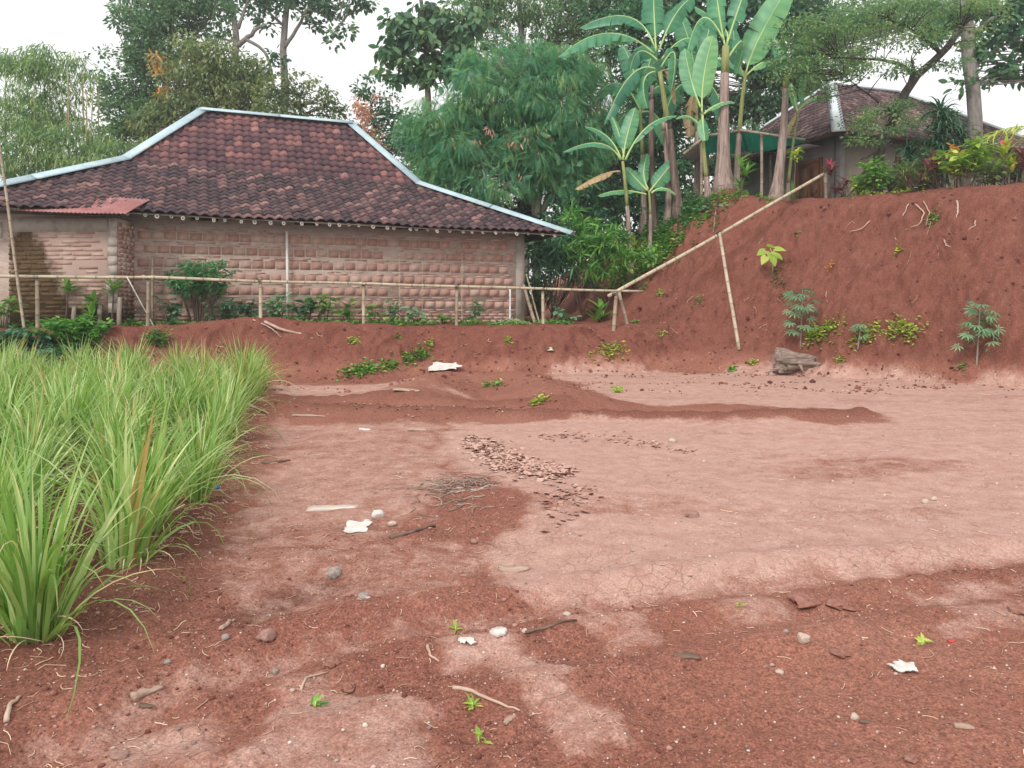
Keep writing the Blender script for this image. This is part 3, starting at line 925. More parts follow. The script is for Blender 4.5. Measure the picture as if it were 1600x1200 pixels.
MAT_BAMBOO_GREY = bamboo_mat('grey_bamboo', [(0.26, 0.20, 0.15), (0.36, 0.29, 0.22), (0.44, 0.38, 0.30)])
MAT_TIE = simple_mat('black_tie', [(0.02, 0.018, 0.016), (0.05, 0.045, 0.04)], 20, 0.8, 0.3, 0.004)

def bamboo(name, a, b, r0, r1, mat, parent, sag=0.0, sides=9, wob=0.006, node=0.33):
    """a cane with swollen nodes, slightly crooked"""
    a, b = np.array(a, float), np.array(b, float)
    Lt = np.linalg.norm(b - a)
    ts, rs, tn = [0.0], [1.0], [0.15]
    x = rng.uniform(.1, node)
    while x < Lt - .05:
        for dx, rr, tt in ((-.022, 1.0, 0.1), (-.004, 1.13, .9), (.010, 1.10, .7), (.028, .98, .1)):
            ts.append((x + dx) / Lt); rs.append(rr); tn.append(tt)
        x += node * rng.uniform(.85, 1.2)
    ts.append(1.0); rs.append(1.0); tn.append(.15)
    ts = np.array(ts); ts = np.clip(ts, 0, 1)
    pts = a + (b - a) * ts[:, None]
    s = unit(np.cross(b - a, (0, 0, 1.0)) if abs(unit(b - a)[2]) < .95 else np.array([1.0, 0, 0]))
    u = np.cross(s, unit(b - a))
    ph = rng.uniform(0, 6)
    pts = pts + s * (wob * Lt * np.sin(ts * 5 + ph) * ts * (1 - ts))[:, None] + u * ((wob * Lt * np.sin(ts * 7 + ph) - 4 * sag) * ts * (1 - ts))[:, None]
    rad = (r0 + (r1 - r0) * ts) * np.array(rs)
    k = MB(); k.tube(pts, rad, sides, True, tn)
    return k.build(name, mat, parent, True)

FY = lambda x: 19.455 + 0.313 * x
fence = thing('bamboo_fence', 'low bamboo rail fence on seven posts along the edge of the terrace', 'fence', on_ground(-3.55, FY(-3.55)))
FB = np.array(fence.location)
def floc(p): return np.array(p, float) - FB
rail_px = [(-120, 430), (232, 433), (568, 443), (998, 455)]
def on_fence(px, py, dy=0.0):
    k = (px - 800.0) / FPX
    Y = 19.455 / (1 - 0.313 * k) + dy
    return at(px, py, Y)
for (pa, pb) in zip(rail_px[:-1], rail_px[1:]):
    a, b = on_fence(*pa), on_fence(*pb)
    d = unit(b - a)
    bamboo('rail', floc(a - d * .12 + [0, -.03, 0]), floc(b + d * .12), .037, .032, MAT_BAMBOO, fence, .015)
for px, top in ((58, 432), (232, 433), (407, 437), (568, 443), (714, 447), (848, 452)):
    t = on_fence(px, top, .05); g = on_ground(t[0] + rng.normal(0, .02), t[1])
    bamboo('post', floc(g - [0, 0, .25]), floc(t + [0, 0, .05]), .042, .039, MAT_BAMBOO if px in (568, 848, 407) else MAT_BAMBOO_GREY, fence, 0, 9, .004)
    k = MB(); c = floc(t + [0, -.04, 0])
    for q in range(3):
        th = np.linspace(0, 2 * math.pi, 9)
        k.tube(np.stack([c[0] + .06 * np.cos(th), c[1] + .075 * np.sin(th), c[2] + (q - 1) * .022 + .02 * np.sin(th + q)], 1), .008, 4, False)
    k.build('tie', MAT_TIE, fence)

pole = thing('slanting_bamboo_handrail', 'long bamboo pole slanting up the red bank towards the brown door', 'handrail', hit(960, 530))
PB0 = np.array(pole.location)
pl = lambda p: np.array(p, float) - PB0
pa, pb = at(950, 463, 19.6), at(1287, 272, 21.2)
bamboo('rail', pl(pa), pl(pb), .048, .042, MAT_BAMBOO, pole, .02, 10, .008)
tp = pa + (pb - pa) * ((1117 - 950) / 337.0)
g = hit(1155, 540)
bamboo('prop', pl(g - [0, 0, .12]), pl(tp + [0, -.06, -.03]), .047, .042, MAT_BAMBOO, pole, 0, 9, .006)
g = hit(958, 530); bamboo('post', pl([g[0], 19.6, g[2] - .3]), pl(at(963, 458, 19.66)), .052, .048, MAT_BAMBOO_GREY, pole)
g = hit(968, 505); bamboo('post', pl([g[0] + .05, 20.1, g[2] - .3]), pl(at(966, 452, 20.1)), .045, .045, MAT_BAMBOO_GREY, pole)
k = MB()
for cpt in (at(960, 458, 19.6), tp):
    c = pl(cpt)
    for q in range(3):
        th = np.linspace(0, 2 * math.pi, 9)
        k.tube(np.stack([c[0] + .075 * np.cos(th), c[1] + .08 * np.sin(th), c[2] + (q - 1) * .03 + .03 * np.sin(th + q)], 1), .009, 4, False)
k.build('tie', MAT_TIE, pole)
b_ = at(1289, 272, 21.25); g = on_ground(b_[0] + .08, b_[1] + .05)
bamboo('post', pl(g - [0, 0, .3]), pl(b_ + [.0, 0, .02]), .05, .045, MAT_BAMBOO_GREY, pole)

def lone_cane(name, label, a, b, r, mat=None, cat='bamboo pole', group=None):
    t = thing(name, label, cat, a, group=group)
    bamboo('cane', (0, 0, -.12), np.array(b) - np.array(a), r, r * .85, mat or MAT_BAMBOO, t, 0, 7, .01)
    return t
g = hit(40, 520); lone_cane('bamboo_stake', 'tall thin bamboo stake leaning at the far left before the lean-to', g, at(-3, 215, g[1] + .3), .03, MAT_BAMBOO_GREY)

# pipes, canes and odd boards standing by the long wall
w = wall_front(449, .12); g = on_ground(*w)
t = thing('white_pipe', 'slim white plastic pipe standing upright against the brick wall', 'pipe', g)
k = MB(); top = at(448, 362, w[1]); k.tube([(0, 0, -.1), (0.0, 0, (top[2] - g[2]) * .5), np.array(top) - g], .032, 10); k.build('pipe', MAT_WHITE, t, True)
for i, (px0, y0, px1, y1, r, lb) in enumerate([
        (622, 500, 624, 395, .014, 'thin pale cane upright against the wall, right of the white pipe'),
        (658, 500, 660, 410, .009, 'thinnest pale cane on the brick wall between two thicker canes'),
        (723, 500, 722, 388, .012, 'thin cane touching the wall behind the fence post right of centre'),
        (236, 500, 238, 400, .036, 'stout bare stake standing by the leafy shrub at the wall'),
        (795, 505, 797, 452, .030, 'short white stick rising from the small sand heap')]):
    w = wall_front(px1, .1 + .12 * (i == 3) + .35 * (i == 4)); g = on_ground(*w)
    lone_cane('cane_stake', lb, g, at(px1, y1, w[1]), r, MAT_WHITE if i == 4 else (MAT_BAMBOO_GREY if i == 3 else MAT_BAMBOO), 'cane')
w = wall_front(797, .35); g = on_ground(*w)
k = MB(); th = np.arange(14) / 14 * 2 * math.pi
V = [(0, 0, .13)]
for r, h in ((.2, .11), (.42, .05), (.58, -.05)):
    V += [(r * math.cos(t) * rng.uniform(.9, 1.1), .7 * r * math.sin(t), h + rng.normal(0, .008)) for t in th]
F = [[0, 1 + i, 1 + (i + 1) % 14] for i in range(14)] + [[1 + a * 14 + i, 15 + a * 14 + i, 15 + a * 14 + (i + 1) % 14, 1 + a * 14 + (i + 1) % 14] for a in range(2) for i in range(14)]
k.add(np.array(V) + [g[0], g[1], g[2]], F)
MAT_SAND = simple_mat('grey_sand', [(0.30, 0.25, 0.21), (0.42, 0.36, 0.31)], 20, 0.95, 0.5, 0.01)
tag(k.build('sand_heap', MAT_SAND, None, True), 'small grey sand heap by the house corner pillar', 'heap')
for i, (a, b, r) in enumerate([((838, 505), (818, 445), .05), ((845, 505), (822, 428), .025)]):
    g = on_ground((a[0] - 800) / FPX * 21.0, 21.0); lone_cane('leaning_stick', ('thick weathered timber leaning on the house corner pillar', 'thin stick leaning beside the house corner pillar')[i], g, at(b[0], b[1], 21.35), r, MAT_BAMBOO_GREY, 'stick')
a = at(195, 430, 16.6); b = at(248, 458, 17.4)
g = on_ground(b[0], b[1] - .1)
lone_cane('white_bar', 'short pale bar propped slantwise near the lean-to corner', g, at(198, 432, 16.75), .014, MAT_WHITE, 'bar')

# ------------------------------------------------------------------ the house on the upper ground
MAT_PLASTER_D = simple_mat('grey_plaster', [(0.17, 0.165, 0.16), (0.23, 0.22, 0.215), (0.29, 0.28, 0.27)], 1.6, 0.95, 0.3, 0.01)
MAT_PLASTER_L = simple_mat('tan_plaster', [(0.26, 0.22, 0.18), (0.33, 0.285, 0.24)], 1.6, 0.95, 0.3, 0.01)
MAT_DOOR = simple_mat('brown_door_wood', [(0.26, 0.115, 0.062), (0.34, 0.16, 0.09)], 3.0, 0.6, 0.3, 0.006, stretch=(6, 6, 0.8))
MAT_TILE_FAR = tile_mat('roof_tile_far', [(0.0, (0.055, 0.038, 0.042)), (0.5, (0.10, 0.066, 0.07)), (0.8, (0.16, 0.10, 0.10)), (1.0, (0.24, 0.16, 0.15))], 0.3)

def build_house2():
    c = at(1312, 300, 24.6); gz = 4.40
    ang = math.radians(20)                                # right wall runs off to the right and back
    h = thing('plastered_house', 'grey plastered house with tiled hip roof on top of the red bank', 'house', (c[0], c[1], gz), ang)
    HT = 2.72; Wd, Dp = 8.5, 6.5
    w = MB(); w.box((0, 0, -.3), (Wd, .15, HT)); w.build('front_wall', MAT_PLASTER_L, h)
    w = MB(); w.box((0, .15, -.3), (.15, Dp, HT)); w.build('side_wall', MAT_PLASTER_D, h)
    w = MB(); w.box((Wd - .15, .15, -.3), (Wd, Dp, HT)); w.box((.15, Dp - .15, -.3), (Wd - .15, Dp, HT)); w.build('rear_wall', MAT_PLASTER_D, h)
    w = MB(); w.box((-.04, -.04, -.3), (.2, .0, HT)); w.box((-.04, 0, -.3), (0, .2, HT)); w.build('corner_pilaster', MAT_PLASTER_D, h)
    # roof
    ov = 0.75; x0, x1, y0, y1 = -ov, Wd + ov, -ov, Dp + ov
    zr = HT + 2.75; ze = HT - .12; ym = (y0 + y1) / 2; rx0, rx1 = x0 + 3.4, x1 - 3.4
    d = MB()
    d.add([(x0, y0, ze), (x1, y0, ze), (x1, y1, ze), (x0, y1, ze), (rx0, ym, zr), (rx1, ym, zr)], [[0, 1, 5, 4], [1, 2, 5], [2, 3, 4, 5], [3, 0, 4]])
    roof = d.build('roof', MAT_TILE_FAR, h)
    TV, TF = tile_mesh('tile', .21, .3, None, .022)
    rest = MB()
    for (A, B, Tp, Ln) in (((x0, y0), (x1, y0), (rx0, rx1), 'f'), ((x0, y1), (x0, y0), None, 's')):
        run = np.array([B[0] - A[0], B[1] - A[1], 0.0]); rl = np.linalg.norm(run); e1 = run / rl
        inw = np.array([-e1[1], e1[0], 0.0])
        dp = (ym - y0) if Ln == 'f' else (rx0 - x0)
        e2 = unit(inw * dp + np.array([0, 0, zr - ze])); e3 = np.cross(e1, e2)
        sl = math.hypot(dp, zr - ze)
        n = int(sl / .235)
        M = np.stack([e1, e2, e3], 1)
        for r in range(n):
            t = r / n
            l = (3.4 * t) if Ln == 'f' else (ym - y0) * t
            for q in range(int(rl / .21)):
                s = q * .21 + .1
                if s < l - .02 or s > rl - l + .02: continue
                pos = np.array([A[0], A[1], ze]) + e1 * s + e2 * (t * sl) + e3 * .04
                rest.add(TV @ M.T + pos, TF, float(rng.random()))
    rest.build('roof_tiles_field', MAT_TILE_FAR, roof, True)['kind'] = 'stuff'
    k = MB()
    for a, b in (((x0, y0, ze), (rx0, ym, zr)), ((rx0, ym, zr), (rx1, ym, zr)), ((x1, y0, ze), (rx1, ym, zr)), ((x0, y1, ze), (rx0, ym, zr))):
        a, b = np.array(a), np.array(b)
        dd = unit(b - a); sd = unit(np.cross(dd, (0, 0, 1))); up = np.cross(sd, dd); wd = .2
        V = [q + sd * x + up * z for q in (a - dd * .05, b + dd * .05) for x, z in ((-wd, .02), (-.07, .12), (.07, .12), (wd, .02))]
        k2 = MB(); k2.add(V, [[0, 1, 5, 4], [1, 2, 6, 5], [2, 3, 7, 6], [0, 3, 2, 1], [4, 5, 6, 7], [3, 0, 4, 7]]); k2.build('ridge_cap', MAT_ZINC2, h)
    k = MB(); k.bar((x0, y0, ze - .02), (x1, y0, ze - .02), .04, .1); k.build('fascia', MAT_WOOD_DARK, h)
    k = MB(); k.bar((x0, y0, ze - .02), (x0, y1, ze - .02), .04, .1); k.build('fascia', MAT_WOOD_DARK, h)
    k = MB(); k.box((x0 - .02, y0 + 1.5, ze - .09), (x0 + .75, y0 + 3.0, ze - .06)); k.build('eave_sheet', MAT_ZINC2, h)
    # door in the side wall, panelled, with frame
    t = lambda px: None
    yd0, yd1, zd = .85, 1.85, 2.05
    dr = MB(); dr.box((-.03, yd0, -.1), (0.004, yd1, zd)); door = dr.build('door', MAT_DOOR, h)
    for (a0, a1) in ((yd0 + .08, yd0 + .42), (yd1 - .42, yd1 - .08)):
        for (b0, b1) in ((.1, .75), (.85, 1.3), (1.4, 1.9)):
            p = MB(); p.box((-.05, a0, b0), (-.03, a1, b1)); p.build('panel', MAT_DOOR, door)
    f = MB(); f.box((-.07, yd0 - .12, -.1), (-.002, yd0, zd + .1)); f.box((-.07, yd1, -.1), (-.002, yd1 + .12, zd + .1)); f.box((-.07, yd0, zd + .003), (-.002, yd1, zd + .1)); f.build('door_frame', MAT_DOOR, h)
    p = MB(); p.tube([(-.09, yd0 + .1, 1.0), (-.09, yd0 + .1, 1.12)], .015, 6); p.build('handle', MAT_TIE, door)
    w = MB(); w.box((2.4, -.03, 1.0), (3.5, -.004, 2.1)); win = w.build('window', MAT_WOOD_DARK, h)
    w = MB(); w.box((2.32, -.06, .92), (2.4, .0, 2.18)); w.box((3.5, -.06, .92), (3.58, 0, 2.18)); w.box((2.4, -.06, 2.1), (3.5, 0, 2.18)); w.box((2.4, -.06, .92), (3.5, 0, 1.0)); w.build('frame', MAT_DOOR, win)
    return h, c, ang
MAT_ZINC2 = simple_mat('pale_ridge_metal', [(0.50, 0.55, 0.60), (0.62, 0.67, 0.71)], 3.0, 0.45, 0.05, 0.003, spec=0.4)
house2, H2C, H2A = build_house2()

# green plastic awning on bamboo poles between the bananas and the plastered house
def green_plastic():
    m, nt, b = new_mat('green_plastic_sheet')
    mpg = N(nt, 'Mapping'); mpg.inputs['Scale'].default_value = (2.2, .3, .3); nt.links.new(geo_pos(nt), mpg.inputs['Vector'])
    n1 = noise(nt, 2.0, 3, 0.5, mpg.outputs[0])
    nt.links.new(ramp(nt, n1.outputs['Fac'], [(0.40, (0.012, 0.085, 0.07)), (0.5, (0.03, 0.17, 0.13)), (0.62, (0.05, 0.26, 0.20))]), b.inputs['Base Color'])
    b.inputs['Roughness'].default_value = 0.35
    tr = N(nt, 'BsdfTranslucent'); tr.inputs['Color'].default_value = (0.05, 0.48, 0.38, 1)
    ms = N(nt, 'MixShader'); ms.inputs[0].default_value = 0.55
    nt.links.new(b.outputs[0], ms.inputs[1]); nt.links.new(tr.outputs[0], ms.inputs[2])
    nt.links.new(ms.outputs[0], nt.nodes['Material Output'].inputs['Surface'])
    return m
MAT_GREEN = green_plastic()
aw = thing('green_awning', 'translucent green sheet awning on bamboo poles behind the banana stems', 'awning', (7.6, 25.2, 4.55))
AB = np.array(aw.location)
def aw_sheet(c00, c10, c11, c01, mat):
    c00, c10, c11, c01 = [np.array(q) - AB for q in (c00, c10, c11, c01)]
    n = 60; V = []
    for j in range(3):
        t = j / 2
        for i in range(n):
            s = i / (n - 1)
            p = (c00 * (1 - s) + c10 * s) * (1 - t) + (c01 * (1 - s) + c11 * s) * t
            V.append(p + [0, 0, .015 * math.sin(i * 1.05) - .04 * math.sin(math.pi * t)])
    V = np.array(V); V = np.concatenate([V, V - [0, 0, .004]]); n0 = 3 * n; F = []
    for j in range(2):
        for i in range(n - 1):
            q = [j * n + i, j * n + i + 1, (j + 1) * n + i + 1, (j + 1) * n + i]; F += [q, [n0 + k for k in q[::-1]]]
    link('awning_sheet', mesh_np('awning_sheet', V, F, mat, True), aw)
aw_sheet(at(1092, 212, 24.4), at(1160, 200, 24.4), at(1168, 236, 27.2), at(1100, 240, 27.2), MAT_GREEN)
aw_sheet(at(1158, 201, 24.3), at(1256, 214, 24.3), at(1258, 238, 26.6), at(1166, 238, 27.2), MAT_GREEN)
aw_sheet(at(1064, 236, 24.0), at(1092, 224, 24.2), at(1098, 246, 26.6), at(1080, 252, 26.6), MAT_ZINC2)
for a, b in ((at(1068, 238, 24.05), at(1100, 212, 24.4)), (at(1092, 212, 24.38), at(1158, 201, 24.38)), (at(1156, 201, 24.25), at(1258, 216, 24.25))):
    bamboo('beam', np.array(a) - AB + [0, 0, -.05], np.array(b) - AB + [0, 0, -.05], .045, .04, MAT_BAMBOO_GREY, aw)
for px in (1096, 1190):
    p = at(px, 210, 24.4); g = on_ground(p[0], p[1]); bamboo('post', g - AB - [0, 0, .2], p - AB, .05, .045, MAT_BAMBOO_GREY, aw)
for px in (1106, 1204):
    p = at(px, 240, 26.9); g = on_ground(p[0], p[1]); bamboo('post', g - AB - [0, 0, .2], p - AB, .05, .045, MAT_BAMBOO_GREY, aw)

# ------------------------------------------------------------------ foliage tools
def T_diamond():
    return np.array([(0, 0, 0), (.45, -.5, .06), (1, 0, -.08), (.45, .5, .06)]), np.array([[0, 1, 2, 3]])
def T_lance():
    return np.array([(0, 0, 0), (.3, -.5, .04), (.3, .5, .04), (.68, -.36, -.02), (.68, .36, -.02), (1, 0, -.16)]), [[0, 1, 2], [1, 3, 4, 2], [3, 5, 4]]
def T_broad():
    """rounded leaf folded along its midrib"""
    v = [(0, 0, 0), (.12, -.32, .05), (.42, -.52, .06), (.75, -.34, 0.0), (1, 0, -.12), (.75, .34, 0.0), (.42, .52, .06), (.12, .32, .05), (.45, 0, 0.0)]
    return np.array(v), [[0, 1, 2, 8], [8, 2, 3, 4], [8, 4, 5, 6], [0, 8, 6, 7]]
def T_heart():
    v = [(0, 0, 0), (-.16, -.26, .04), (.02, -.5, .05), (.34, -.5, .04), (.7, -.28, -.04), (1, 0, -.16), (.7, .28, -.04), (.34, .5, .04), (.02, .5, .05), (-.16, .26, .04), (.4, 0, -.03)]
    return np.array(v), [[0, 1, 2, 3, 10], [10, 3, 4, 5], [10, 5, 6, 7], [0, 10, 7, 8, 9]]
def T_strap(n, bend, taper=1.0, start=0.0):
    """long blade curving over by 'bend' radians, widest in its lower third"""
    v, f = [], []
    x = z = 0.0
    for i in range(n + 1):
        t = i / n
        w = (0.55 + 0.45 * math.sin(min(t * 3, 1) * math.pi / 2)) * (1 - t ** 2.4) if taper else 1
        if i == n: w = 0.03
        v += [(x, -.5 * w, .06 * w), (x, .5 * w, .06 * w)]
        ang = start - bend * (t ** 1.6)
        x += math.cos(ang) / n; z += math.sin(ang) / n
        if i < n:
            v[-1] = (v[-1][0], v[-1][1], v[-1][2])
        zz = z
        v_next_z = z
        v[-2:] = [(v[-2][0], v[-2][1], (z - math.sin(ang) / n)), (v[-1][0], v[-1][1], (z - math.sin(ang) / n))]
        if i: f.append([2 * i - 2, 2 * i - 1, 2 * i + 1, 2 * i])
    return np.array(v), np.array(f)
def T_frond(pairs, wid=.09, droop=.35, pl=.42, sweep=.35):
    """feathered compound leaf: paired narrow leaflets on a drooping rachis"""
    v, f = [], []
    for i in range(pairs):
        t = .16 + .84 * i / (pairs - 1)
        a = t; c = -droop * t * t
        l = pl * (math.sin(math.pi * (0.15 + .78 * t)) ** .7)
        for s in (-1, 1):
            b0 = len(v)
            v += [(a - wid / 2, 0, c), (a + wid / 2, 0, c), (a + wid * .35 + sweep * l, s * l, c - .12 * l), (a - wid * .35 + sweep * l, s * l, c - .16 * l)]
            f.append([b0, b0 + 1, b0 + 2, b0 + 3])
    return np.array(v), np.array(f)
def T_palmate(nl=7, spread=2.2):
    v, f = [], []
    for i in range(nl):
        an = (i - (nl - 1) / 2) * spread * 2 / nl
        l = 1 - .28 * abs(i - (nl - 1) / 2) / ((nl - 1) / 2)
        d = np.array([math.cos(an), math.sin(an)]); s = np.array([-d[1], d[0]]); b0 = len(v)
        for (q, w, c) in ((0, 0, 0), (.55, -.085, -.04), (1, 0, -.2), (.55, .085, -.04)):
            p = d * l * q + s * w; v.append((p[0], p[1], c))
        f.append([b0, b0 + 1, b0 + 2, b0 + 3])
    return np.array(v), np.array(f)

def place(tpl, P, D, up, L, Wd, tint, dr=None):
    """copies of a leaf outline at P, pointing along D, face turned to 'up' -> V, F, tint"""
    tv, tf = tpl
    n, k = len(P), len(tv)
    D = unit(D)
    S = unit(np.cross(D, up)); Nn = np.cross(S, D)
    L = np.broadcast_to(np.asarray(L, float), (n,)); Wd = np.broadcast_to(np.asarray(Wd, float), (n,))
    dr = np.ones(n) if dr is None else dr
    V = P[:, None] + D[:, None] * (L[:, None] * tv[None, :, 0])[..., None] + S[:, None] * (Wd[:, None] * tv[None, :, 1])[..., None] + Nn[:, None] * ((L * dr)[:, None] * tv[None, :, 2])[..., None]
    off = np.arange(n) * k
    if isinstance(tf, np.ndarray):
        F = (tf[None] + off[:, None, None]).reshape(-1, tf.shape[1])
    else:
        F = [[i + o for i in f] for o in off for f in tf]
    t = np.zeros((n, k, 4)); t[..., 0] = np.asarray(tint)[:, None]; t[..., 1] = tv[None, :, 0]; t[..., 3] = 1
    return V.reshape(-1, 3), F, t.reshape(-1, 4)

class Leaves:
    def __init__(self): self.v, self.f, self.t, self.n = [], [], [], 0
    def add(self, tpl, P, D, up, L, Wd, tint, dr=None):
        if len(P) == 0: return
        V, F, t = place(tpl, np.asarray(P, float), np.asarray(D, float), up, L, Wd, tint, dr)
        if isinstance(F, np.ndarray): self.f.extend((F + self.n).tolist())
        else: self.f.extend([[i + self.n for i in f] for f in F])
        self.v.append(V); self.t.append(t); self.n += len(V)
    def build(self, name, mat, parent=None, base=(0, 0, 0), smooth=False):
        return link(name, self.mesh(name, mat, base, smooth), parent)
    def mesh(self, name, mat, base=(0, 0, 0), smooth=False):
        return mesh_np(name, np.concatenate(self.v) - np.asarray(base, float), self.f, mat, smooth, np.concatenate(self.t))

def rdir(n, zlo=-1.0, zhi=1.0):
    z = rng.uniform(zlo, zhi, n); a = rng.uniform(0, 2 * math.pi, n); r = np.sqrt(np.maximum(0, 1 - z * z))
    return np.stack([r * np.cos(a), r * np.sin(a), z], 1)

DENS = 1.75
UPV = np.array([0, 0, 1.0])
def rand_up(n, s=.5):
    return unit(UPV + rng.normal(0, s, (n, 3)))

# colours of the foliage
G_DEEP = leaf_mat('leaf_deep_green', [(0.018, 0.052, 0.034), (0.038, 0.092, 0.055), (0.072, 0.140, 0.072), (0.12, 0.18, 0.078)], .3)
G_MID = leaf_mat('leaf_mid_green', [(0.018, 0.062, 0.042), (0.040, 0.112, 0.068), (0.075, 0.165, 0.086), (0.13, 0.215, 0.098)], .3)
G_OLIVE = leaf_mat('leaf_olive', [(0.034, 0.060, 0.030), (0.072, 0.108, 0.046), (0.125, 0.16, 0.064), (0.20, 0.19, 0.078)], .3)
G_FEATHER = leaf_mat('leaf_feathery', [(0.020, 0.100, 0.068), (0.042, 0.150, 0.096), (0.078, 0.200, 0.112), (0.15, 0.25, 0.11)], .4)
G_AIRY = leaf_mat('leaf_airy', [(0.045, 0.095, 0.055), (0.085, 0.15, 0.075), (0.14, 0.205, 0.09), (0.22, 0.25, 0.10)], .4)
G_BAMBOO = leaf_mat('leaf_bamboo', [(0.040, 0.090, 0.040), (0.085, 0.150, 0.058), (0.135, 0.20, 0.072), (0.20, 0.25, 0.095)], .35)
G_WEED = leaf_mat('leaf_weed', [(0.040, 0.110, 0.032), (0.075, 0.180, 0.040), (0.13, 0.26, 0.055), (0.25, 0.32, 0.07)], .35)
G_LIME = leaf_mat('leaf_yellow_green', [(0.10, 0.17, 0.035), (0.18, 0.27, 0.05), (0.30, 0.36, 0.07), (0.46, 0.40, 0.09)], .35)
G_RED = leaf_mat('leaf_dark_red', [(0.055, 0.018, 0.028), (0.10, 0.030, 0.040), (0.15, 0.055, 0.060), (0.22, 0.08, 0.085)], .25)
G_PINK = leaf_mat('leaf_pink', [(0.28, 0.035, 0.09), (0.42, 0.06, 0.13), (0.50, 0.12, 0.17)], .3)
G_DRYPINK = leaf_mat('leaf_dry_pink', [(0.25, 0.12, 0.09), (0.36, 0.19, 0.145), (0.44, 0.27, 0.20)], .25)
G_ORANGE = leaf_mat('leaf_orange', [(0.36, 0.17, 0.05), (0.48, 0.25, 0.08)], .3)
G_CASSAVA = leaf_mat('leaf_cassava', [(0.070, 0.150, 0.085), (0.11, 0.205, 0.115), (0.17, 0.27, 0.15)], .3)
G_BANANA = leaf_mat('leaf_banana', [(0.030, 0.125, 0.075), (0.058, 0.185, 0.102), (0.105, 0.255, 0.12), (0.20, 0.335, 0.135)], .38, .38, spec=.45)
G_BANANA_DRY = leaf_mat('leaf_banana_dry', [(0.20, 0.13, 0.075), (0.30, 0.22, 0.12), (0.26, 0.27, 0.11)], .25)
G_STRAW = leaf_mat('dry_straw', [(0.27, 0.16, 0.11), (0.42, 0.29, 0.21), (0.54, 0.42, 0.32)], .1)

def bark(name, cols, stretch=(3, 3, .6)):
    return simple_mat(name, cols, 5.0, .95, .7, .02, stretch=stretch)
B_GREY = bark('bark_grey', [(0.13, 0.115, 0.105), (0.21, 0.19, 0.175), (0.29, 0.265, 0.245)])
B_BROWN = bark('bark_brown', [(0.075, 0.052, 0.042), (0.13, 0.095, 0.078), (0.19, 0.145, 0.12)])
B_DARK = bark('bark_dark', [(0.035, 0.028, 0.026), (0.065, 0.052, 0.047), (0.10, 0.082, 0.073)])
B_PALE = bark('bark_pale', [(0.20, 0.165, 0.135), (0.30, 0.255, 0.215), (0.38, 0.33, 0.285)])

LEAF = dict(diamond=T_diamond(), lance=T_lance(), broad=T_broad(), heart=T_heart(), frond=T_frond(10, .05, .45, .40, .5), frond_big=T_frond(12, .055, .5, .34), palmate=T_palmate(),
            strap_a=T_strap(6, .7), strap_b=T_strap(6, 1.6), strap_c=T_strap(6, 2.4), strap_s=T_strap(4, 1.0))

def lobe_w(l):
    """(px, py, distance, half-width px, half-height px) -> centre and radii in metres"""
    px, py, Y, rx, ry = l[:5]
    s = Y / FPX
    return at(px, py, Y), np.array([rx * s, (rx + ry) * .5 * s * (l[5] if len(l) > 5 else 1.0), ry * s])

def crown_points(lobes, clump_m, per_m2):
    """clump centres spread through the lobes, denser to the outside"""
    out = []
    for l in lobes:
        c, r = lobe_w(l)
        n = max(3, int(DENS * per_m2 * r[0] * r[2] * math.pi))
        d = rdir(n); q = rng.uniform(.12, 1.0, n) ** .55 * np.where(rng.random(n) < .14, rng.uniform(1.05, 1.3, n), 1.0)
        out.append(c + d * r * q[:, None])
    return np.concatenate(out)

def crown(lobes, mat, kind, per_m2, leaves_per, clump_r, Lr, Wr, parent, base, droop=.3, name='crown', tint_bias=0.0, flat_=0.6):
    pts = crown_points(lobes, clump_r, per_m2)
    lv = Leaves()
    n = len(pts) * leaves_per
    cid = np.repeat(np.arange(len(pts)), leaves_per)
    cr = rng.uniform(.6, 1.25, len(pts)) * clump_r
    ctint = rng.normal(0, .16, len(pts))
    off = rdir(n) * (rng.uniform(0, 1, n) ** .5)[:, None]
    P = pts[cid] + off * cr[cid][:, None] * [1, 1, flat_]
    D = unit(off * [1, 1, .7] + rdir(n) * .55 - UPV * droop)
    L = rng.uniform(*Lr, n); Wd = rng.uniform(*Wr, n)
    tint = np.clip(.45 + tint_bias + ctint[cid] + rng.normal(0, .16, n), 0, 1)
    lv.add(LEAF[kind], P, D, rand_up(n, .55), L, Wd, tint)
    return lv.build(name, mat, parent, base), pts

def branches(mb, starts, pts, r0, r1, frac=.6, sides=4, lift=.25):
    """thin limbs from the nearest point of the frame to clump centres"""
    starts = np.asarray(starts, float)
    for p in pts:
        if rng.random() > frac: continue
        dd = np.linalg.norm(starts - p, axis=1) + np.maximum(0, starts[:, 2] - p[2]) * 1.5
        a = starts[np.argmin(dd)]
        m = (a + p) / 2 + rng.normal(0, .12, 3) * np.linalg.norm(p - a) + UPV * lift * np.linalg.norm(p - a) * .5
        mb.tube(bez(a, m, p, 5), np.linspace(r0, r1, 5), sides, False)

def limb(mb, pts, r0, r1, sides=7, k=10):
    """a crooked stem through the given points; returns its centre line"""
    pts = np.asarray(pts, float)
    t = np.linspace(0, len(pts) - 1, k)
    c = np.stack([np.interp(t, np.arange(len(pts)), pts[:, i]) for i in range(3)], 1)
    if k > 4: c[1:-1] = (c[:-2] + 2 * c[1:-1] + c[2:]) / 4
    c[1:-1] += rng.normal(0, r0 * .18, (k - 2, 3))
    mb.tube(c, np.linspace(r0, r1, k), sides, True)
    return c

def gz(x, y): return float(ground(np.array([x]), np.array([y]), False)[0])

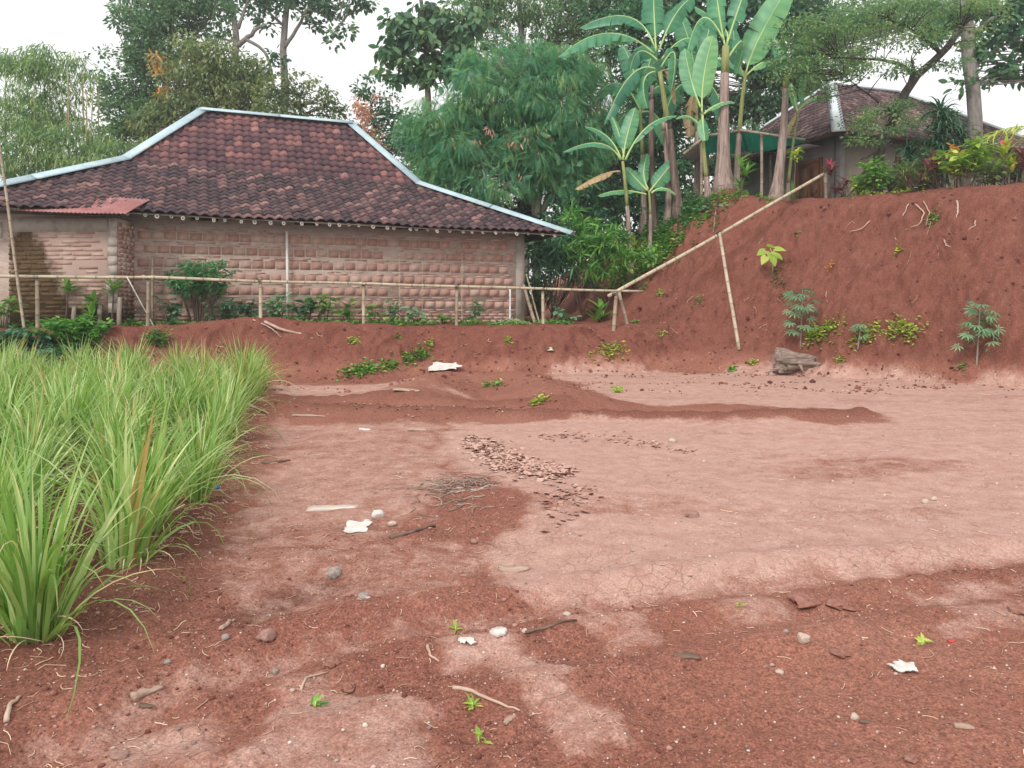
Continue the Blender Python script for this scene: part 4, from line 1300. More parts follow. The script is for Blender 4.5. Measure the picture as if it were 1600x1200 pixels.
def tree(name, label, cat, trunks, lobes, mat, bmat, kind='diamond', per_m2=6.0, leaves_per=26, clump=.45, L=(.14, .24), W=(.07, .12), droop=.3, fr=.6,
         tb=0.0, extra=(), group=None, br=(.035, .008), flat_=.6):
    """trunks: lists of (px, py, distance) with start radius and end radius; the first trunk starts at the ground"""
    x0, y0, Y0 = trunks[0][0][0]
    b = at(x0, y0, Y0); g = np.array([b[0], b[1], gz(b[0], b[1])])
    t = thing(name, label, cat, g, group=group)
    mb = MB(); frame = []
    for i, (pts, r0, r1) in enumerate(trunks):
        w = [at(*p) for p in pts]
        if i == 0: w = [g - [0, 0, .2]] + w if abs(w[0][2] - g[2]) > .3 else [g - [0, 0, .2]] + w[1:]
        frame.append(limb(mb, w, r0, r1))
    cr, cp = crown(lobes, mat, kind, per_m2, leaves_per, clump, L, W, t, g, droop, tint_bias=tb, flat_=flat_)
    fr_pts = np.concatenate(frame)
    fr_pts = fr_pts[fr_pts[:, 2] > fr_pts[:, 2].max() * .45 + fr_pts[:, 2].min() * .55]
    branches(mb, fr_pts, cp, br[0], br[1], fr)
    mb.build('trunk', bmat, t, True, lambda V: V - g)
    for (el, em, ek, kw) in extra:
        crown(el, em, ek, kw.get('per', 8), kw.get('lp', 20), kw.get('clump', .25), kw.get('L', L), kw.get('W', W), t, g, kw.get('droop', droop), kw.get('name', 'new_leaves'))[0]['kind'] = 'stuff'
    return t

# ------------------------------------------------------------------ trees behind the long house
tree('broadleaf_tree', 'tall dark green tree at the left, highest crown behind the bamboo', 'tree',
     [([(255, 300, 38), (258, 200, 38), (262, 100, 38), (270, 20, 38)], .34, .12), ([(260, 150, 38), (225, 120, 38), (205, 95, 38)], .12, .05), ([(262, 110, 38), (300, 60, 38), (330, 20, 38)], .14, .05)],
     [(268, 30, 38, 80, 50), (225, 25, 38, 45, 40), (215, 115, 38, 52, 45), (205, 170, 38, 48, 45), (310, 5, 38, 60, 35), (250, 85, 38, 60, 45), (190, 215, 38, 30, 30), (240, 200, 38, 60, 50), (170, 150, 38, 18, 30)],
     G_DEEP, B_BROWN, 'diamond', 5.0, 30, .55, (.17, .30), (.09, .15), tb=.22)
tree('olive_tree', 'olive brown rounded tree with orange young leaves behind the roof ridge', 'tree',
     [([(330, 300, 35), (332, 200, 35), (330, 120, 35), (325, 70, 35)], .26, .08), ([(332, 180, 35), (375, 150, 35)], .1, .04), ([(332, 170, 35), (285, 140, 35)], .1, .04)],
     [(325, 85, 35, 55, 38), (300, 125, 35, 62, 42), (370, 125, 35, 60, 42), (340, 160, 35, 85, 40), (395, 160, 35, 40, 30), (290, 180, 35, 60, 32), (235, 190, 35, 38, 20), (260, 205, 35, 50, 30), (400, 105, 35, 20, 18), (350, 200, 35, 60, 30)],
     G_OLIVE, B_BROWN, 'lance', 5.5, 30, .5, (.18, .32), (.06, .10), droop=.55, tb=.14,
     extra=[([(246, 95, 34.2, 14, 22), (252, 142, 34.4, 10, 10)], G_ORANGE, 'lance', dict(per=6, lp=22, L=(.16, .26), W=(.06, .09), name='orange_leaves'))])
tree('tall_sparse_tree', 'very tall sparse tree with bare forked grey trunk against the white sky', 'tree',
     [([(443, 260, 44), (443, 150, 44), (445, 60, 44), (449, -20, 44), (452, -70, 44)], .30, .12), ([(444, 75, 44), (465, 45, 44), (480, 15, 44), (500, -15, 44)], .12, .05), ([(444, 40, 44), (425, 25, 44), (405, 0, 44)], .1, .05),
      ([(480, 15, 44), (510, 22, 44), (535, 35, 44)], .07, .03)],
     [(470, 8, 44, 45, 22), (520, 15, 44, 40, 16), (535, 55, 44, 20, 16), (560, 5, 44, 30, 10), (430, -5, 44, 40, 18), (575, 5, 44, 14, 8), (495, 35, 44, 18, 10), (505, -20, 44, 70, 25), (415, 40, 44, 12, 10)],
     G_DEEP, B_GREY, 'broad', 2.6, 20, .5, (.22, .36), (.14, .22), fr=.5, br=(.05, .012))
tree('forked_grey_tree', 'grey Y-forked tree with thin leaf tufts left of the tallest trunk', 'tree',
     [([(368, 260, 43), (368, 120, 43), (372, 75, 43), (372, 40, 43), (362, 10, 43), (350, -30, 43)], .32, .09), ([(372, 72, 43), (395, 50, 43), (415, 38, 43)], .16, .08), ([(372, 45, 43), (382, 15, 43), (395, -20, 43)], .11, .05),
      ([(385, 62, 43), (415, 80, 43), (425, 110, 43), (430, 150, 43)], .1, .05)],
     [(340, 8, 43, 32, 22), (400, 12, 43, 26, 16), (385, -15, 43, 50, 20), (350, 45, 43, 12, 18), (430, 85, 43, 10, 14), (415, 110, 43, 16, 18), (340, 60, 43, 8, 10)],
     G_DEEP, B_GREY, 'broad', 2.6, 20, .45, (.20, .34), (.13, .2), fr=.5, br=(.045, .012))
tree('small_olive_tree', 'low olive tree showing over the right half of the roof ridge', 'tree',
     [([(470, 300, 33), (470, 200, 33), (468, 150, 33)], .16, .05)],
     [(440, 155, 33, 45, 32), (485, 155, 33, 45, 34), (520, 170, 33, 22, 22), (465, 125, 33, 28, 18), (415, 135, 33, 22, 20), (440, 190, 33, 60, 25), (500, 190, 33, 45, 25)],
     G_OLIVE, B_BROWN, 'diamond', 4.2, 26, .42, (.14, .24), (.07, .11), fr=.4)
tree('dry_topped_tree', 'small tree with a pinkish dry plume beside the roof ridge end', 'tree',
     [([(585, 300, 31), (585, 220, 31), (580, 160, 31)], .14, .05)],
     [(585, 148, 31, 34, 26), (610, 180, 31, 36, 30), (600, 215, 31, 45, 30), (640, 215, 31, 35, 30), (575, 240, 31, 40, 20)],
     G_DEEP, B_BROWN, 'diamond', 5.0, 28, .4, (.14, .24), (.08, .12), fr=.4,
     extra=[([(564, 172, 29, 13, 16), (570, 192, 29, 14, 18), (582, 215, 29, 14, 14)], G_DRYPINK, 'lance', dict(per=12, lp=24, L=(.12, .2), W=(.04, .07), name='dry_plume')),
            ([(610, 160, 30.4, 30, 12), (600, 205, 30.4, 30, 16)], G_DRYPINK, 'lance', dict(per=2, lp=14, L=(.12, .2), W=(.04, .07), name='dry_leaves'))])
tree('teak_tree', 'teak tree with large dark drooping leaves, silhouetted left of centre', 'tree',
     [([(672, 330, 33), (672, 200, 33), (668, 110, 33), (660, 40, 33), (655, -20, 33)], .2, .07), ([(668, 110, 33), (630, 90, 33), (605, 70, 33)], .08, .03), ([(666, 80, 33), (700, 60, 33), (725, 40, 33)], .08, .03)],
     [(640, 55, 33, 38, 28), (690, 75, 33, 36, 36), (612, 82, 33, 18, 28), (720, 35, 33, 34, 28), (655, 105, 33, 40, 22), (625, 35, 33, 28, 14), (665, 15, 33, 25, 18), (610, 115, 33, 16, 12), (690, 120, 33, 30, 20), (735, 85, 33, 25, 25)],
     G_DEEP, B_BROWN, 'broad', 3.8, 15, .45, (.30, .52), (.18, .30), droop=.6, fr=.6, tb=.12)
tree('airy_tall_tree', 'tall airy pale green tree filling the sky above the centre', 'tree',
     [([(820, 330, 37), (818, 150, 37), (815, 60, 37), (810, -40, 37)], .28, .1), ([(816, 100, 37), (860, 60, 37), (900, 10, 37)], .12, .05), ([(816, 80, 37), (770, 40, 37), (750, 0, 37)], .1, .05)],
     [(745, 20, 37, 55, 35), (805, 10, 37, 60, 40), (870, 30, 37, 60, 45), (930, 55, 37, 45, 50), (780, 70, 37, 45, 30), (850, 85, 37, 55, 35), (905, 110, 37, 40, 40), (960, 20, 37, 50, 35), (760, -15, 37, 60, 25), (900, -20, 37, 80, 25)],
     G_AIRY, B_GREY, 'lance', 6.0, 28, .5, (.16, .30), (.05, .09), droop=.5, fr=.5)
tree('feathery_tree', 'big bright green feathery tree with several pale stems behind the house end', 'tree',
     [([(838, 345, 26.5), (832, 310, 26.5), (822, 270, 26.5), (800, 225, 26.5), (780, 180, 26.5)], .15, .05), ([(838, 340, 26.4), (845, 290, 26.4), (850, 250, 26.4), (865, 200, 26.4), (880, 150, 26.4)], .13, .04),
      ([(843, 340, 26.6), (862, 300, 26.6), (868, 260, 26.6), (895, 220, 26.6), (930, 190, 26.6)], .12, .04), ([(822, 270, 26.5), (780, 250, 26.5), (730, 235, 26.5), (690, 215, 26.5)], .08, .03), ([(850, 250, 26.5), (820, 190, 26.5), (825, 130, 26.5)], .07, .03)],
     [(700, 185, 26.5, 62, 42), (770, 150, 26.5, 80, 50), (860, 165, 26.2, 75, 55), (672, 232, 26.5, 45, 34), (735, 245, 26, 75, 42), (830, 240, 26, 70, 40), (890, 120, 27, 55, 45), (765, 105, 27, 60, 28), (835, 95, 27, 65, 35),
      (905, 235, 26.4, 45, 40), (935, 175, 27, 30, 45), (775, 290, 25.8, 65, 24), (700, 275, 26, 45, 24), (880, 285, 26, 40, 20), (790, 190, 27.5, 90, 60), (850, 230, 27.5, 80, 60), (720, 215, 27.5, 70, 50), (640, 195, 27, 25, 25)],
     G_FEATHER, B_PALE, 'frond', 6.6, 16, .5, (.34, .55), (.16, .26), droop=.6, fr=.5, br=(.025, .007), flat_=.4, tb=.24,
     extra=[([(740, 190, 25.4, 100, 70), (860, 170, 25.2, 90, 70)], G_AIRY, 'lance', dict(per=1.6, lp=9, clump=.35, L=(.14, .24), W=(.025, .04), droop=1.6, name='seed_pods')),
            ([(830, 235, 25.3, 70, 40), (760, 215, 25.2, 60, 30)], G_DRYPINK, 'lance', dict(per=.9, lp=10, clump=.3, L=(.16, .3), W=(.03, .05), droop=1.0, name='dry_pods'))])
tree('shade_tree', 'dark leafy tree closing the view behind the banana stems', 'tree',
     [([(1180, 300, 33), (1182, 180, 33), (1185, 90, 33), (1190, 10, 33)], .26, .09), ([(1183, 140, 33), (1230, 100, 33), (1260, 60, 33)], .1, .04), ([(1183, 120, 33), (1120, 70, 33), (1080, 30, 33)], .1, .04)],
     [(1170, 95, 33, 60, 55), (1230, 120, 33, 48, 50), (1080, 55, 33, 55, 50), (1200, 30, 33, 75, 45), (1190, 170, 33, 60, 30), (1080, 120, 33, 40, 40), (1130, 10, 33, 80, 40), (1250, 10, 33, 60, 40), (1050, 10, 33, 60, 40), (960, 0, 34, 60, 40), (1060, 165, 33, 45, 35), (1130, 190, 33, 55, 30), (1255, 175, 33, 25, 25)],
     G_DEEP, B_BROWN, 'diamond', 5.0, 30, .5, (.18, .32), (.10, .17), tb=.02)
tree('leaning_forest_tree', 'bluish green tree standing between the feathery tree and the bananas', 'tree',
     [([(958, 340, 31), (958, 250, 31), (962, 150, 31), (950, 90, 31)], .22, .07), ([(962, 160, 31), (985, 120, 31), (1000, 60, 31)], .1, .04), ([(960, 150, 31), (930, 110, 31)], .07, .03)],
     [(965, 60, 31, 45, 45), (1000, 20, 31, 50, 40), (930, 130, 31, 22, 25), (995, 215, 31, 40, 35), (940, 255, 31, 45, 35), (960, 300, 31, 60, 30), (1010, 140, 31, 25, 40)],
     G_MID, B_DARK, 'diamond', 6.5, 28, .45, (.16, .28), (.08, .13), fr=.5)
tree('slanting_feathery_tree', 'feathery tree with dark slanting trunk spreading over the upper house', 'tree',
     [([(1368, 270, 22.5), (1380, 215, 22.5), (1396, 175, 22.5), (1418, 135, 22.4), (1440, 108, 22.3), (1480, 80, 22.2), (1500, 45, 22)], .17, .09), ([(1420, 135, 22.4), (1428, 110, 22.4), (1424, 95, 22.4)], .07, .05),
      ([(1430, 115, 22.4), (1405, 100, 22.4), (1370, 92, 22.2), (1310, 90, 22)], .07, .02), ([(1470, 84, 22.2), (1440, 55, 22.2), (1390, 30, 22)], .07, .025), ([(1395, 175, 22.5), (1360, 150, 22.3), (1320, 120, 22)], .045, .015),
      ([(1380, 215, 22.4), (1365, 240, 22), (1345, 250, 21.8)], .04, .015)],
     [(1300, 50, 22, 60, 32), (1380, 25, 22, 75, 30), (1460, 10, 22, 80, 25), (1325, 100, 22, 55, 26), (1255, 105, 22, 42, 32), (1430, 62, 22, 65, 20), (1530, 15, 22, 50, 25), (1240, 60, 22, 38, 35), (1385, 168, 22, 42, 14), (1345, 190, 21.8, 34, 12),
      (1490, 95, 22, 30, 14), (1285, 140, 22, 30, 16), (1375, 205, 21.6, 45, 12), (1350, 222, 21.5, 30, 10), (1225, 105, 22, 25, 28), (1400, 110, 22, 35, 15), (1420, 190, 22, 30, 12), (1520, 60, 22, 25, 16)],
     G_AIRY, B_DARK, 'diamond', 7.5, 58, .46, (.075, .14), (.035, .065), droop=.15, fr=.6, br=(.018, .005), flat_=.26, tb=0)
tree('straight_trunk_tree', 'straight tall trunk with dark leathery leaves near the right edge', 'tree',
     [([(1524, 290, 26), (1523, 180, 26), (1516, 110, 26), (1510, 50, 26), (1506, -30, 26), (1504, -90, 26)], .24, .2), ([(1516, 110, 26), (1550, 80, 26), (1585, 60, 26)], .07, .03), ([(1512, 60, 26), (1560, 20, 26), (1600, 0, 26)], .09, .03)],
     [(1570, 55, 26, 34, 36), (1592, 100, 26, 26, 32), (1560, 10, 26, 50, 28), (1500, 128, 26, 22, 14), (1545, 125, 26, 18, 14), (1605, 40, 26, 30, 50), (1500, 15, 26, 40, 25), (1560, 95, 26, 24, 22), (1470, 40, 26.5, 40, 20), (1585, 20, 26, 40, 40), (1540, 70, 26, 24, 24), (1640, 90, 26, 40, 50)],
     G_DEEP, B_GREY, 'broad', 3.6, 16, .4, (.22, .36), (.13, .2), fr=.7)

tree('backdrop_tree', 'dense green tree filling the gap behind the tall torn-leaved banana', 'tree',
     [([(1010, 330, 36), (1010, 240, 36), (1005, 150, 36)], .2, .07)],
     [(1000, 190, 36, 60, 50), (960, 240, 36, 55, 45), (1050, 240, 36, 50, 45), (1010, 110, 36, 50, 50), (930, 310, 36, 70, 45), (1040, 310, 36, 60, 40), (1060, 170, 36, 40, 40), (900, 250, 36, 40, 40)],
     G_MID, B_BROWN, 'diamond', 7.0, 28, .5, (.18, .32), (.10, .16), fr=.2, tb=.08)
tree('backdrop_tree', 'pale green tree showing over the upper house roof behind the slanting trunk', 'tree',
     [([(1290, 320, 36), (1290, 240, 36), (1280, 150, 36), (1275, 80, 36)], .2, .07)],
     [(1280, 60, 36, 55, 50), (1265, 130, 36, 35, 45), (1330, 30, 36, 70, 40), (1420, 20, 36, 80, 35), (1500, 15, 36, 70, 30), (1330, 95, 36, 40, 25)],
     G_AIRY, B_GREY, 'diamond', 5.0, 26, .5, (.16, .3), (.08, .13), fr=.3)

# ------------------------------------------------------------------ bamboo grove at the left
def bamboo_grove(name, label, cx, Y, spots, lobes):
    b = at(cx, 300, Y); g = np.array([b[0], b[1], gz(b[0], b[1])])
    t = thing(name, label, 'bamboo', g)
    for (x0, y0, x1, y1, r) in spots:
        dy_ = rng.uniform(-1.5, .4); p0, p1 = at(x0, y0, Y + dy_), at(x1 + rng.normal(0, 5), y1 + rng.uniform(5, 50), Y + dy_)
        p0[2] = g[2] - .1
        mb = MB()
        c = bez(p0, (p0 + p1) / 2 + [rng.normal(0, .3), 0, .9], p1, 16)
        r_ = np.linspace(r * .8, r * .3, 16) * np.where(np.arange(16) % 2, 1.1, 1.0)
        mb.tube(c, r_, 6, True, np.where(np.arange(16) % 2, .5, .05)); mb.build('culm', MAT_CULM, t, True, lambda V: V - g)
    crown(lobes, G_BAMBOO, 'lance', 5.0, 44, .55, (.22, .40), (.030, .055), t, g, .9, 'foliage', .05, .7)
MAT_CULM = bamboo_mat('living_bamboo', [(0.24, 0.24, 0.10), (0.34, 0.31, 0.15), (0.42, 0.37, 0.22)])
bamboo_grove('bamboo_grove', 'feathery bamboo grove with pale yellow culms at the far left', 90, 33,
    [(60, 300, 55, 85, .06), (72, 300, 70, 70, .06), (85, 300, 88, 95, .06), (100, 300, 103, 80, .07), (116, 300, 120, 95, .075), (119, 300, 118, 120, .06), (134, 300, 138, 105, .06), (142, 300, 148, 120, .06), (148, 300, 153, 130, .06), (45, 300, 25, 90, .06), (30, 300, 5, 100, .06), (95, 300, 99, 130, .05)],
    [(70, 100, 33, 45, 26), (30, 110, 33, 40, 26), (110, 115, 33, 38, 30), (25, 165, 32, 50, 40), (85, 175, 34, 50, 45), (40, 225, 31.5, 60, 45), (95, 235, 31.5, 60, 36), (175, 232, 31.5, 55, 18), (140, 215, 33, 30, 30), (15, 255, 31, 50, 25), (130, 255, 31, 70, 18), (0, 90, 33, 25, 18), (215, 222, 32, 25, 12)])

# ------------------------------------------------------------------ undergrowth between the house end and the bank
def shrub(name, label, px, py, Y, lobes, mat, kind='broad', per=9, lp=18, clump=.3, L=(.12, .22), W=(.07, .12), droop=.3, cat='shrub', group=None, tb=0.0):
    b = at(px, py, Y); g = np.array([b[0], b[1], gz(b[0], b[1])])
    t = thing(name, label, cat, g, group=group)
    cr, cp = crown(lobes, mat, kind, per / 1.75, lp, clump, L, W, t, g, droop, 'foliage', tb)
    mb = MB()
    branches(mb, [g - [0, 0, .05], g + [.1, 0, .1]], cp, .016, .004, .10)
    if not mb.v: branches(mb, [g - [0, 0, .05]], cp[:3], .016, .004, 2)
    mb.build('stems', B_BROWN, t, False, lambda V: V - g)
    return t
shrub('understory_shrub', 'dark shrub under the feathery tree, right above the roof hip', 740, 330, 27.5, [(740, 300, 27.5, 60, 30), (690, 290, 27.5, 40, 25), (800, 320, 27.5, 50, 30), (650, 262, 27.5, 35, 28)], G_DEEP)
shrub('understory_shrub', 'dark shrub behind the pale stems of the feathery tree', 860, 345, 28.5, [(860, 310, 28.5, 60, 45), (905, 330, 28.5, 45, 40), (820, 340, 28.5, 45, 35), (930, 290, 28.5, 40, 40), (880, 370, 28.5, 60, 40)], G_DEEP)
shrub('understory_shrub', 'deep green shrub filling the gap left of the small banana plant', 905, 350, 25.8, [(895, 325, 25.8, 40, 26), (930, 345, 25.8, 40, 26), (870, 350, 25.8, 36, 26)], G_MID, tb=-.1)
shrub('understory_shrub', 'green shrub on the slope behind the brown banana trunks', 1080, 300, 27.5, [(1085, 262, 27.5, 40, 30), (1030, 285, 27.5, 40, 30), (1065, 300, 27.5, 60, 26), (985, 315, 27.5, 40, 26), (1130, 265, 28.5, 40, 24)], G_MID)
shrub('understory_shrub', 'dark shrub behind the awning posts', 1150, 290, 29.5, [(1150, 262, 29.5, 50, 30), (1200, 260, 29.5, 40, 26), (1100, 230, 29.5, 40, 30), (1160, 215, 29.5, 60, 26)], G_DEEP)
shrub('hanging_fern_bush', 'bush of drooping fern-like leaves at the house corner', 868, 430, 22.6, [(862, 385, 22.6, 32, 24), (848, 405, 22.5, 26, 24), (885, 400, 22.6, 28, 24), (895, 370, 22.9, 30, 22), (845, 385, 22.9, 24, 20)], G_MID, 'strap_b', 14, 16, .16, (.35, .6), (.035, .055), .2)
shrub('long_leaved_bush', 'glossy long-leaved bush in front of the small banana plant', 935, 440, 22.4, [(925, 372, 22.4, 34, 26), (950, 395, 22.3, 34, 28), (905, 400, 22.3, 30, 30), (930, 425, 22.1, 28, 16), (965, 370, 22.8, 24, 20), (900, 345, 22.9, 30, 20)], G_WEED, 'strap_s', 14, 18, .14, (.28, .46), (.05, .08), .05, tb=-.12)
shrub('slope_shrub', 'bright low shrub on the slope above the bamboo handrail foot', 1000, 420, 22.6, [(1000, 405, 22.6, 32, 18), (975, 418, 22.3, 24, 14), (1020, 392, 22.9, 22, 12), (985, 395, 22.8, 22, 14)], G_WEED, 'broad', 22, 16, .18, (.08, .14), (.05, .09))
shrub('understory_shrub', 'dark shrub low behind the small banana stem', 985, 350, 28.0, [(985, 338, 28, 45, 30), (940, 360, 27.5, 40, 30), (1030, 330, 28, 40, 26), (900, 400, 26.5, 45, 30)], G_MID, tb=-.1)
shrub('understory_shrub', 'shaded shrub low in the gap beside the house corner', 862, 455, 24.0, [(862, 430, 24, 36, 26), (905, 430, 24, 36, 26), (840, 455, 24.5, 24, 24)], G_DEEP, 'strap_s', 10, 16, .16, (.25, .4), (.04, .06))
shrub('understory_shrub', 'dark shrub seen just past the house corner pillar', 842, 430, 26.0, [(842, 400, 26, 34, 30), (836, 445, 26, 26, 30), (870, 390, 26, 40, 30), (850, 360, 26.3, 40, 30)], G_DEEP)

# ------------------------------------------------------------------ bananas on the knoll
def blade(p0, p1, p2, w, face, torn, petiole=.1, n=22):
    """banana leaf along a bent midrib; torn leaves hang in ragged strips"""
    c = bez(p0, p1, p2, n + 1)
    tan = unit(np.gradient(c, axis=0))
    face = np.asarray(face, float)
    S = unit(np.cross(tan, np.broadcast_to(face, tan.shape))); Nn = np.cross(S, tan)
    t = np.linspace(0, 1, n + 1)
    tt = np.clip((t - petiole) / (1 - petiole), 0, 1)
    prof = np.clip(np.sin(math.pi * np.clip(tt, 0, 1) ** .8) ** .38, 0, 1) * (tt > 0)
    prof = np.where(t > .985, .06, prof)
    V, F, T = [], [], []
    L = np.linalg.norm(p2 - p0)
    for side in (-1, 1):
        i = int(petiole * n)
        while i < n:
            step = 2 + int(rng.integers(0, 3)) if torn > 0 else 4
            j = min(n, i + step)
            dz = .18 + torn * rng.uniform(.3, 1.1) + rng.normal(0, .03)
            skew = rng.normal(0, .10) * torn
            b0 = len(V)
            for k in range(i, j + 1):
                kk = k - (.28 * torn if (k == j and j < n) else 0)
                cc = c[k]; ww = w * prof[k] * rng.uniform(.96, 1.02)
                a1, a2 = dz * .5, dz * 1.25
                e1 = S[k] * side * math.cos(a1) - Nn[k] * math.sin(a1) - UPV * torn * .12
                e2 = S[k] * side * math.cos(a2) - Nn[k] * math.sin(a2) - UPV * torn * .3
                sh = tan[k] * (.25 * ww + skew * ww) - (tan[k] * .28 * torn * L / n if k == j else 0)
                V += [cc, cc + e1 * ww * .5 + sh * .4, cc + e1 * ww * .5 + e2 * ww * .5 + sh]
                tv = .5 + .1 * side + rng.normal(0, .04)
                sv = .10 * (1 if (k % 2) else -1)
                T += [tv, tv + sv, tv + sv]
            for k in range(j - i):
                q = b0 + 3 * k
                F += [[q, q + 3, q + 4, q + 1], [q + 1, q + 4, q + 5, q + 2]]
            i = j
    return np.array(V), F, np.array(T), c

MAT_RIB = leaf_mat('banana_midrib', [(0.22, 0.33, 0.12), (0.34, 0.43, 0.19)], .15)
def stem_mat(name, cols):
    return simple_mat(name, cols, 4.0, .8, .5, .015, stretch=(5, 5, .5))
MAT_PSEUDO = stem_mat('banana_stem_green', [(0.14, 0.17, 0.06), (0.26, 0.28, 0.11), (0.36, 0.33, 0.16)])
MAT_HUSK = stem_mat('banana_stem_husk', [(0.15, 0.10, 0.085), (0.30, 0.225, 0.20), (0.42, 0.34, 0.31)])
MAT_HUSK_DARK = stem_mat('banana_stem_old', [(0.06, 0.042, 0.036), (0.14, 0.10, 0.085), (0.24, 0.18, 0.155)])

def banana(name, label, stem, Y, r, leaves, mat=None, tone=.45, toY=None, green_from=.6, husk=MAT_HUSK):
    (x0, y0), (x1, y1) = stem
    b = at(x0, y0, Y); g = np.array([b[0], b[1], min(gz(b[0], b[1]), b[2])])
    t = thing(name, label, 'banana plant', g)
    top = at(x1, y1, Y)
    base = g - [0, 0, .15]
    k = 12
    c = bez(base, (base + top) / 2 + [rng.normal(0, .08), 0, 0], top, k)
    s = np.linspace(0, 1, k)
    rad = r * (1.25 * np.exp(-s * 9) + 1.0 - .45 * s)
    cut = max(2, int(green_from * k))
    mb = MB(); mb.tube(c[:cut + 1], rad[:cut + 1], 10)
    ang0 = rng.uniform(0, 6, 14)
    for q in range(14):                                    # loose strips of dry sheath
        a0 = rng.uniform(0, .5) * cut; a1 = min(cut, a0 + rng.uniform(2.5, 5))
        ts = np.linspace(a0, a1, 5)
        cc = np.stack([np.interp(ts, np.arange(k), c[:, i]) for i in range(3)], 1)
        rr = np.interp(ts, np.arange(k), rad) * np.array([1.06, 1.02, 1.03, 1.05, 1.12])
        d0 = np.array([math.cos(ang0[q]), math.sin(ang0[q]), 0]); d1 = np.array([math.cos(ang0[q] + .55), math.sin(ang0[q] + .55), 0])
        V = np.concatenate([cc + d0 * rr[:, None], cc + d1 * rr[:, None]])
        mb.add(V, [[i, i + 1, 6 + i, 5 + i] for i in range(4)], .3)
    mb.build('pseudostem', husk, t, True, lambda V: V - g)
    mb = MB(); mb.tube(c[cut:], rad[cut:] * .97, 10)
    if len(leaves): mb.build('crown_shaft', MAT_PSEUDO, t, True, lambda V: V - g)
    elif len(mb.v): mb.build('top', husk, t, True, lambda V: V - g)
    for (ax, ay, bx, by, cx, cy, w, dy, face, torn, dry) in leaves:
        p0, p1, p2 = at(ax, ay, Y), at(bx, by, Y + dy * .5), at(cx, cy, Y + dy)
        p1 = 2 * p1 - (p0 + p2) / 2                         # pass through the middle point
        ww = w * .78 * Y / FPX
        torn = torn if torn < .04 else min(1.0, torn + .2)
        fv = {'u': (0, -.25, 1.0), 'v': (0, -1.0, .25), 'l': (-.6, -.8, .3), 'r': (.6, -.8, .3), 'd': (0.2, -.5, .8)}[face]
        V, F, T, cl = blade(p0, p1, p2, ww, fv, torn, .22 if np.linalg.norm(p2 - p0) > 1.2 else .12)
        tn = np.clip(T + tone - .58 + rng.normal(0, .12), 0, 1)
        leaf = link('leaf', mesh_np('leaf', V - g, F, G_BANANA_DRY if dry else G_BANANA, True, np.stack([tn, tn, tn, tn * 0 + 1], 1)), t)
        mb = MB(); mb.tube(cl, np.linspace(.035, .006, len(cl)), 5, True)
        mb.build('midrib', G_BANANA_DRY if dry else MAT_RIB, leaf, True, lambda V: V - g)
    return t

banana('banana_plant', 'small banana plant with broad green leaves left of the knoll', ((986, 365), (973, 252)), 23.6, .085,
       [(973, 250, 981, 208, 993, 168, 17, .2, 'v', .05, 0), (970, 250, 935, 224, 880, 238, 14, -.4, 'u', .35, 0), (970, 248, 948, 213, 914, 198, 14, .3, 'u', .1, 0), (977, 250, 1012, 198, 1058, 181, 12, .3, 'u', .3, 0),
        (969, 268, 938, 274, 898, 296, 11, -.2, 'u', .9, 1), (975, 246, 968, 212, 956, 182, 10, .5, 'v', .3, 0)], tone=.42)
banana('banana_plant', 'banana sucker with wide low leaves between the small plant and the knoll', ((1014, 335), (1014, 298)), 23.9, .06,
       [(1014, 300, 1032, 278, 1056, 248, 18, .2, 'v', .05, 0), (1012, 298, 996, 282, 978, 262, 16, .2, 'v', .05, 0), (1010, 304, 970, 298, 934, 306, 13, -.3, 'u', .15, 0), (1018, 302, 1036, 294, 1056, 304, 11, -.2, 'u', .1, 0), (1013, 296, 1006, 270, 1012, 240, 12, .4, 'v', .1, 0)], tone=.55)
banana('banana_plant', 'tall banana with long torn leaves arching left over the feathery tree', ((1056, 328), (1031, 112)), 25.2, .14,
       [(1022, 84, 950, 52, 872, 90, 24, -.5, 'u', .75, 0), (1022, 72, 980, 26, 905, 44, 24, .4, 'u', .6, 0), (1025, 80, 1022, 20, 1020, -40, 30, .3, 'v', .5, 0), (1030, 78, 1056, 22, 1084, -5, 22, .4, 'v', .4, 0), (1033, 105, 1054, 84, 1048, 146, 16, -.3, 'r', .3, 0),
        (1024, 108, 984, 120, 944, 196, 20, -.4, 'l', 1.0, 0), (1028, 95, 1000, 80, 985, 108, 22, .2, 'l', .2, 0), (1024, 112, 1006, 128, 1012, 170, 20, -.3, 'v', .8, 0), (1034, 92, 1075, 60, 1098, 90, 20, .5, 'u', .6, 0), (1033, 112, 1050, 118, 1056, 165, 12, .2, 'r', .6, 1)], tone=.32, husk=MAT_HUSK)
banana('banana_plant', 'thick pale banana trunk at the middle of the knoll', ((1130, 300), (1134, 72)), 23.4, .2,
       [(1133, 72, 1122, 10, 1114, -60, 24, .2, 'v', .5, 0), (1135, 72, 1155, 10, 1178, -50, 22, .4, 'v', .5, 0), (1130, 62, 1098, 28, 1074, 82, 22, .2, 'u', .85, 0), (1138, 90, 1160, 66, 1150, 118, 16, .6, 'r', .3, 0), (1136, 66, 1128, 40, 1085, 10, 20, .5, 'u', .5, 0)], tone=.4, green_from=.78)
banana('banana_plant', 'young banana with two big upright leaves left of the thick trunk', ((1108, 300), (1097, 178)), 23.2, .075,
       [(1097, 176, 1100, 118, 1114, 56, 24, .2, 'v', .02, 0), (1095, 168, 1080, 125, 1070, 76, 20, .3, 'v', .05, 0), (1096, 200, 1076, 182, 1056, 186, 11, -.1, 'u', .1, 0), (1098, 180, 1099, 200, 1102, 220, 12, -.3, 'v', .05, 0), (1100, 178, 1124, 162, 1148, 160, 9, .1, 'u', .4, 0)], tone=.62, green_from=.3)
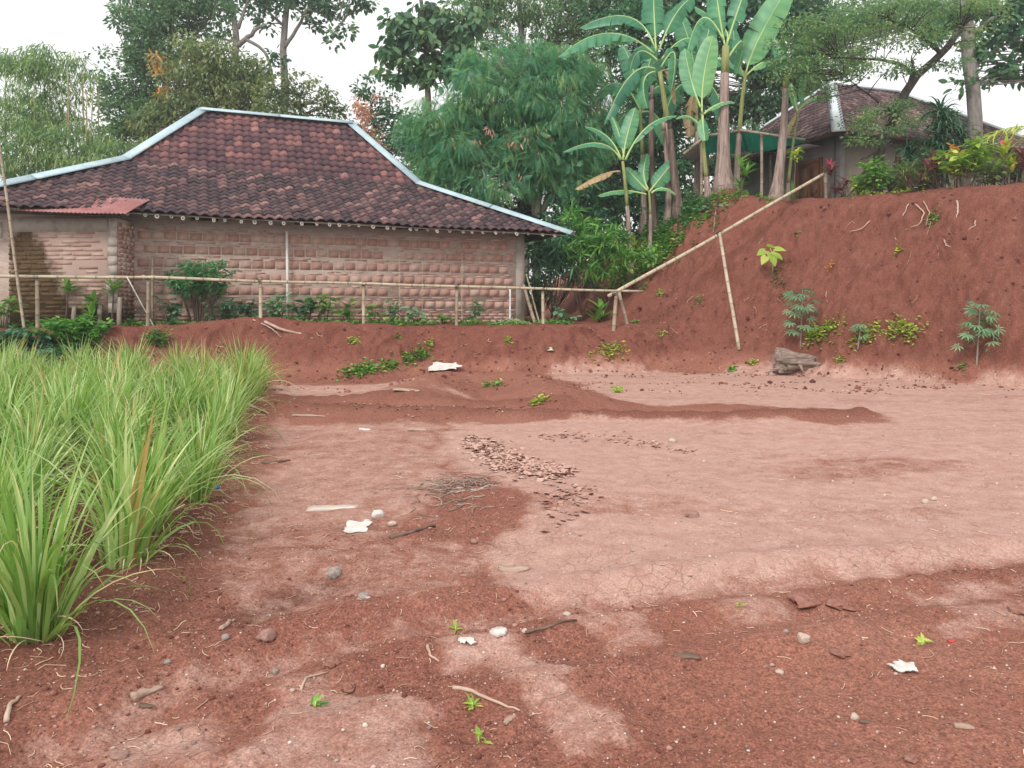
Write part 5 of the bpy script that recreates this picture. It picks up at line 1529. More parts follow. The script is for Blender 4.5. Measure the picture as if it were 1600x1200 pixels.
banana('banana_plant', 'banana with one huge leaf reaching up right of the thick trunk', ((1150, 275), (1165, 112)), 24.4, .1,
       [(1164, 122, 1186, 60, 1238, -30, 32, .3, 'v', .05, 0), (1162, 120, 1150, 80, 1146, 40, 18, .5, 'v', .3, 0), (1166, 118, 1200, 96, 1216, 120, 14, .2, 'u', .6, 0)], tone=.55, green_from=.5)
banana('banana_plant', 'brown leaning banana trunk with one broad hanging leaf', ((1210, 302), (1228, 120)), 23.2, .15,
       [(1230, 124, 1258, 80, 1252, 165, 20, .2, 'r', .05, 0), (1228, 122, 1222, 90, 1210, 60, 14, .4, 'v', .4, 0), (1230, 124, 1250, 105, 1272, 92, 12, .3, 'u', .6, 0)], tone=.45, green_from=.85, husk=MAT_HUSK)
banana('banana_plant', 'thin yellowish banana stem beside the brown door', ((1228, 296), (1248, 172)), 23.9, .06,
       [(1248, 172, 1272, 152, 1296, 152, 8, .1, 'u', .3, 0), (1247, 176, 1240, 150, 1236, 130, 8, .2, 'v', .3, 0), (1247, 180, 1236, 190, 1230, 212, 7, -.1, 'u', .6, 1)], tone=.7, green_from=.3)
banana('dead_banana_trunk', 'rotting brown banana trunk with hanging husk on the slope', ((1022, 318), (1019, 134)), 24.6, .12, [], green_from=.9, husk=MAT_HUSK_DARK)
banana('dead_banana_trunk', 'nearly black old banana trunk leaning at the knoll edge', ((1062, 330), (1046, 188)), 24.0, .14, [], green_from=.9, husk=MAT_HUSK_DARK)
banana('dead_banana_trunk', 'ragged grey banana trunk between the dark trunk and the rotting one', ((1046, 325), (1036, 190)), 24.3, .11, [], green_from=.9, husk=MAT_HUSK)

banana('banana_plant', 'ragged banana half hidden behind the thick pale trunk', ((1088, 300), (1086, 130)), 26.6, .11,
       [(1086, 132, 1050, 90, 1000, 118, 24, -.3, 'u', .7, 0), (1086, 130, 1122, 92, 1168, 118, 24, .3, 'u', .7, 0), (1086, 128, 1078, 70, 1060, 20, 24, .3, 'v', .4, 0), (1087, 128, 1102, 72, 1112, 24, 24, .4, 'v', .4, 0), (1086, 136, 1056, 140, 1036, 200, 20, -.3, 'l', .9, 0),
        (1088, 136, 1116, 140, 1132, 196, 20, -.2, 'r', .9, 0), (1086, 140, 1080, 165, 1078, 215, 16, -.3, 'v', .9, 1)], tone=.36, green_from=.6)
banana('banana_plant', 'ragged banana behind the two upright brown trunks left of the knoll', ((1006, 320), (1000, 170)), 27.2, .10,
       [(1000, 172, 965, 130, 925, 160, 22, -.3, 'u', .7, 0), (1000, 170, 1034, 134, 1072, 160, 22, .3, 'u', .7, 0), (1000, 168, 990, 112, 972, 70, 22, .3, 'v', .4, 0), (1001, 168, 1012, 110, 1024, 70, 20, .4, 'v', .4, 0), (1000, 176, 972, 184, 950, 236, 18, -.3, 'l', .9, 0), (1002, 176, 1028, 184, 1044, 232, 18, -.2, 'r', .9, 0)], tone=.34, green_from=.6)

# ------------------------------------------------------------------ plants along the top of the bank
def edge_pt(px, back=.25):
    """the skyline of the bank at photo column px, moved a little back"""
    Y = np.linspace(15.2, 26.0, 700); X = (px - 800.0) / FPX * Y
    z = ground(X, Y, False)
    slope = np.gradient(z, Y)
    i = np.nonzero((slope < .35) & (z > 3.4))[0]
    i = i[0] if len(i) else int(np.argmax((z - EYE_Z) / Y))
    y = Y[i] + back
    return on_ground((px - 800.0) / FPX * y, y)

def rosettes(name, label, px, top, heads, mat, L, W, kind='strap_a', cat='plant', back=.3, n=22, spread=.25, g=None, group=None, tip=None, up=.5, tb=.5):
    """canes topped with sprays of strap leaves"""
    g = edge_pt(px, back) if g is None else np.asarray(g, float)
    hgt = (HORIZON - top) / FPX * g[1] + EYE_Z - g[2]
    t = thing(name, label, cat, g, group=group)
    mb = MB(); lv = Leaves()
    for h in range(heads):
        f = 1.0 if h == 0 else rng.uniform(.35, .95)
        tp = np.array([rng.normal(0, spread), rng.normal(0, spread), max(.12, (hgt - L[1] * .6) * f)]) if h else np.array([0, 0, max(.1, hgt - L[1] * .6)])
        c = bez([rng.normal(0, .05), rng.normal(0, .05), -.06], [tp[0] * .4, tp[1] * .4, tp[2] * .6], tp, 5)
        mb.tube(c, np.linspace(.022, .014, 5), 5)
        D = rdir(n, -.15, .95); D[:, 2] += up * .3; D = unit(D)
        P = tp + UPV * rng.uniform(-.14, .04, n)[:, None] * (L[1] / .4)
        lv.add(LEAF[kind], P, D, np.broadcast_to(UPV + 1e-3, (n, 3)) + rng.normal(0, .12, (n, 3)), rng.uniform(*L, n), rng.uniform(*W, n), np.clip(rng.normal(tb, .22, n), 0, 1))
        if tip is not None and h == 0:
            l2 = Leaves(); D = rdir(10, .3, 1.0)
            l2.add(LEAF['strap_a'], np.tile(tp + UPV * .05, (10, 1)), D, np.broadcast_to(UPV + 1e-3, (10, 3)), rng.uniform(L[0] * .7, L[1] * .8, 10), rng.uniform(*W, 10), rng.uniform(0, 1, 10))
            l2.build('young_leaves', tip, t)
    mb.build('cane', B_BROWN, t, True); lv.build('leaves', mat, t)
    return t

def leafy(name, label, px, top, width_px, mat, kind, L, W, n, cat='plant', back=.3, g=None, group=None, low=.1, droop=.2, tb=.5, bushy=1.0):
    """a bushy plant: upright stems carrying leaves along their length"""
    g = edge_pt(px, back) if g is None else np.asarray(g, float)
    hgt = max(.1, (HORIZON - top) / FPX * g[1] + EYE_Z - g[2]); wr = width_px * .5 * g[1] / FPX
    t = thing(name, label, cat, g, group=group)
    mb = MB(); lv = Leaves()
    ns = min(24, max(2, int(n / 14)))
    for s in range(ns):
        a = rng.uniform(0, 6.28); rr = wr * math.sqrt(rng.uniform(.02, 1)); f = rng.uniform(.55, 1.0)
        tp = np.array([rr * math.cos(a), rr * math.sin(a) * .8, hgt * f * (1 - .25 * rr / max(wr, .01))])
        c = bez([tp[0] * .25, tp[1] * .25, -.05], [tp[0] * .5, tp[1] * .5, tp[2] * .6], tp, 6)
        mb.tube(c, np.linspace(.012, .004, 6), 4, False)
        m = int(n / ns)
        ts = rng.uniform(low, 1, m) ** .7 * 5
        P = np.stack([np.interp(ts, np.arange(6), c[:, i]) for i in range(3)], 1) + rng.normal(0, .02, (m, 3))
        D = rdir(m, -.3 - droop, .6)
        lv.add(LEAF[kind], P + D * .03, D, rand_up(m, .3), rng.uniform(*L, m), rng.uniform(*W, m), np.clip(rng.normal(tb, .2, m), 0, 1))
    mb.build('stems', B_BROWN, t); lv.build('leaves', mat, t)
    return t

rosettes('cordyline', 'magenta-topped cordyline beside the brown door', 1297, 250, 2, G_RED, (.24, .36), (.05, .08), n=26, tip=G_PINK, spread=.15)
rosettes('cordyline', 'low dark red cordyline right of the magenta one', 1322, 272, 4, G_RED, (.2, .32), (.05, .08), n=20, spread=.3)
leafy('garden_bush', 'bright green bush in the middle of the bank top', 1372, 240, 66, G_WEED, 'broad', (.10, .18), (.06, .1), 520, 'bush')
leafy('garden_bush', 'low yellow-green bush just left of the bright bush', 1345, 268, 40, G_LIME, 'broad', (.08, .14), (.05, .08), 200, 'bush', tb=.35)
rosettes('grassy_dracaena', 'spiky narrow-leaved plant right of the bright bush', 1420, 245, 6, G_OLIVE, (.34, .5), (.022, .035), 'strap_b', n=30, spread=.22, tb=.65)
rosettes('cordyline', 'tall dark purple cordyline clump under the spiky dome', 1462, 232, 7, G_RED, (.26, .4), (.05, .08), n=22, spread=.3)
leafy('croton_bush', 'tall yellow-green broad-leaved shrub near the right of the bank top', 1508, 205, 72, G_LIME, 'broad', (.16, .26), (.09, .14), 380, 'shrub', tb=.32, low=.3)
leafy('croton_bush', 'small orange-tipped shrub left of the tall yellow-green shrub', 1494, 212, 26, G_ORANGE, 'broad', (.14, .22), (.07, .11), 60, 'shrub', back=.5, low=.6)
rosettes('croton', 'yellow croton with upright leaves near the right edge', 1572, 215, 4, G_LIME, (.26, .4), (.08, .12), n=18, spread=.16, up=1.6, tb=.6, tip=G_PINK)
rosettes('cordyline', 'dark red cordyline cut by the right edge', 1598, 225, 4, G_RED, (.26, .4), (.05, .08), n=20, spread=.25)
leafy('garden_bush', 'dull green bush low between the purple clump and the croton', 1545, 248, 60, G_OLIVE, 'broad', (.1, .18), (.05, .09), 260, 'bush')
leafy('garden_bush', 'dark green bush behind the purple cordyline', 1445, 225, 60, G_DEEP, 'broad', (.12, .22), (.06, .1), 420, 'bush', back=1.4)
leafy('garden_bush', 'shaded bush against the tan wall of the upper house', 1400, 232, 60, G_DEEP, 'broad', (.12, .2), (.06, .1), 320, 'bush', back=1.6)
leafy('garden_bush', 'dark bush behind the yellow croton at the right edge', 1580, 235, 70, G_DEEP, 'broad', (.12, .2), (.06, .1), 300, 'bush', back=1.2)
g = on_ground((1470 - 800) / FPX * 21.0, 21.0)
rosettes('spiky_dome_plant', 'large dark dome of narrow drooping leaves before the upper roof', 1470, 146, 12, G_DEEP, (.55, .9), (.05, .075), 'strap_c', n=70, spread=.30, g=g, tb=.25)
leafy('ornamental_shrub', 'brownish shrub in front of the roof corner at the right', 1525, 182, 50, G_OLIVE, 'lance', (.16, .26), (.05, .08), 320, 'shrub', back=2.5, low=.35)
g = edge_pt(1588, .8); lv = thing('palm_frond', 'yellowish palm frond tip poking in at the right edge', 'palm frond', on_ground((1640 - 800) / FPX * 18.5, 18.5))
gb = np.array(lv.location); mb = MB(); c = bez(gb - gb, at(1640, 160, 18.5) - gb, at(1548, 212, 18.4) - gb, 14); mb.tube(c, np.linspace(.03, .006, 14), 5); mb.build('rachis', MAT_RIB, lv, True)
l2 = Leaves(); tt = rng.uniform(5, 13, 90); P = np.stack([np.interp(tt, np.arange(14), c[:, i]) for i in range(3)], 1); D = unit(np.stack([rng.normal(-.5, .2, 90), rng.choice([-1, 1], 90) * .7, rng.normal(-.25, .2, 90)], 1))
l2.add(LEAF['strap_a'], P, D, rand_up(90, .2), rng.uniform(.35, .6, 90), rng.uniform(.025, .04, 90), rng.uniform(.5, 1, 90)); l2.build('leaflets', G_LIME, lv)
rosettes('small_dracaena', 'small green dracaena between the thick trunk and the brown trunk', 1162, 238, 3, G_WEED, (.3, .45), (.05, .075), n=26, spread=.16, g=hit(1158, 305))
rosettes('small_dracaena', 'yellow-tipped drooping dracaena beside the brown door', 1244, 225, 2, G_LIME, (.28, .42), (.05, .07), 'strap_b', n=22, spread=.12, g=on_ground(8.35, 22.6))
rosettes('grass_tuft', 'spiky green tuft at the foot of the brown leaning trunk', 1232, 285, 2, G_WEED, (.25, .4), (.02, .03), n=24, spread=.1, g=hit(1238, 318), cat='tuft')
rosettes('yellow_leaved_plant', 'plant with yellow strap leaves under the small banana', 970, 350, 3, G_LIME, (.35, .5), (.06, .09), n=12, spread=.15, g=hit(985, 400), tb=.75)
rosettes('canna', 'upright bright green canna by the foot of the handrail', 940, 462, 3, G_WEED, (.4, .6), (.10, .14), n=9, spread=.08, g=hit(940, 503), up=2.5, tb=.6)
leafy('young_plant', 'broad-leaved young plant in the dark gap right of the house', 880, 478, 44, G_CASSAVA, 'broad', (.16, .26), (.1, .16), 40, 'plant', g=hit(880, 505), tb=.3)

# creeping weeds hanging on the bank and its rim, as mats of small leaves
def mat_patch(name, label, pix, mat, n, L=(.06, .1), W=(.04, .07), kind='broad', cat='creeper', jitter=8, lift=.05, group=None, stuff=False):
    """weeds spread over the ground around a line of photo pixels"""
    pts = []
    pix = np.asarray(pix, float)
    t = rng.uniform(0, len(pix) - 1, n)
    xs = np.interp(t, np.arange(len(pix)), pix[:, 0]) + rng.normal(0, jitter, n)
    ys = np.interp(t, np.arange(len(pix)), pix[:, 1]) + rng.normal(0, jitter * .5, n)
    k = max(14, n // 7) if n > 100 else 2
    base = np.array([hit(xs[i], ys[i]) for i in range(k)])
    sel = rng.integers(0, k, n)
    P = base[sel] + np.stack([rng.normal(0, .07 if n > 100 else .045, n), rng.normal(0, .07 if n > 100 else .045, n), np.zeros(n)], 1)
    P[:, 2] = ground(P[:, 0], P[:, 1]) + np.abs(rng.normal(0, lift, n)) + .01
    g = base.mean(0); g[2] = gz(g[0], g[1])
    lv = Leaves(); D = rdir(n, -.2, .7)
    lv.add(LEAF[kind], P, D, rand_up(n, .35), rng.uniform(*L, n), rng.uniform(*W, n), np.clip(rng.normal(.5, .24, n), 0, 1))
    o = lv.build(name, mat, None, g)
    o.location = g
    tag(o, label, None if stuff else cat, group, 'stuff' if stuff else None)
    if stuff: o['label'] = label
    if name == 'weed_patch': o['kind'] = 'stuff'
    return o

mat_patch('ground_cover', 'green ground cover over the rim of the banana knoll', [(1075, 330), (1110, 312), (1150, 305), (1190, 302), (1215, 308)], G_WEED, 900, cat='ground cover', jitter=9)
mat_patch('ground_cover', 'leafy ground cover down the left slope of the knoll', [(955, 445), (985, 420), (1015, 390), (1045, 358), (1072, 332)], G_WEED, 4200, (.08, .15), (.05, .09), jitter=22, cat='ground cover', lift=.12)
mat_patch('ground_cover', 'shaded weeds at the back of the slope under the small banana', [(1000, 370), (1040, 335), (1070, 318)], G_MID, 2600, (.09, .17), (.05, .10), jitter=24, cat='ground cover', lift=.16)
mat_patch('creeper', 'yellow-green creeper trailing over the rim below the bright bush', [(1318, 305), (1350, 302), (1400, 300), (1450, 292)], G_LIME, 700, jitter=7)
mat_patch('creeper', 'thin weeds along the rim at the right', [(1460, 290), (1520, 285), (1600, 280)], G_LIME, 300, jitter=5)
mat_patch('creeper', 'bright creeper running along the right bank foot', [(1330, 535), (1352, 520), (1385, 528), (1405, 515), (1430, 522)], G_LIME, 420, jitter=6)
mat_patch('creeper', 'green creeper beside the taller cassava on the bank', [(1262, 530), (1275, 520), (1300, 518), (1318, 508)], G_LIME, 340, jitter=6)
mat_patch('creeper', 'long green creeper on the low bank right of the lemongrass', [(532, 588), (560, 582), (600, 574), (640, 562), (664, 556)], G_WEED, 620, jitter=5)
mat_patch('creeper', 'small orange-leaved creeper on the middle of the right bank', [(1288, 455), (1290, 430), (1300, 412)], G_ORANGE, 46, (.04, .07), (.03, .05), jitter=4)
mat_patch('creeper', 'dry hanging weeds below the big-leaved plant on the bank', [(1212, 425), (1214, 450), (1212, 470)], G_OLIVE, 130, (.05, .09), (.03, .05), jitter=5)
mat_patch('weed_patch', 'weeds at the foot of the first handrail post', [(940, 560), (955, 545), (975, 560)], G_LIME, 170, jitter=8, cat='weeds')
for i, (px, py, n, lb) in enumerate([(1140, 578, 60, 'small weed by the field edge left of the stump'), (1175, 570, 46, 'tiny weed close to the stump, on its left'), (965, 612, 70, 'weed tuft alone on the pale silt behind the ridge'),
        (770, 602, 60, 'weed on the crest of the loose heap'), (840, 628, 36, 'small weed near the right end of the loose heap'), (1310, 565, 60, 'weed right of the stump at the bank foot'), (1505, 578, 22, 'tiny weed under the right-hand cassava'),
        (672, 538, 46, 'weed hanging on the terrace bank left of the middle post'), (555, 535, 50, 'pale weed on the terrace bank, left of centre'), (615, 528, 34, 'greyish weed below the fence at mid terrace'), (795, 535, 30, 'small weed on the terrace bank right of centre'),
        (870, 552, 24, 'pale weed with white litter near the terrace foot'), (1090, 470, 36, 'weed under the handrail on the steep slope'), (1030, 460, 46, 'weed left of the handrail prop high on the slope'), (1400, 395, 26, 'sprig on the upper face of the right bank'), (1460, 345, 60, 'sprig under the rim on the right bank'),
        (1128, 398, 40, 'weed beside the prop top on the slope'), (1035, 522, 30, 'weed low on the slope right of the post'), (990, 505, 36, 'weed on the slope just right of the handrail foot'), (1250, 372, 40, 'sprig below the door on the bank')]):
    mat_patch('weed', lb, [(px - 4, py), (px + 4, py)], G_LIME if i % 3 else G_WEED, n, (.05, .09), (.035, .06), jitter=3, cat='weed', lift=.03)

def cassava(name, label, px, foot, top, n, mat=G_CASSAVA, size=(.14, .22)):
    g = hit(px, foot); hgt = (HORIZON - top) / FPX * g[1] + EYE_Z - g[2]
    t = thing(name, label, 'cassava plant', g)
    mb = MB(); st = bez([0, 0, -.1], [.03, -.05, hgt * .5], [.02, -.1, hgt * .95], 8); mb.tube(st, np.linspace(.02, .008, 8), 6); mb.build('stem', B_PALE, t, True)
    lv = Leaves(); pm = MB()
    for i in range(n):
        f = rng.uniform(.25, 1.0); p = np.array([np.interp(f * 7, np.arange(8), st[:, k]) for k in range(3)])
        a = rng.uniform(0, 6.28); r = rng.uniform(.10, .26) * (1.25 - .45 * f) * hgt
        q = p + [r * math.cos(a), r * math.sin(a) * .8, r * rng.uniform(.1, .5)]
        pm.tube(bez(p, (p + q) / 2 + [0, 0, .04], q, 4), .005, 4, False)
        lv.add(LEAF['palmate'], q[None], np.array([[math.cos(a), math.sin(a), rng.uniform(-.55, -.1)]]), unit(np.array([[0, -.55, 1.0]]) + rng.normal(0, .2, (1, 3))), rng.uniform(*size, 1), rng.uniform(*size, 1), rng.uniform(.1, 1, 1))
    pm.build('leaf_stalks', B_BROWN, t); lv.build('leaves', mat, t)
    return t
cassava('cassava_plant', 'taller greyish green cassava growing from the bank above the stump', 1250, 545, 448, 40, size=(.17, .26))
cassava('cassava_plant', 'cassava plant standing alone at the right bank foot', 1525, 572, 472, 34, size=(.18, .26))
cassava('cassava_plant', 'low cassava sapling among the creeper right of the taller one', 1340, 540, 506, 12, size=(.15, .22))
# the big-leaved seedling on the bank
g = hit(1207, 425); t = thing('big_leaved_plant', 'pale green plant with big heart-shaped leaves on the red bank', 'plant', g)
mb = MB(); tp = at(1204, 388, g[1] - .15) - g; st = bez([0, 0, -.1], [0, -.1, tp[2] * .5], tp, 6); mb.tube(st, np.linspace(.016, .008, 6), 5); mb.build('stem', MAT_RIB, t, True)
for i, (dx, dy, L) in enumerate([(-16, 8, .30), (14, 2, .28), (2, 14, .34), (-14, 26, .26), (18, 20, .22), (6, 30, .24), (-2, -4, .24)]):
    q = at(1204 + dx * .5, 388 + dy * .5, g[1] - .2 - .05 * i) - g
    lv = Leaves(); lv.add(LEAF['heart'], q[None], np.array([[dx / 22.0, -.35, -dy / 30.0]]), np.array([[0, -.7, .8]]), np.array([L]), np.array([L * .8]), np.array([.35 + .1 * (i % 4)]))
    lv.build('leaf', G_LIME, t)

# ------------------------------------------------------------------ plants on the terrace between rail and wall
def terr(px, f=.5):
    """a spot on the terrace, f of the way from the rail to the wall"""
    k = (px - 800.0) / FPX
    Yf = 19.455 / (1 - 0.313 * k) + .2; Yw = wall_front(px, .15)[1]
    if px < 212: Yw = 16.9
    Y = Yf + (Yw - Yf) * f
    return on_ground(k * Y, Y)
for (px, top, wd, mat, kind, L, W, n, f, lb) in [
        (312, 372, 104, G_FEATHER, 'lance', (.14, .24), (.035, .06), 1500, .6, 'tall bushy shrub with fine leaves against the long wall near the lean-to'),
        (268, 455, 40, G_MID, 'broad', (.12, .2), (.07, .11), 90, .3, 'dark low plant at the foot of the fine-leaved shrub, left side'),
        (345, 455, 70, G_MID, 'lance', (.12, .2), (.04, .06), 260, .3, 'dark leafy growth at the foot of the fine-leaved shrub, right side'),
        (395, 440, 40, G_MID, 'broad', (.16, .26), (.09, .13), 50, .5, 'broad-leaved plant just left of the third fence post'),
        (436, 447, 50, G_CASSAVA, 'broad', (.14, .24), (.08, .12), 90, .4, 'greyish broad-leaved plant below the white pipe'),
        (478, 450, 44, G_MID, 'broad', (.14, .24), (.08, .12), 80, .6, 'leafy plant right of the white pipe'),
        (508, 428, 46, G_WEED, 'lance', (.24, .38), (.07, .11), 60, .6, 'tall long-leaved plant touching the rail between third and fourth posts'),
        (545, 455, 36, G_WEED, 'broad', (.16, .26), (.09, .13), 44, .4, 'lighter broad plant left of the fourth fence post'),
        (586, 465, 30, G_WEED, 'broad', (.16, .26), (.09, .13), 30, .4, 'low plant immediately right of the fourth fence post'),
        (612, 452, 44, G_CASSAVA, 'diamond', (.10, .16), (.05, .08), 130, .5, 'fine-leaved greyish plant behind the thin pale cane'),
        (650, 468, 38, G_CASSAVA, 'broad', (.2, .3), (.1, .15), 26, .4, 'upright few-leaved plant under the thinnest cane'),
        (738, 462, 40, G_CASSAVA, 'broad', (.18, .28), (.09, .14), 40, .4, 'bluish broad plant just right of the fifth fence post'),
        (694, 490, 40, G_WEED, 'broad', (.08, .14), (.05, .08), 60, .3, 'ankle-high weed left of the fifth fence post')]:
    leafy('terrace_plant', lb, px, top, wd, mat, kind, L, W, n, 'plant', g=terr(px, f), tb=.75 if px == 312 else .5, low=.5 if px == 312 else .1)
for i, (px, top, lb) in enumerate([(106, 430, 'leftmost of three leaf-tufted saplings before the lean-to'), (146, 452, 'shortest leaf-tufted sapling before the lean-to'), (177, 432, 'leaf-tufted sapling at the lean-to corner')]):
    rosettes('tufted_sapling', lb, px, top, 1 + (i == 1), G_WEED, (.28, .42), (.08, .12), n=18, spread=.1, g=terr(px, .55), up=.8, cat='sapling', tb=.6)
    w_ = terr(px + 9, .7)
    k = MB(); k.tube([(0, 0, -.1), (0, 0, .22), (.02, 0, .42 + .1 * i)], [.055, .05, .045], 7); o = k.build('cut_stem', B_PALE, None, True); o.location = w_
    tag(o, ('pale cut stem beside the leftmost tufted sapling', 'pale cut stem beside the shortest tufted sapling', 'pale cut stem at the lean-to corner')[i], 'stem')
n = 2600
xs = rng.uniform(-11.5, 1.6, n); f = rng.uniform(0, 1, n)
yb = 19.455 + .313 * xs
P = np.stack([xs, yb + .1 + f * 1.1, np.zeros(n)], 1); keep = fbm(P[:, 0] * 1.3, P[:, 1] * 1.3, octaves=2) > -.25
P = P[keep & ~((P[:, 0] < -8.8) & (P[:, 1] > 16.9))]; n = len(P); P[:, 2] = ground(P[:, 0], P[:, 1]) + np.abs(rng.normal(0, .05, n))
lv = Leaves(); lv.add(LEAF['broad'], P, rdir(n, -.1, .8), rand_up(n, .3), rng.uniform(.07, .14, n), rng.uniform(.04, .08, n), np.clip(rng.normal(.45, .2, n), 0, 1))
tag(lv.build('ground_weeds', G_WEED, None), 'low green weeds carpeting the terrace behind the rail', None, kind='stuff')

# weeds at the left edge below the terrace
leafy('low_shrub', 'dense bright shrub on the bank below the leftmost fence post', 130, 488, 150, G_WEED, 'broad', (.10, .17), (.06, .10), 1900, 'shrub', g=hit(130, 545), tb=.35)
leafy('low_shrub', 'smaller weedy shrub on the bank right of the dense one', 243, 508, 60, G_WEED, 'broad', (.07, .12), (.04, .07), 260, 'shrub', g=hit(243, 540), tb=.3)
leafy('low_shrub', 'dark shrub in the shaded corner at the left edge', 30, 505, 150, G_MID, 'broad', (.12, .19), (.07, .11), 1500, 'shrub', g=hit(20, 560), tb=.3)
leafy('leaning_branch_plant', 'leafy branch reaching in at the left edge before the rail', 12, 460, 70, G_WEED, 'lance', (.16, .26), (.05, .08), 130, 'plant', g=terr(5, -.2), low=.6)
leafy('low_shrub', 'dark weedy growth behind the back row of lemongrass', 90, 535, 140, G_MID, 'broad', (.10, .17), (.06, .10), 1200, 'shrub', g=hit(95, 575), tb=.3)

# ------------------------------------------------------------------ lemongrass
def grass_mat():
    m, nt, b = new_mat('lemongrass_blade')
    a = attr(nt, 'tint'); sep = N(nt, 'SeparateColor'); nt.links.new(a.outputs['Color'], sep.inputs[0])
    oi = N(nt, 'ObjectInfo').outputs['Random']
    f = math_(nt, 'ADD', sep.outputs[0], math_(nt, 'MULTIPLY', math_(nt, 'SUBTRACT', oi, .5), .2))
    col = ramp(nt, f, [(0.0, (0.11, 0.25, 0.045)), (0.3, (0.225, 0.40, 0.095)), (0.6, (0.385, 0.545, 0.19)), (0.9, (0.60, 0.70, 0.38)), (1.0, (0.56, 0.38, 0.16))])
    # pale sheaths at the base, straw tips on some blades
    basec = ramp(nt, sep.outputs[1], [(0.0, 1.0), (0.14, 0.0)])
    col = mix(nt, math_(nt, 'MULTIPLY', basec, .6), col, (0.40, 0.34, 0.20))
    tipc = math_(nt, 'MULTIPLY', ramp(nt, sep.outputs[1], [(0.82, 0.0), (1.0, 1.0)]), ramp(nt, sep.outputs[2], [(0.5, 0.0), (0.7, 1.0)]))
    col = mix(nt, math_(nt, 'MULTIPLY', tipc, .8), col, (0.52, 0.38, 0.20))
    nt.links.new(col, b.inputs['Base Color'])
    b.inputs['Roughness'].default_value = .42
    b.inputs['Specular IOR Level'].default_value = .4
    tr = N(nt, 'BsdfTranslucent'); nt.links.new(mix(nt, 1.0, col, (1.15, 1.25, .7), 'MULTIPLY'), tr.inputs['Color'])
    ms = N(nt, 'MixShader'); ms.inputs[0].default_value = .35
    nt.links.new(b.outputs[0], ms.inputs[1]); nt.links.new(tr.outputs[0], ms.inputs[2]); nt.links.new(ms.outputs[0], nt.nodes['Material Output'].inputs['Surface'])
    return m
MAT_LEMON = grass_mat()
BLADES = [T_strap(8, b_) for b_ in (.35, .8, 1.3, 1.9, 2.6)]

def clump_mesh(nb, lo, hi, lean=(0, 0), dry=10):
    lv = Leaves()
    for k, tpl in enumerate(BLADES):
        n = int(nb * (.26, .26, .22, .16, .10)[k])
        a = rng.uniform(0, 6.28, n); tilt = np.minimum(np.abs(rng.normal(0, (.16, .27, .36, .46, .6)[k], n)) + .03, (.5, .6, .7, .8, .9)[k])
        r = rng.uniform(0, .10, n)
        P = np.stack([r * np.cos(a), r * np.sin(a), np.full(n, -.03)], 1)
        D = np.stack([np.sin(tilt) * np.cos(a) + lean[0], np.sin(tilt) * np.sin(a) + lean[1], np.cos(tilt)], 1)
        out = np.stack([np.cos(a), np.sin(a), np.full(n, .0)], 1)
        up = unit(-out * 1.0 + UPV * .25 + rng.normal(0, .35, (n, 3)))
        L = rng.uniform(lo, hi, n) * (1, 1, 1, 1.05, 1.1)[k]
        V0 = lv.n
        tint = np.clip(rng.normal(.45, .27, n), 0, .96); tint[rng.random(n) < .03] = 1.0
        lv.add(tpl, P, D, up, L, rng.uniform(.016, .030, n), tint)
        T = lv.t[-1].reshape(n, -1, 4); T[..., 2] = rng.random(n)[:, None]; T[..., 1] = np.linspace(0, 1, T.shape[1] // 2).repeat(2)[None]
        lv.t[-1] = T.reshape(-1, 4)
    return lv.mesh('lemongrass_clump', MAT_LEMON)

def dry_mesh(n, lo, hi):
    lv = Leaves()
    a = rng.uniform(0, 6.28, n); D = np.stack([np.cos(a), np.sin(a), rng.uniform(.15, .6, n)], 1)
    lv.add(BLADES[4], np.zeros((n, 3)) + rng.normal(0, .05, (n, 3)) * [1, 1, 0] + [0, 0, .04], D, np.broadcast_to(UPV, (n, 3)) + rng.normal(0, .3, (n, 3)), rng.uniform(lo, hi, n), rng.uniform(.006, .011, n), rng.uniform(0, 1, n), rng.uniform(.4, .75, n))
    return lv.mesh('dry_leaves', G_STRAW)
CL = [clump_mesh(150, .60, 1.05) for _ in range(5)] + [clump_mesh(130, .5, .98, (.14, -.06)) for _ in range(3)]
DRY = [dry_mesh(16, .25, .5) for _ in range(3)]
rows_g = []
y = 3.32
ri = 0
while y < 14.4:
    ex = np.interp(y, [p[1] for p in EDGE_GRASS], [p[0] for p in EDGE_GRASS]) - .12
    x = ex + rng.normal(0, .04)
    lim = -.70 * y - 1.2
    while x > lim:
        rows_g.append((x + rng.normal(0, .06), y + rng.normal(0, .08) - .05 * (ex - x), abs(x - ex) < .2))
        x -= rng.uniform(.55, .74)
    y += .80 + .016 * y
    ri += 1
near = sorted(rows_g, key=lambda q: q[1] - .2 * q[0])
named = {}
for i, (x, y, edge) in enumerate(rows_g):
    big = 1.0 if y < 9 else 1.0
    g = on_ground(x, y)
    me = CL[rng.integers(0, 8)]
    lb = ('lush lemongrass clump on the open edge beside the bare soil' if edge else 'lush lemongrass clump inside the rows, hemmed in on all sides') if y < 12.6 else 'lemongrass clump in the back rows before the terrace bank'
    grp = 'lemongrass clumps in the planted rows'
    if i == 0: lb = 'nearest lemongrass clump, its bare base in full view at the lower left'
    sc = rng.uniform(.74, 1.14) if i else .9
    t = thing('lemongrass_clump', lb, 'lemongrass', g, rng.uniform(0, 6.28), grp)
    t.scale = (sc, sc, sc * rng.uniform(.94, 1.08))
    link('blades', me, t)
    if y < 10 and edge: link('dry_leaves', DRY[rng.integers(3)], t)
print('lemongrass clumps', len(rows_g))

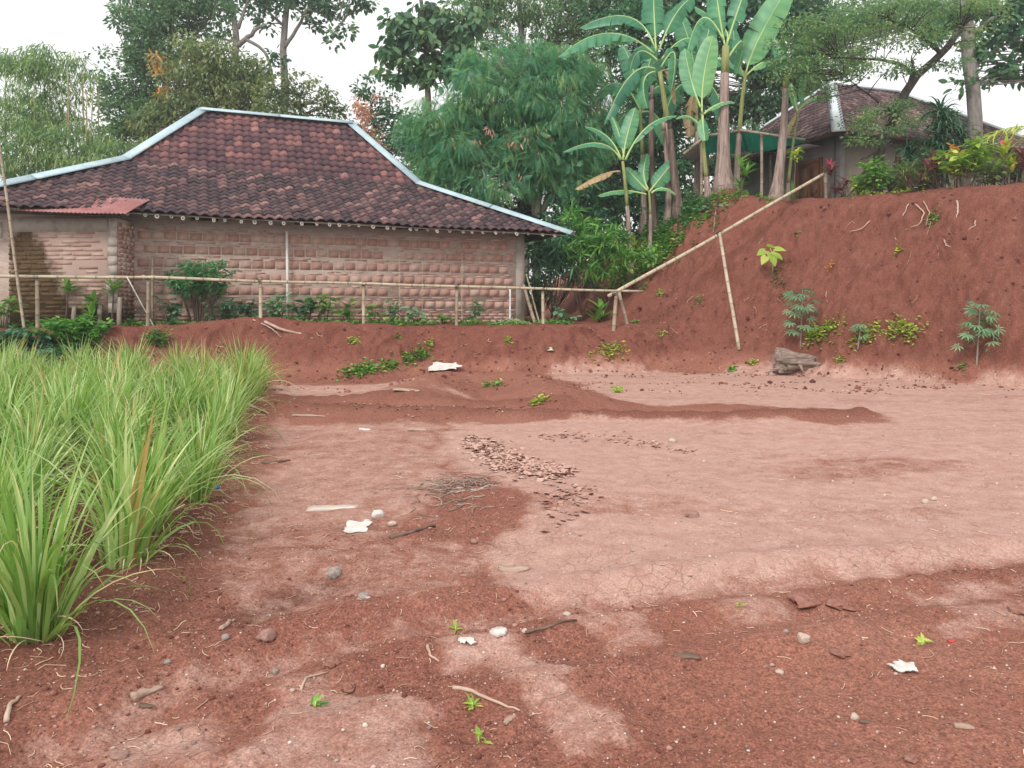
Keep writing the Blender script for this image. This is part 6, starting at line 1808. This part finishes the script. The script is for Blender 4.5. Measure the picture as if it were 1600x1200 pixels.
# ------------------------------------------------------------------ loose things on the plot
def rock_mesh(name, mat, seed, sub=2, rough=.22, flat_=.7):
    import bmesh
    bm = bmesh.new(); bmesh.ops.create_icosphere(bm, subdivisions=sub, radius=1.0)
    V = np.array([v.co[:] for v in bm.verts]); F = [[v.index for v in f.verts] for f in bm.faces]; bm.free()
    d = 1 + rough * fbm(V[:, 0] * 1.3 + seed * 7, V[:, 1] * 1.3, V[:, 2] * 1.3, octaves=3)
    q = V * d[:, None]
    # a few chipped flats
    for _ in range(4):
        n = rdir(1)[0]; h = rng.uniform(.62, .85); s = q @ n
        q = q - np.maximum(0, s - h)[:, None] * n * .85
    q[:, 2] *= flat_
    return mesh_np(name, q, F, mat, True)
MAT_STONE_RED = simple_mat('reddish_stone', [(0.24, 0.13, 0.11), (0.34, 0.20, 0.17), (0.42, 0.28, 0.24)], 3.0, .9, .4, .02)
MAT_STONE_GREY = simple_mat('grey_stone', [(0.22, 0.18, 0.165), (0.33, 0.28, 0.26), (0.44, 0.38, 0.35)], 3.0, .9, .4, .02)
MAT_STONE_PALE = simple_mat('pale_stone', [(0.42, 0.31, 0.25), (0.54, 0.43, 0.36), (0.62, 0.53, 0.46)], 3.0, .9, .4, .02)
MAT_CLOD = simple_mat('soil_clod', [(0.24, 0.10, 0.075), (0.33, 0.155, 0.12), (0.42, 0.225, 0.175)], 2.0, .95, .5, .05)
MAT_DRIFT = simple_mat('bleached_wood', [(0.26, 0.17, 0.125), (0.42, 0.30, 0.24), (0.55, 0.43, 0.36)], 3.0, .85, .6, .01, stretch=(1, 6, 6))
MAT_STICK = simple_mat('dark_stick', [(0.085, 0.052, 0.040), (0.17, 0.115, 0.088), (0.27, 0.19, 0.15)], 5.0, .9, .6, .01)
MAT_ROOT = simple_mat('pale_root', [(0.34, 0.22, 0.17), (0.47, 0.34, 0.27), (0.57, 0.45, 0.37)], 6.0, .85, .4, .006)
MAT_PAPER = simple_mat('white_scrap', [(0.48, 0.42, 0.38), (0.66, 0.62, 0.58), (0.78, 0.75, 0.72)], 9.0, .7, .4, .006)
MAT_BLEACH = simple_mat('whitened_board', [(0.42, 0.33, 0.28), (0.56, 0.48, 0.43), (0.66, 0.60, 0.55)], 3.0, .85, .5, .01, stretch=(1, 6, 6))
MAT_BLUE = simple_mat('blue_plastic', [(0.03, 0.14, 0.42), (0.05, 0.20, 0.52)], 4.0, .4, 0, 0)

for i, (px, py, wpx, mat, fl, lb) in enumerate([
        (417, 998, 30, MAT_STONE_RED, .62, 'angular reddish stone in the wheel track at lower left'),
        (522, 901, 26, MAT_STONE_GREY, .8, 'grey-brown stone lying above the dark crumbly hollow'),
        (568, 933, 20, MAT_STONE_GREY, .4, 'flat grey stone right of the grey-brown stone'),
        (1082, 807, 25, MAT_STONE_RED, .55, 'smooth rounded pinkish stone sunk in the cracked mud'),
        (1256, 1003, 20, MAT_STONE_PALE, 1.0, 'upright pale stone on the dark soil at lower right'),
        (740, 848, 15, MAT_STONE_RED, .7, 'small reddish stone right of the long stick'),
        (1446, 786, 15, MAT_STONE_PALE, .6, 'left of a pair of pale stones at the right'),
        (1459, 782, 13, MAT_STONE_PALE, .6, 'right of a pair of pale stones at the right'),
        (1218, 1052, 15, MAT_STONE_PALE, .6, 'small pale pebble below the upright stone'),
        (1228, 988, 10, MAT_STONE_GREY, .6, 'small grey pebble left of the upright stone'),
        (1335, 1122, 14, MAT_STONE_PALE, .8, 'round pale pebble near the bottom at right'),
        (1050, 690, 13, MAT_STONE_PALE, .6, 'whitish stone on the silt right of the mud flakes'),
        (352, 998, 15, MAT_STONE_GREY, .6, 'bluish pebble left of the angular stone'),
        (262, 1037, 13, MAT_STONE_GREY, .7, 'bluish pebble near the straw at lower left'),
        (430, 1052, 12, MAT_STONE_GREY, .9, 'small upright grey pebble under the angular stone'),
        (820, 988, 11, MAT_STONE_PALE, .8, 'tiny whitish pebble by the white stub'),
        (1100, 722, 9, MAT_STONE_PALE, .6, 'tiny pale stone in the middle of the silt'),
        (575, 935, 9, MAT_STONE_PALE, .6, 'tiny pebble touching the flat grey stone'),
        (590, 808, 22, MAT_PAPER, .7, 'largest whitish lump of the plaster rubble'),
        (572, 818, 16, MAT_PAPER, .6, 'left lump of the plaster rubble'),
        (612, 820, 18, MAT_STONE_PALE, .5, 'right lump of the plaster rubble'),
        (185, 1183, 28, MAT_STONE_RED, .35, 'flat purplish stone at the bottom left'),
        (886, 960, 12, MAT_STONE_PALE, .5, 'pale chip in the track at bottom centre'),
        (1310, 950, 34, MAT_CLOD, .45, 'broken soil clod at the right end of the cracked ridge'),
        (1262, 944, 46, MAT_CLOD, .4, 'long soil clod at the left end of the cracked ridge'),
        (1312, 1022, 34, MAT_CLOD, .3, 'crumbling flat clod below the upright stone'),
        (1590, 955, 30, MAT_CLOD, .35, 'flat clod at the right edge'),
        (1420, 1045 + 140, 24, MAT_CLOD, .5, 'clod at the bottom right'),
        (520, 1040, 26, MAT_CLOD, .5, 'soil clod at the broken crust in the lower centre'),
        (545, 1075, 30, MAT_CLOD, .45, 'dark soil lump beside the crust hole')]):
    g = hit(px, py); r = wpx * .5 * g[1] / FPX
    o = link('stone' if mat not in (MAT_CLOD, MAT_PAPER) else ('soil_clod' if mat is MAT_CLOD else 'plaster_lump'), rock_mesh('stone', mat, i, 4 if mat is MAT_CLOD else 3 if wpx > 18 else 2, .6 if mat is MAT_CLOD else .3, fl * (.6 if mat is MAT_CLOD else 1)), None, g + [0, 0, r * fl * .45], (0, 0, rng.uniform(0, 6.28)), (r, r * rng.uniform(.7, 1), r))
    tag(o, lb, 'stone' if mat not in (MAT_CLOD, MAT_PAPER) else 'clod' if mat is MAT_CLOD else 'rubble')

def on_path(pix, r, mat, name, label, cat, lift=.5, sides=6, jit=.15, dz=0.0):
    """a twig or root following photo pixels along the ground"""
    pts = np.array([hit(*p) for p in pix])
    t = np.linspace(0, len(pts) - 1, max(6, 3 * len(pts)))
    c = np.stack([np.interp(t, np.arange(len(pts)), pts[:, i]) for i in range(3)], 1)
    r_ = np.linspace(r, r * .45, len(c)) * rng.uniform(.85, 1.15, len(c))
    c[:, 2] = np.maximum(c[:, 2], ground(c[:, 0], c[:, 1])) + r * lift + dz
    c[1:-1] += rng.normal(0, r * jit, (len(c) - 2, 3))
    g = c.mean(0)
    mb = MB(); mb.tube(c - g, r_, sides)
    o = mb.build(name, mat, None, True); o.location = g
    return tag(o, label, cat)
on_path([(610, 842), (640, 834), (680, 824)], .017, MAT_STICK, 'stick', 'grey stick lying below the plaster rubble', 'stick')
on_path([(410, 725), (432, 723), (454, 720)], .016, MAT_STICK, 'stick', 'short dark stick near the lemongrass at mid plot', 'stick')
on_path([(708, 1076), (745, 1085), (780, 1100), (812, 1112)], .008, MAT_ROOT, 'root', 'long pale root lying across the lower centre', 'root')
on_path([(668, 1010), (672, 1025), (686, 1035)], .008, MAT_ROOT, 'root', 'curved pale root near the broken crust', 'root')
on_path([(820, 990), (860, 980), (900, 970)], .010, MAT_STICK, 'twig', 'thin twig running right of the white stub', 'twig')
on_path([(470, 1080), (478, 1060), (512, 1052)], .007, MAT_ROOT, 'root', 'forked pale root at the crust hole', 'root')
on_path([(10, 1130), (14, 1105), (32, 1090)], .011, MAT_ROOT, 'root', 'pale crooked root at the lower left corner', 'root')
on_path([(345, 985), (355, 978), (367, 970)], .013, MAT_DRIFT, 'wood_chip', 'small curved wood chip by the bluish pebble', 'wood')
on_path([(385, 632), (402, 640), (420, 648)], .025, MAT_DRIFT, 'stick', 'pale stick at the far corner of the lemongrass', 'stick')
on_path([(370, 495), (410, 505), (450, 520), (490, 531)], .045, MAT_DRIFT, 'dead_branch', 'dead branch lying on the terrace bank above the lemongrass', 'branch', jit=.3)
on_path([(395, 500), (425, 515), (440, 528)], .02, MAT_DRIFT, 'dead_twig', 'thin twig lying under the dead branch', 'twig', jit=.3)
for i, (p, r, lb) in enumerate([([(1052, 330), (1035, 345), (1012, 372), (995, 395)], .035, 'pale root snaking down the knoll edge'), ([(1430, 322), (1444, 336), (1438, 352), (1412, 364)], .018, 'crooked root hanging under the rim at right'),
        ([(1360, 348), (1345, 360), (1328, 366)], .016, 'short root on the upper right bank'), ([(1443, 318), (1452, 335), (1447, 356)], .016, 'hanging root next to the crooked one'), ([(1524, 348), (1524, 356), (1512, 363)], .016, 'small hooked root far right on the bank'),
        ([(1475, 378), (1478, 386), (1485, 390)], .016, 'tiny bent root at the middle right of the bank'), ([(1420, 322), (1412, 338), (1408, 346)], .014, 'thin root left of the crooked one'), ([(1118, 330), (1116, 352), (1112, 375)], .014, 'thin root hanging below the knoll rim'),
        ([(1075, 365), (1052, 378), (1035, 398)], .018, 'pale root above the handrail on the slope'), ([(1495, 318), (1497, 335), (1493, 348)], .025, 'dry stub of root beneath the sprig at right')]):
    on_path(p, r, MAT_ROOT, 'root', lb, 'root', .9, jit=.5, dz=.03)

def slab(name, label, px, py, lpx, wpx, hpx, rot, mat, cat, bend=.1, taper=.6, seedn=1):
    """a bit of split wood or bark: an irregular tapering slab"""
    g = hit(px, py); s = g[1] / FPX; L, W, Hh = lpx * s, wpx * s, hpx * s
    k = 9; V = []
    for i in range(k):
        t = i / (k - 1); w = W * (math.sin(math.pi * (.12 + .8 * t)) ** taper) * rng.uniform(.8, 1.1); h = Hh * rng.uniform(.7, 1.1) * (1 - .4 * t)
        cy = bend * L * math.sin(math.pi * t)
        V += [(L * (t - .5), cy - w / 2, 0), (L * (t - .5), cy + w / 2, 0), (L * (t - .5), cy + w * .38, h), (L * (t - .5), cy - w * .34, h * .9)]
    F = [[i * 4 + j, i * 4 + (j + 1) % 4, i * 4 + 4 + (j + 1) % 4, i * 4 + 4 + j] for i in range(k - 1) for j in range(4)] + [[3, 2, 1, 0], [4 * k - 4, 4 * k - 3, 4 * k - 2, 4 * k - 1]]
    o = link(name, mesh_np(name, V, F, mat, False), None, g, (rng.normal(0, .05), rng.normal(0, .05), rot)); return tag(o, label, cat)
slab('wood_chunk', 'pale split wood chunk in front of the nearest lemongrass', 230, 1085, 50, 20, 10, 1.0, MAT_DRIFT, 'wood', .12)
slab('driftwood', 'bleached curved piece of bark at the edge of the cracked mud', 803, 890, 48, 24, 9, .15, MAT_DRIFT, 'bark', -.15)
slab('plank', 'whitish short plank lying left of the plaster rubble', 520, 795, 78, 24, 4, .06, MAT_BLEACH, 'plank', 0, .06)
slab('dark_leaf', 'dark curled leaf on the soil at lower right', 1073, 1027, 42, 20, 5, -.25, MAT_STICK, 'leaf', .1)
slab('wood_chip', 'pale wood chip near the bottom centre', 797, 1126, 26, 12, 6, .9, MAT_DRIFT, 'wood')
slab('wood_chip', 'pale peg of wood at lower right', 1507, 1138, 28, 10, 7, -.25, MAT_DRIFT, 'wood')
slab('wood_chip', 'small bark chip under the wood chunk', 222, 1106, 34, 10, 5, .1, MAT_STICK, 'wood')
slab('dark_chip', 'dark chip beside the round pale pebble', 1355, 1130, 24, 10, 4, -.1, MAT_STICK, 'wood')
slab('white_stub', 'white chalky stub in the lower centre', 779, 990, 24, 26, 10, .8, MAT_PAPER, 'litter', 0, .3)
slab('red_scrap', 'tiny red scrap at the right', 1487, 1003, 12, 10, 3, .4, simple_mat('red_plastic', [(.5, .04, .05), (.6, .08, .08)], 5, .5, 0, 0), 'litter')
slab('bark_strip', 'flat pale debris on the silt behind the ridge, left', 635, 610, 42, 22, 2, .05, MAT_DRIFT, 'debris', .1)
slab('bark_strip', 'long pale bark strip along the dug ridge at left', 485, 650, 56, 18, 2, .02, MAT_DRIFT, 'debris', .1)
slab('white_chip', 'small white chip on the plot behind the plank', 570, 672, 18, 10, 3, .1, MAT_PAPER, 'litter')
slab('bark_strip', 'pale flake heap in front of the dug ridge', 652, 672, 30, 14, 3, .0, MAT_DRIFT, 'debris')

def crumple(name, label, px, py, wpx, dpx, mat, cat, amp=.25, rot=0.0, n=14, tilt=0.0):
    """a thin creased sheet lying on the ground"""
    g = hit(px, py); s = g[1] / FPX; L, D = wpx * s, dpx
    V = []
    for j in range(n):
        for i in range(n):
            u, v = i / (n - 1) - .5, j / (n - 1) - .5
            e = .82 + .3 * float(fbm(np.array([math.atan2(v, u) * 1.2 + px]), np.array([py * .1]), octaves=2)[0])
            x, y = u * L * e, v * D * e
            V.append((x, y, 0))
    V = np.array(V); V[:, 2] = amp * L * (.5 + .5 * fbm(V[:, 0] * 4 / L + px, V[:, 1] * 3 / D, octaves=3)) * .5 + .004
    cr, sr = math.cos(rot), math.sin(rot); V[:, :2] = V[:, :2] @ np.array([[cr, sr], [-sr, cr]])
    V[:, 2] += np.maximum(ground(V[:, 0] + g[0], V[:, 1] + g[1]) - g[2], tilt * (V[:, 1] + D * .5))
    m = len(V); V2 = np.concatenate([V, V - [0, 0, .003]])
    F = [[j * n + i, j * n + i + 1, (j + 1) * n + i + 1, (j + 1) * n + i] for j in range(n - 1) for i in range(n - 1)]
    F += [[m + q for q in f[::-1]] for f in F[:(n - 1) ** 2]]
    o = link(name, mesh_np(name, V2, F, mat, True), None, g); return tag(o, label, cat)
crumple('plastic_sheet', 'crumpled white sheet lying at the end of the green creeper', 694, 578, 52, .6, MAT_PAPER, 'sheet', .07, .1, tilt=.2)
crumple('paper_scrap', 'crumpled white paper scrap at lower right', 1411, 1046, 46, .09, MAT_PAPER, 'paper', .3, -.15)
crumple('paper_scrap', 'bright white scrap left of the white stub', 730, 1004, 28, .06, MAT_PAPER, 'paper', .35)
crumple('plastic_sheet', 'pale torn sheet by the plaster rubble', 560, 824, 50, .34, MAT_PAPER, 'sheet', .05)
crumple('paper_scrap', 'white litter scrap at the foot of the terrace bank', 858, 548, 16, .14, MAT_PAPER, 'paper', .15)
# white brush handle with a blue end
g = hit(335, 765); t = thing('brush_handle', 'white plastic handle with a blue end beside the lemongrass', 'handle', g, -.2)
k = MB(); k.tube([(-.2, .03, .03), (-.08, 0, .022), (.0, -.01, .02)], [.010, .012, .013], 8); k.build('handle', MAT_PAPER, t, True)
k = MB(); k.tube([(.0, -.01, .02), (.05, -.012, .02)], [.015, .015], 8); k.build('blue_end', MAT_BLUE, t, True)

# weathered stump at the foot of the bank: a split, deeply furrowed butt with broken ends
g = hit(1246, 580)
k = 40; ns = 22; V = []
for i in range(ns):
    t_ = i / (ns - 1); rr = .27 * (1.08 - .42 * t_ ** 1.5)
    a = np.arange(k) / k * 2 * math.pi
    fur = np.abs(vnoise(np.cos(a) * 3.2 + 3, np.sin(a) * 3.2, t_ * .9 + np.zeros(k)))
    big = fbm(np.cos(a) * 1.2 + 8, np.sin(a) * 1.2, t_ * 1.6 + np.zeros(k), octaves=2)
    q = rr * (1 + .30 * big - .42 * (1 - fur) ** 3)
    if i in (0, ns - 1): q = q * .35
    jag = .10 * vnoise(np.cos(a) * 2.5, np.sin(a) * 2.5 + 5) * (1.0 if i < 2 else (1.3 if i > ns - 3 else .2))
    for j in range(k): V.append(((t_ - .5) * .98 + jag[j], q[j] * math.cos(a[j]), max(-.04, .22 + q[j] * math.sin(a[j]) * 1.05 - .06 * t_)))
F = [[i * k + j, i * k + (j + 1) % k, (i + 1) * k + (j + 1) % k, (i + 1) * k + j] for i in range(ns - 1) for j in range(k)] + [list(range(k))[::-1], [(ns - 1) * k + j for j in range(k)]]
t = thing('tree_stump', 'weathered grey-brown tree stump lying at the foot of the bank', 'stump', g, .15)
MAT_STUMP = simple_mat('weathered_stump', [(0.17, 0.115, 0.09), (0.42, 0.32, 0.27), (0.64, 0.54, 0.48)], 5.0, .95, 1.0, .04, stretch=(1.0, 7, 7))
link('log', mesh_np('log', V, F, MAT_STUMP, False), t)
for (a, b, c, r) in [((-.42, -.05, .1), (-.62, -.12, .05), (-.85, -.1, -.02), .05), ((-.08, -.2, .24), (-.1, -.34, .12), (-.04, -.36, -.03), .06), ((.4, .05, .12), (.62, .02, .05), (.8, .06, 0), .03)]:
    q = MB(); q.tube(bez(a, b, c, 7), np.linspace(r, r * .3, 7) * rng.uniform(.8, 1.2, 7), 8); q.build('root', MAT_STUMP, t, True)

# ------------------------------------------------------------------ crumbs, gravel, straw and flakes nobody could count
import bmesh
def scatter_rocks(name, label, pts, size, mat, flat_=.7):
    bm = bmesh.new(); bmesh.ops.create_icosphere(bm, subdivisions=1, radius=1.0)
    TV = np.array([v.co[:] for v in bm.verts]); TF = np.array([[v.index for v in f.verts] for f in bm.faces]); bm.free()
    n = len(pts); k = len(TV)
    jit = 1 + rng.uniform(-.28, .28, (n, k, 1))
    sc = size[:, None, None] * np.stack([rng.uniform(.7, 1.2, n), rng.uniform(.7, 1.2, n), rng.uniform(.45, .9, n) * flat_ / .7], 1)[:, None, :]
    a = rng.uniform(0, 6.28, n); ca, sa = np.cos(a), np.sin(a)
    V = TV[None] * jit * sc
    V = np.stack([V[..., 0] * ca[:, None] - V[..., 1] * sa[:, None], V[..., 0] * sa[:, None] + V[..., 1] * ca[:, None], V[..., 2]], -1) + pts[:, None]
    F = (TF[None] + (np.arange(n) * k)[:, None, None]).reshape(-1, 3)
    o = link(name, mesh_np(name, V.reshape(-1, 3), F, mat, False, np.repeat(rng.random(n), k)))
    return tag(o, label, None, kind='stuff')
def field_pts(n, y0, y1, power=1.0, xm=.72):
    y = y0 * (y1 / y0) ** (rng.uniform(0, 1, n) ** power); x = rng.uniform(-1, 1, n) * (xm * y + .4)
    return x, y
x, y = field_pts(80000, 2.3, 9.0); pa, cr = soil(x, y)
keep = rng.random(len(x)) < np.clip(cr - .15, 0, 1) ** 1.5 * (.35 + .65 * sstep(-.2, .5, fbm(x * 2.5, y * 2.5, octaves=2)))
x, y = x[keep], y[keep]; sz = rng.uniform(.0016, .0048, len(x)) * (1 + 2.2 * (rng.random(len(x)) ** 14))
MAT_CRUMB = simple_mat('soil_crumb', [(0.15, 0.055, 0.044), (0.25, 0.10, 0.082), (0.42, 0.23, 0.19)], 8.0, .95, 0, 0, rand=.8)
scatter_rocks('soil_crumbs', 'small red crumbs of earth over the loose soil', np.stack([x, y, ground(x, y) + sz * .3], 1), sz, MAT_CRUMB)
print('crumbs', len(x))
x, y = field_pts(4600, 2.3, 15.0); sz = rng.uniform(.0014, .005, len(x)) * (1 + 1.6 * rng.random(len(x)) ** 10) * (1 + y * .03)
MAT_GRAVEL = simple_mat('pale_gravel', [(0.24, 0.17, 0.15), (0.42, 0.33, 0.29), (0.62, 0.54, 0.48)], 8.0, .9, 0, 0, rand=.9)
ok = poly_sd(x, y, GRASS_POLY) < .25
x, y, sz = x[ok], y[ok], sz[ok]
scatter_rocks('gravel', 'pale grit and tiny pebbles sprinkled over the plot', np.stack([x, y, ground(x, y) + sz * .35], 1), sz, MAT_GRAVEL)

def straws(name, label, x, y, L, r, mat):
    n = len(x); k = 4
    a = rng.uniform(0, 6.28, n); bend = rng.normal(0, .3, n)
    V = np.zeros((n, k, 3, 3))
    for i in range(k):
        t = i / (k - 1) - .5
        an = a + bend * t * 2
        px_, py_ = x + L * t * np.cos(an), y + L * t * np.sin(an)
        z = ground(px_, py_) + r * 1.1 + np.abs(rng.normal(0, 1, n)) * L * .04
        for j in range(3):
            th = 2 * math.pi * j / 3
            V[:, i, j, 0] = px_ - r * math.cos(th) * np.sin(an); V[:, i, j, 1] = py_ + r * math.cos(th) * np.cos(an); V[:, i, j, 2] = z + r * math.sin(th)
    tf = np.array([[i * 3 + j, i * 3 + (j + 1) % 3, i * 3 + 3 + (j + 1) % 3, i * 3 + 3 + j] for i in range(k - 1) for j in range(3)])
    F = (tf[None] + (np.arange(n) * 12)[:, None, None]).reshape(-1, 4)
    t = np.zeros((n, 12, 4)); t[..., 0] = rng.random(n)[:, None]; t[..., 3] = 1
    return tag(link(name, mesh_np(name, V.reshape(-1, 3), F, mat, False, t.reshape(-1, 4))), label, None, kind='stuff')
x1, y1 = field_pts(520, 2.3, 9.0)
# most straw gathers beside the lemongrass and along the ruts
e = rng.uniform(2.3, 13, 620); ex = np.interp(e, [p[1] for p in EDGE_GRASS], [p[0] for p in EDGE_GRASS]) + np.abs(rng.normal(0, .26, 620)) - .1
ti = rng.uniform(0, len(TRACK1) - 1, 110); tx = np.interp(ti, np.arange(len(TRACK1)), [p[0] for p in TRACK1]) + rng.normal(0, .2, 110); ty = np.interp(ti, np.arange(len(TRACK1)), [p[1] for p in TRACK1]) + rng.normal(0, .3, 110)
hb = np.array([hit(px, 562 + rng.uniform(0, 40) + max(0, (px - 1300) * .1)) for px in rng.uniform(980, 1600, 90)])
x = np.concatenate([x1, ex, tx, hb[:, 0]]); y = np.concatenate([y1, e, ty, hb[:, 1]]); ok = y > 2.2; x, y = x[ok], y[ok]
L = rng.uniform(.012, .05, len(x)) * (1 + .10 * y) * (1 + .8 * (rng.random(len(x)) < .15))
straws('straw_litter', 'bits of straw and rootlets scattered over the soil', x, y, L, rng.uniform(.0006, .0015, len(x)) * (1 + .18 * y), G_STRAW)
# heap of dry twigs at mid plot
c = hit(712, 762); n = 240; x = c[0] + rng.normal(0, .17, n); y = c[1] + rng.normal(0, .28, n)
straws('twig_heap', 'flat heap of dry grey twigs at mid plot', x, y, rng.uniform(.06, .2, n), rng.uniform(.002, .004, n), leaf_mat('grey_twig', [(0.09, 0.062, 0.05), (0.20, 0.15, 0.125), (0.36, 0.28, 0.24)], 0))

def flakes(name, label, pix, n, jx, jy, Ls, mat):
    """curled plates of dried mud"""
    pix = np.asarray(pix, float); t = rng.uniform(0, len(pix) - 1, n)
    w = np.interp(t, np.arange(len(pix)), pix[:, 2])
    xs = np.interp(t, np.arange(len(pix)), pix[:, 0]) + rng.normal(0, jx, n) * w; ys = np.interp(t, np.arange(len(pix)), pix[:, 1]) + rng.normal(0, jy, n) * w
    Y = EYE_Z * FPX / (ys - HORIZON); X = (xs - 800) / FPX * Y
    tpl = (np.array([(-.5, -.5, .16), (0, -.6, 0), (.5, -.45, .18), (-.55, .45, .12), (0, .5, -.02), (.5, .5, .17)]), np.array([[0, 1, 4, 3], [1, 2, 5, 4]]))
    lv = Leaves(); a = rng.uniform(0, 6.28, n)
    sz = rng.uniform(*Ls, n)
    lv.add(tpl, np.stack([X, Y, ground(X, Y) + sz * .12], 1), np.stack([np.cos(a), np.sin(a), rng.normal(0, .15, n)], 1), rand_up(n, .22), sz, sz * rng.uniform(.6, 1.0, n), rng.random(n))
    return tag(lv.build(name, mat, None), label, None, kind='stuff')
MAT_FLAKE = simple_mat('mud_flake', [(0.32, 0.175, 0.14), (0.42, 0.25, 0.205), (0.52, 0.34, 0.285)], 6.0, .95, .3, .01, rand=.9)
flakes('mud_flakes', 'curled brown flakes of dried mud around the smooth silt', [(738, 686, .5), (765, 708, 1), (800, 728, 1), (840, 740, 1), (885, 742, .6)], 1700, 15, 6.5, (.025, .065), MAT_FLAKE)
flakes('mud_flakes_strip', 'thin trail of mud flakes at the far side of the smooth silt', [(845, 683, .6), (900, 680, 1), (960, 682, 1), (1010, 690, .6), (1090, 700, .4)], 170, 14, 4, (.02, .045), MAT_FLAKE)
flakes('mud_flakes_loose', 'loose mud flakes in front of the smooth silt', [(870, 790, 1), (900, 770, 1), (880, 830, 1)], 110, 20, 10, (.025, .06), MAT_FLAKE)
flakes('leaf_flakes', 'scattered leaf and bark flakes along the dug ridge and the bank foot', [(430, 640, 1), (600, 645, 1), (660, 648, 1.2), (800, 648, 1), (1000, 600, 2), (1250, 585, 2), (1600, 612, 2)], 520, 22, 4, (.015, .045), MAT_FLAKE)

# ------------------------------------------------------------------ sprouts on the plot
for (px, py, n, lb) in [(493, 1105, 9, 'bright green sprout in the broken crust at lower centre'), (738, 1108, 12, 'spiky sprout left of the long pale root end'), (748, 1160, 10, 'pale green sprout near the bottom centre'),
                        (712, 986, 7, 'tiny sprout above the bright white scrap'), (1442, 1008, 9, 'yellowish sprout right of the crumbling clod'), (1153, 950, 5, 'tiny yellow sprout on the track at centre right')]:
    g = hit(px, py); t = thing('sprout', lb, 'sprout', g)
    lv = Leaves(); D = rdir(n, .1, .9)
    lv.add(LEAF['lance'], np.zeros((n, 3)) + rng.normal(0, .006, (n, 3)) + [0, 0, .01], D, rand_up(n, .3), rng.uniform(.03, .055, n), rng.uniform(.012, .02, n), rng.uniform(.2, .9, n))
    lv.build('leaves', G_LIME if px > 700 else G_WEED, t)
    k = MB(); k.tube([(0, 0, -.01), (0, 0, .025)], .003, 5); k.build('stem', MAT_RIB, t)

# clods and rootlets on the cut banks
n = 5200
x = rng.uniform(-8, 13, n); y = 13.5 + rng.uniform(0, 1, n) * 8.5
z = ground(x, y); e_ = .12
slope = np.hypot(ground(x + e_, y) - ground(x - e_, y), ground(x, y + e_) - ground(x, y - e_)) / (2 * e_)
ok = ((slope > .25) | ((z > -.05) & (z < .35) & (np.abs(fbm(x * .8, y * .8, octaves=2)) < .25))) & (z < 4.3) & (poly_sd(x, y, GRASS_POLY) < -.2)
x, y, z = x[ok], y[ok], z[ok]
sz = rng.uniform(.008, .028, len(x)) * (1 + 1.6 * rng.random(len(x)) ** 8)
MAT_BCLOD = simple_mat('bank_clod', [(0.11, 0.040, 0.031), (0.19, 0.070, 0.053), (0.27, 0.115, 0.088)], 8.0, .95, 0, 0, rand=.8)
scatter_rocks('bank_clods', 'small clods of red earth on the banks and at their feet', np.stack([x, y, z + sz * .1], 1), sz, MAT_BCLOD, .9)
m = rng.random(len(x)) < .07
straws('bank_rootlets', 'short dry rootlets sticking out of the red banks', x[m], y[m], rng.uniform(.06, .22, m.sum()), rng.uniform(.003, .006, m.sum()), G_STRAW)

# ------------------------------------------------------------------ thin haze volume, added to lift the shadows and pale the far trees
hz = MB(); hz.box((-380, -60, -1.6), (380, 450, 26.0))
haze_mat = bpy.data.materials.new('added_haze'); haze_mat.use_nodes = True
hn = haze_mat.node_tree; hn.nodes.clear()
ho = hn.nodes.new('ShaderNodeOutputMaterial'); hv = hn.nodes.new('ShaderNodeVolumePrincipled')
hv.inputs['Color'].default_value = (0.93, 0.97, 1.0, 1); hv.inputs['Density'].default_value = 0.0012; hv.inputs['Anisotropy'].default_value = 0.2
hn.links.new(hv.outputs[0], ho.inputs['Volume'])
tag(hz.build('haze', haze_mat), 'thin haze added over the plot to lift the shadows', None, kind='stuff')
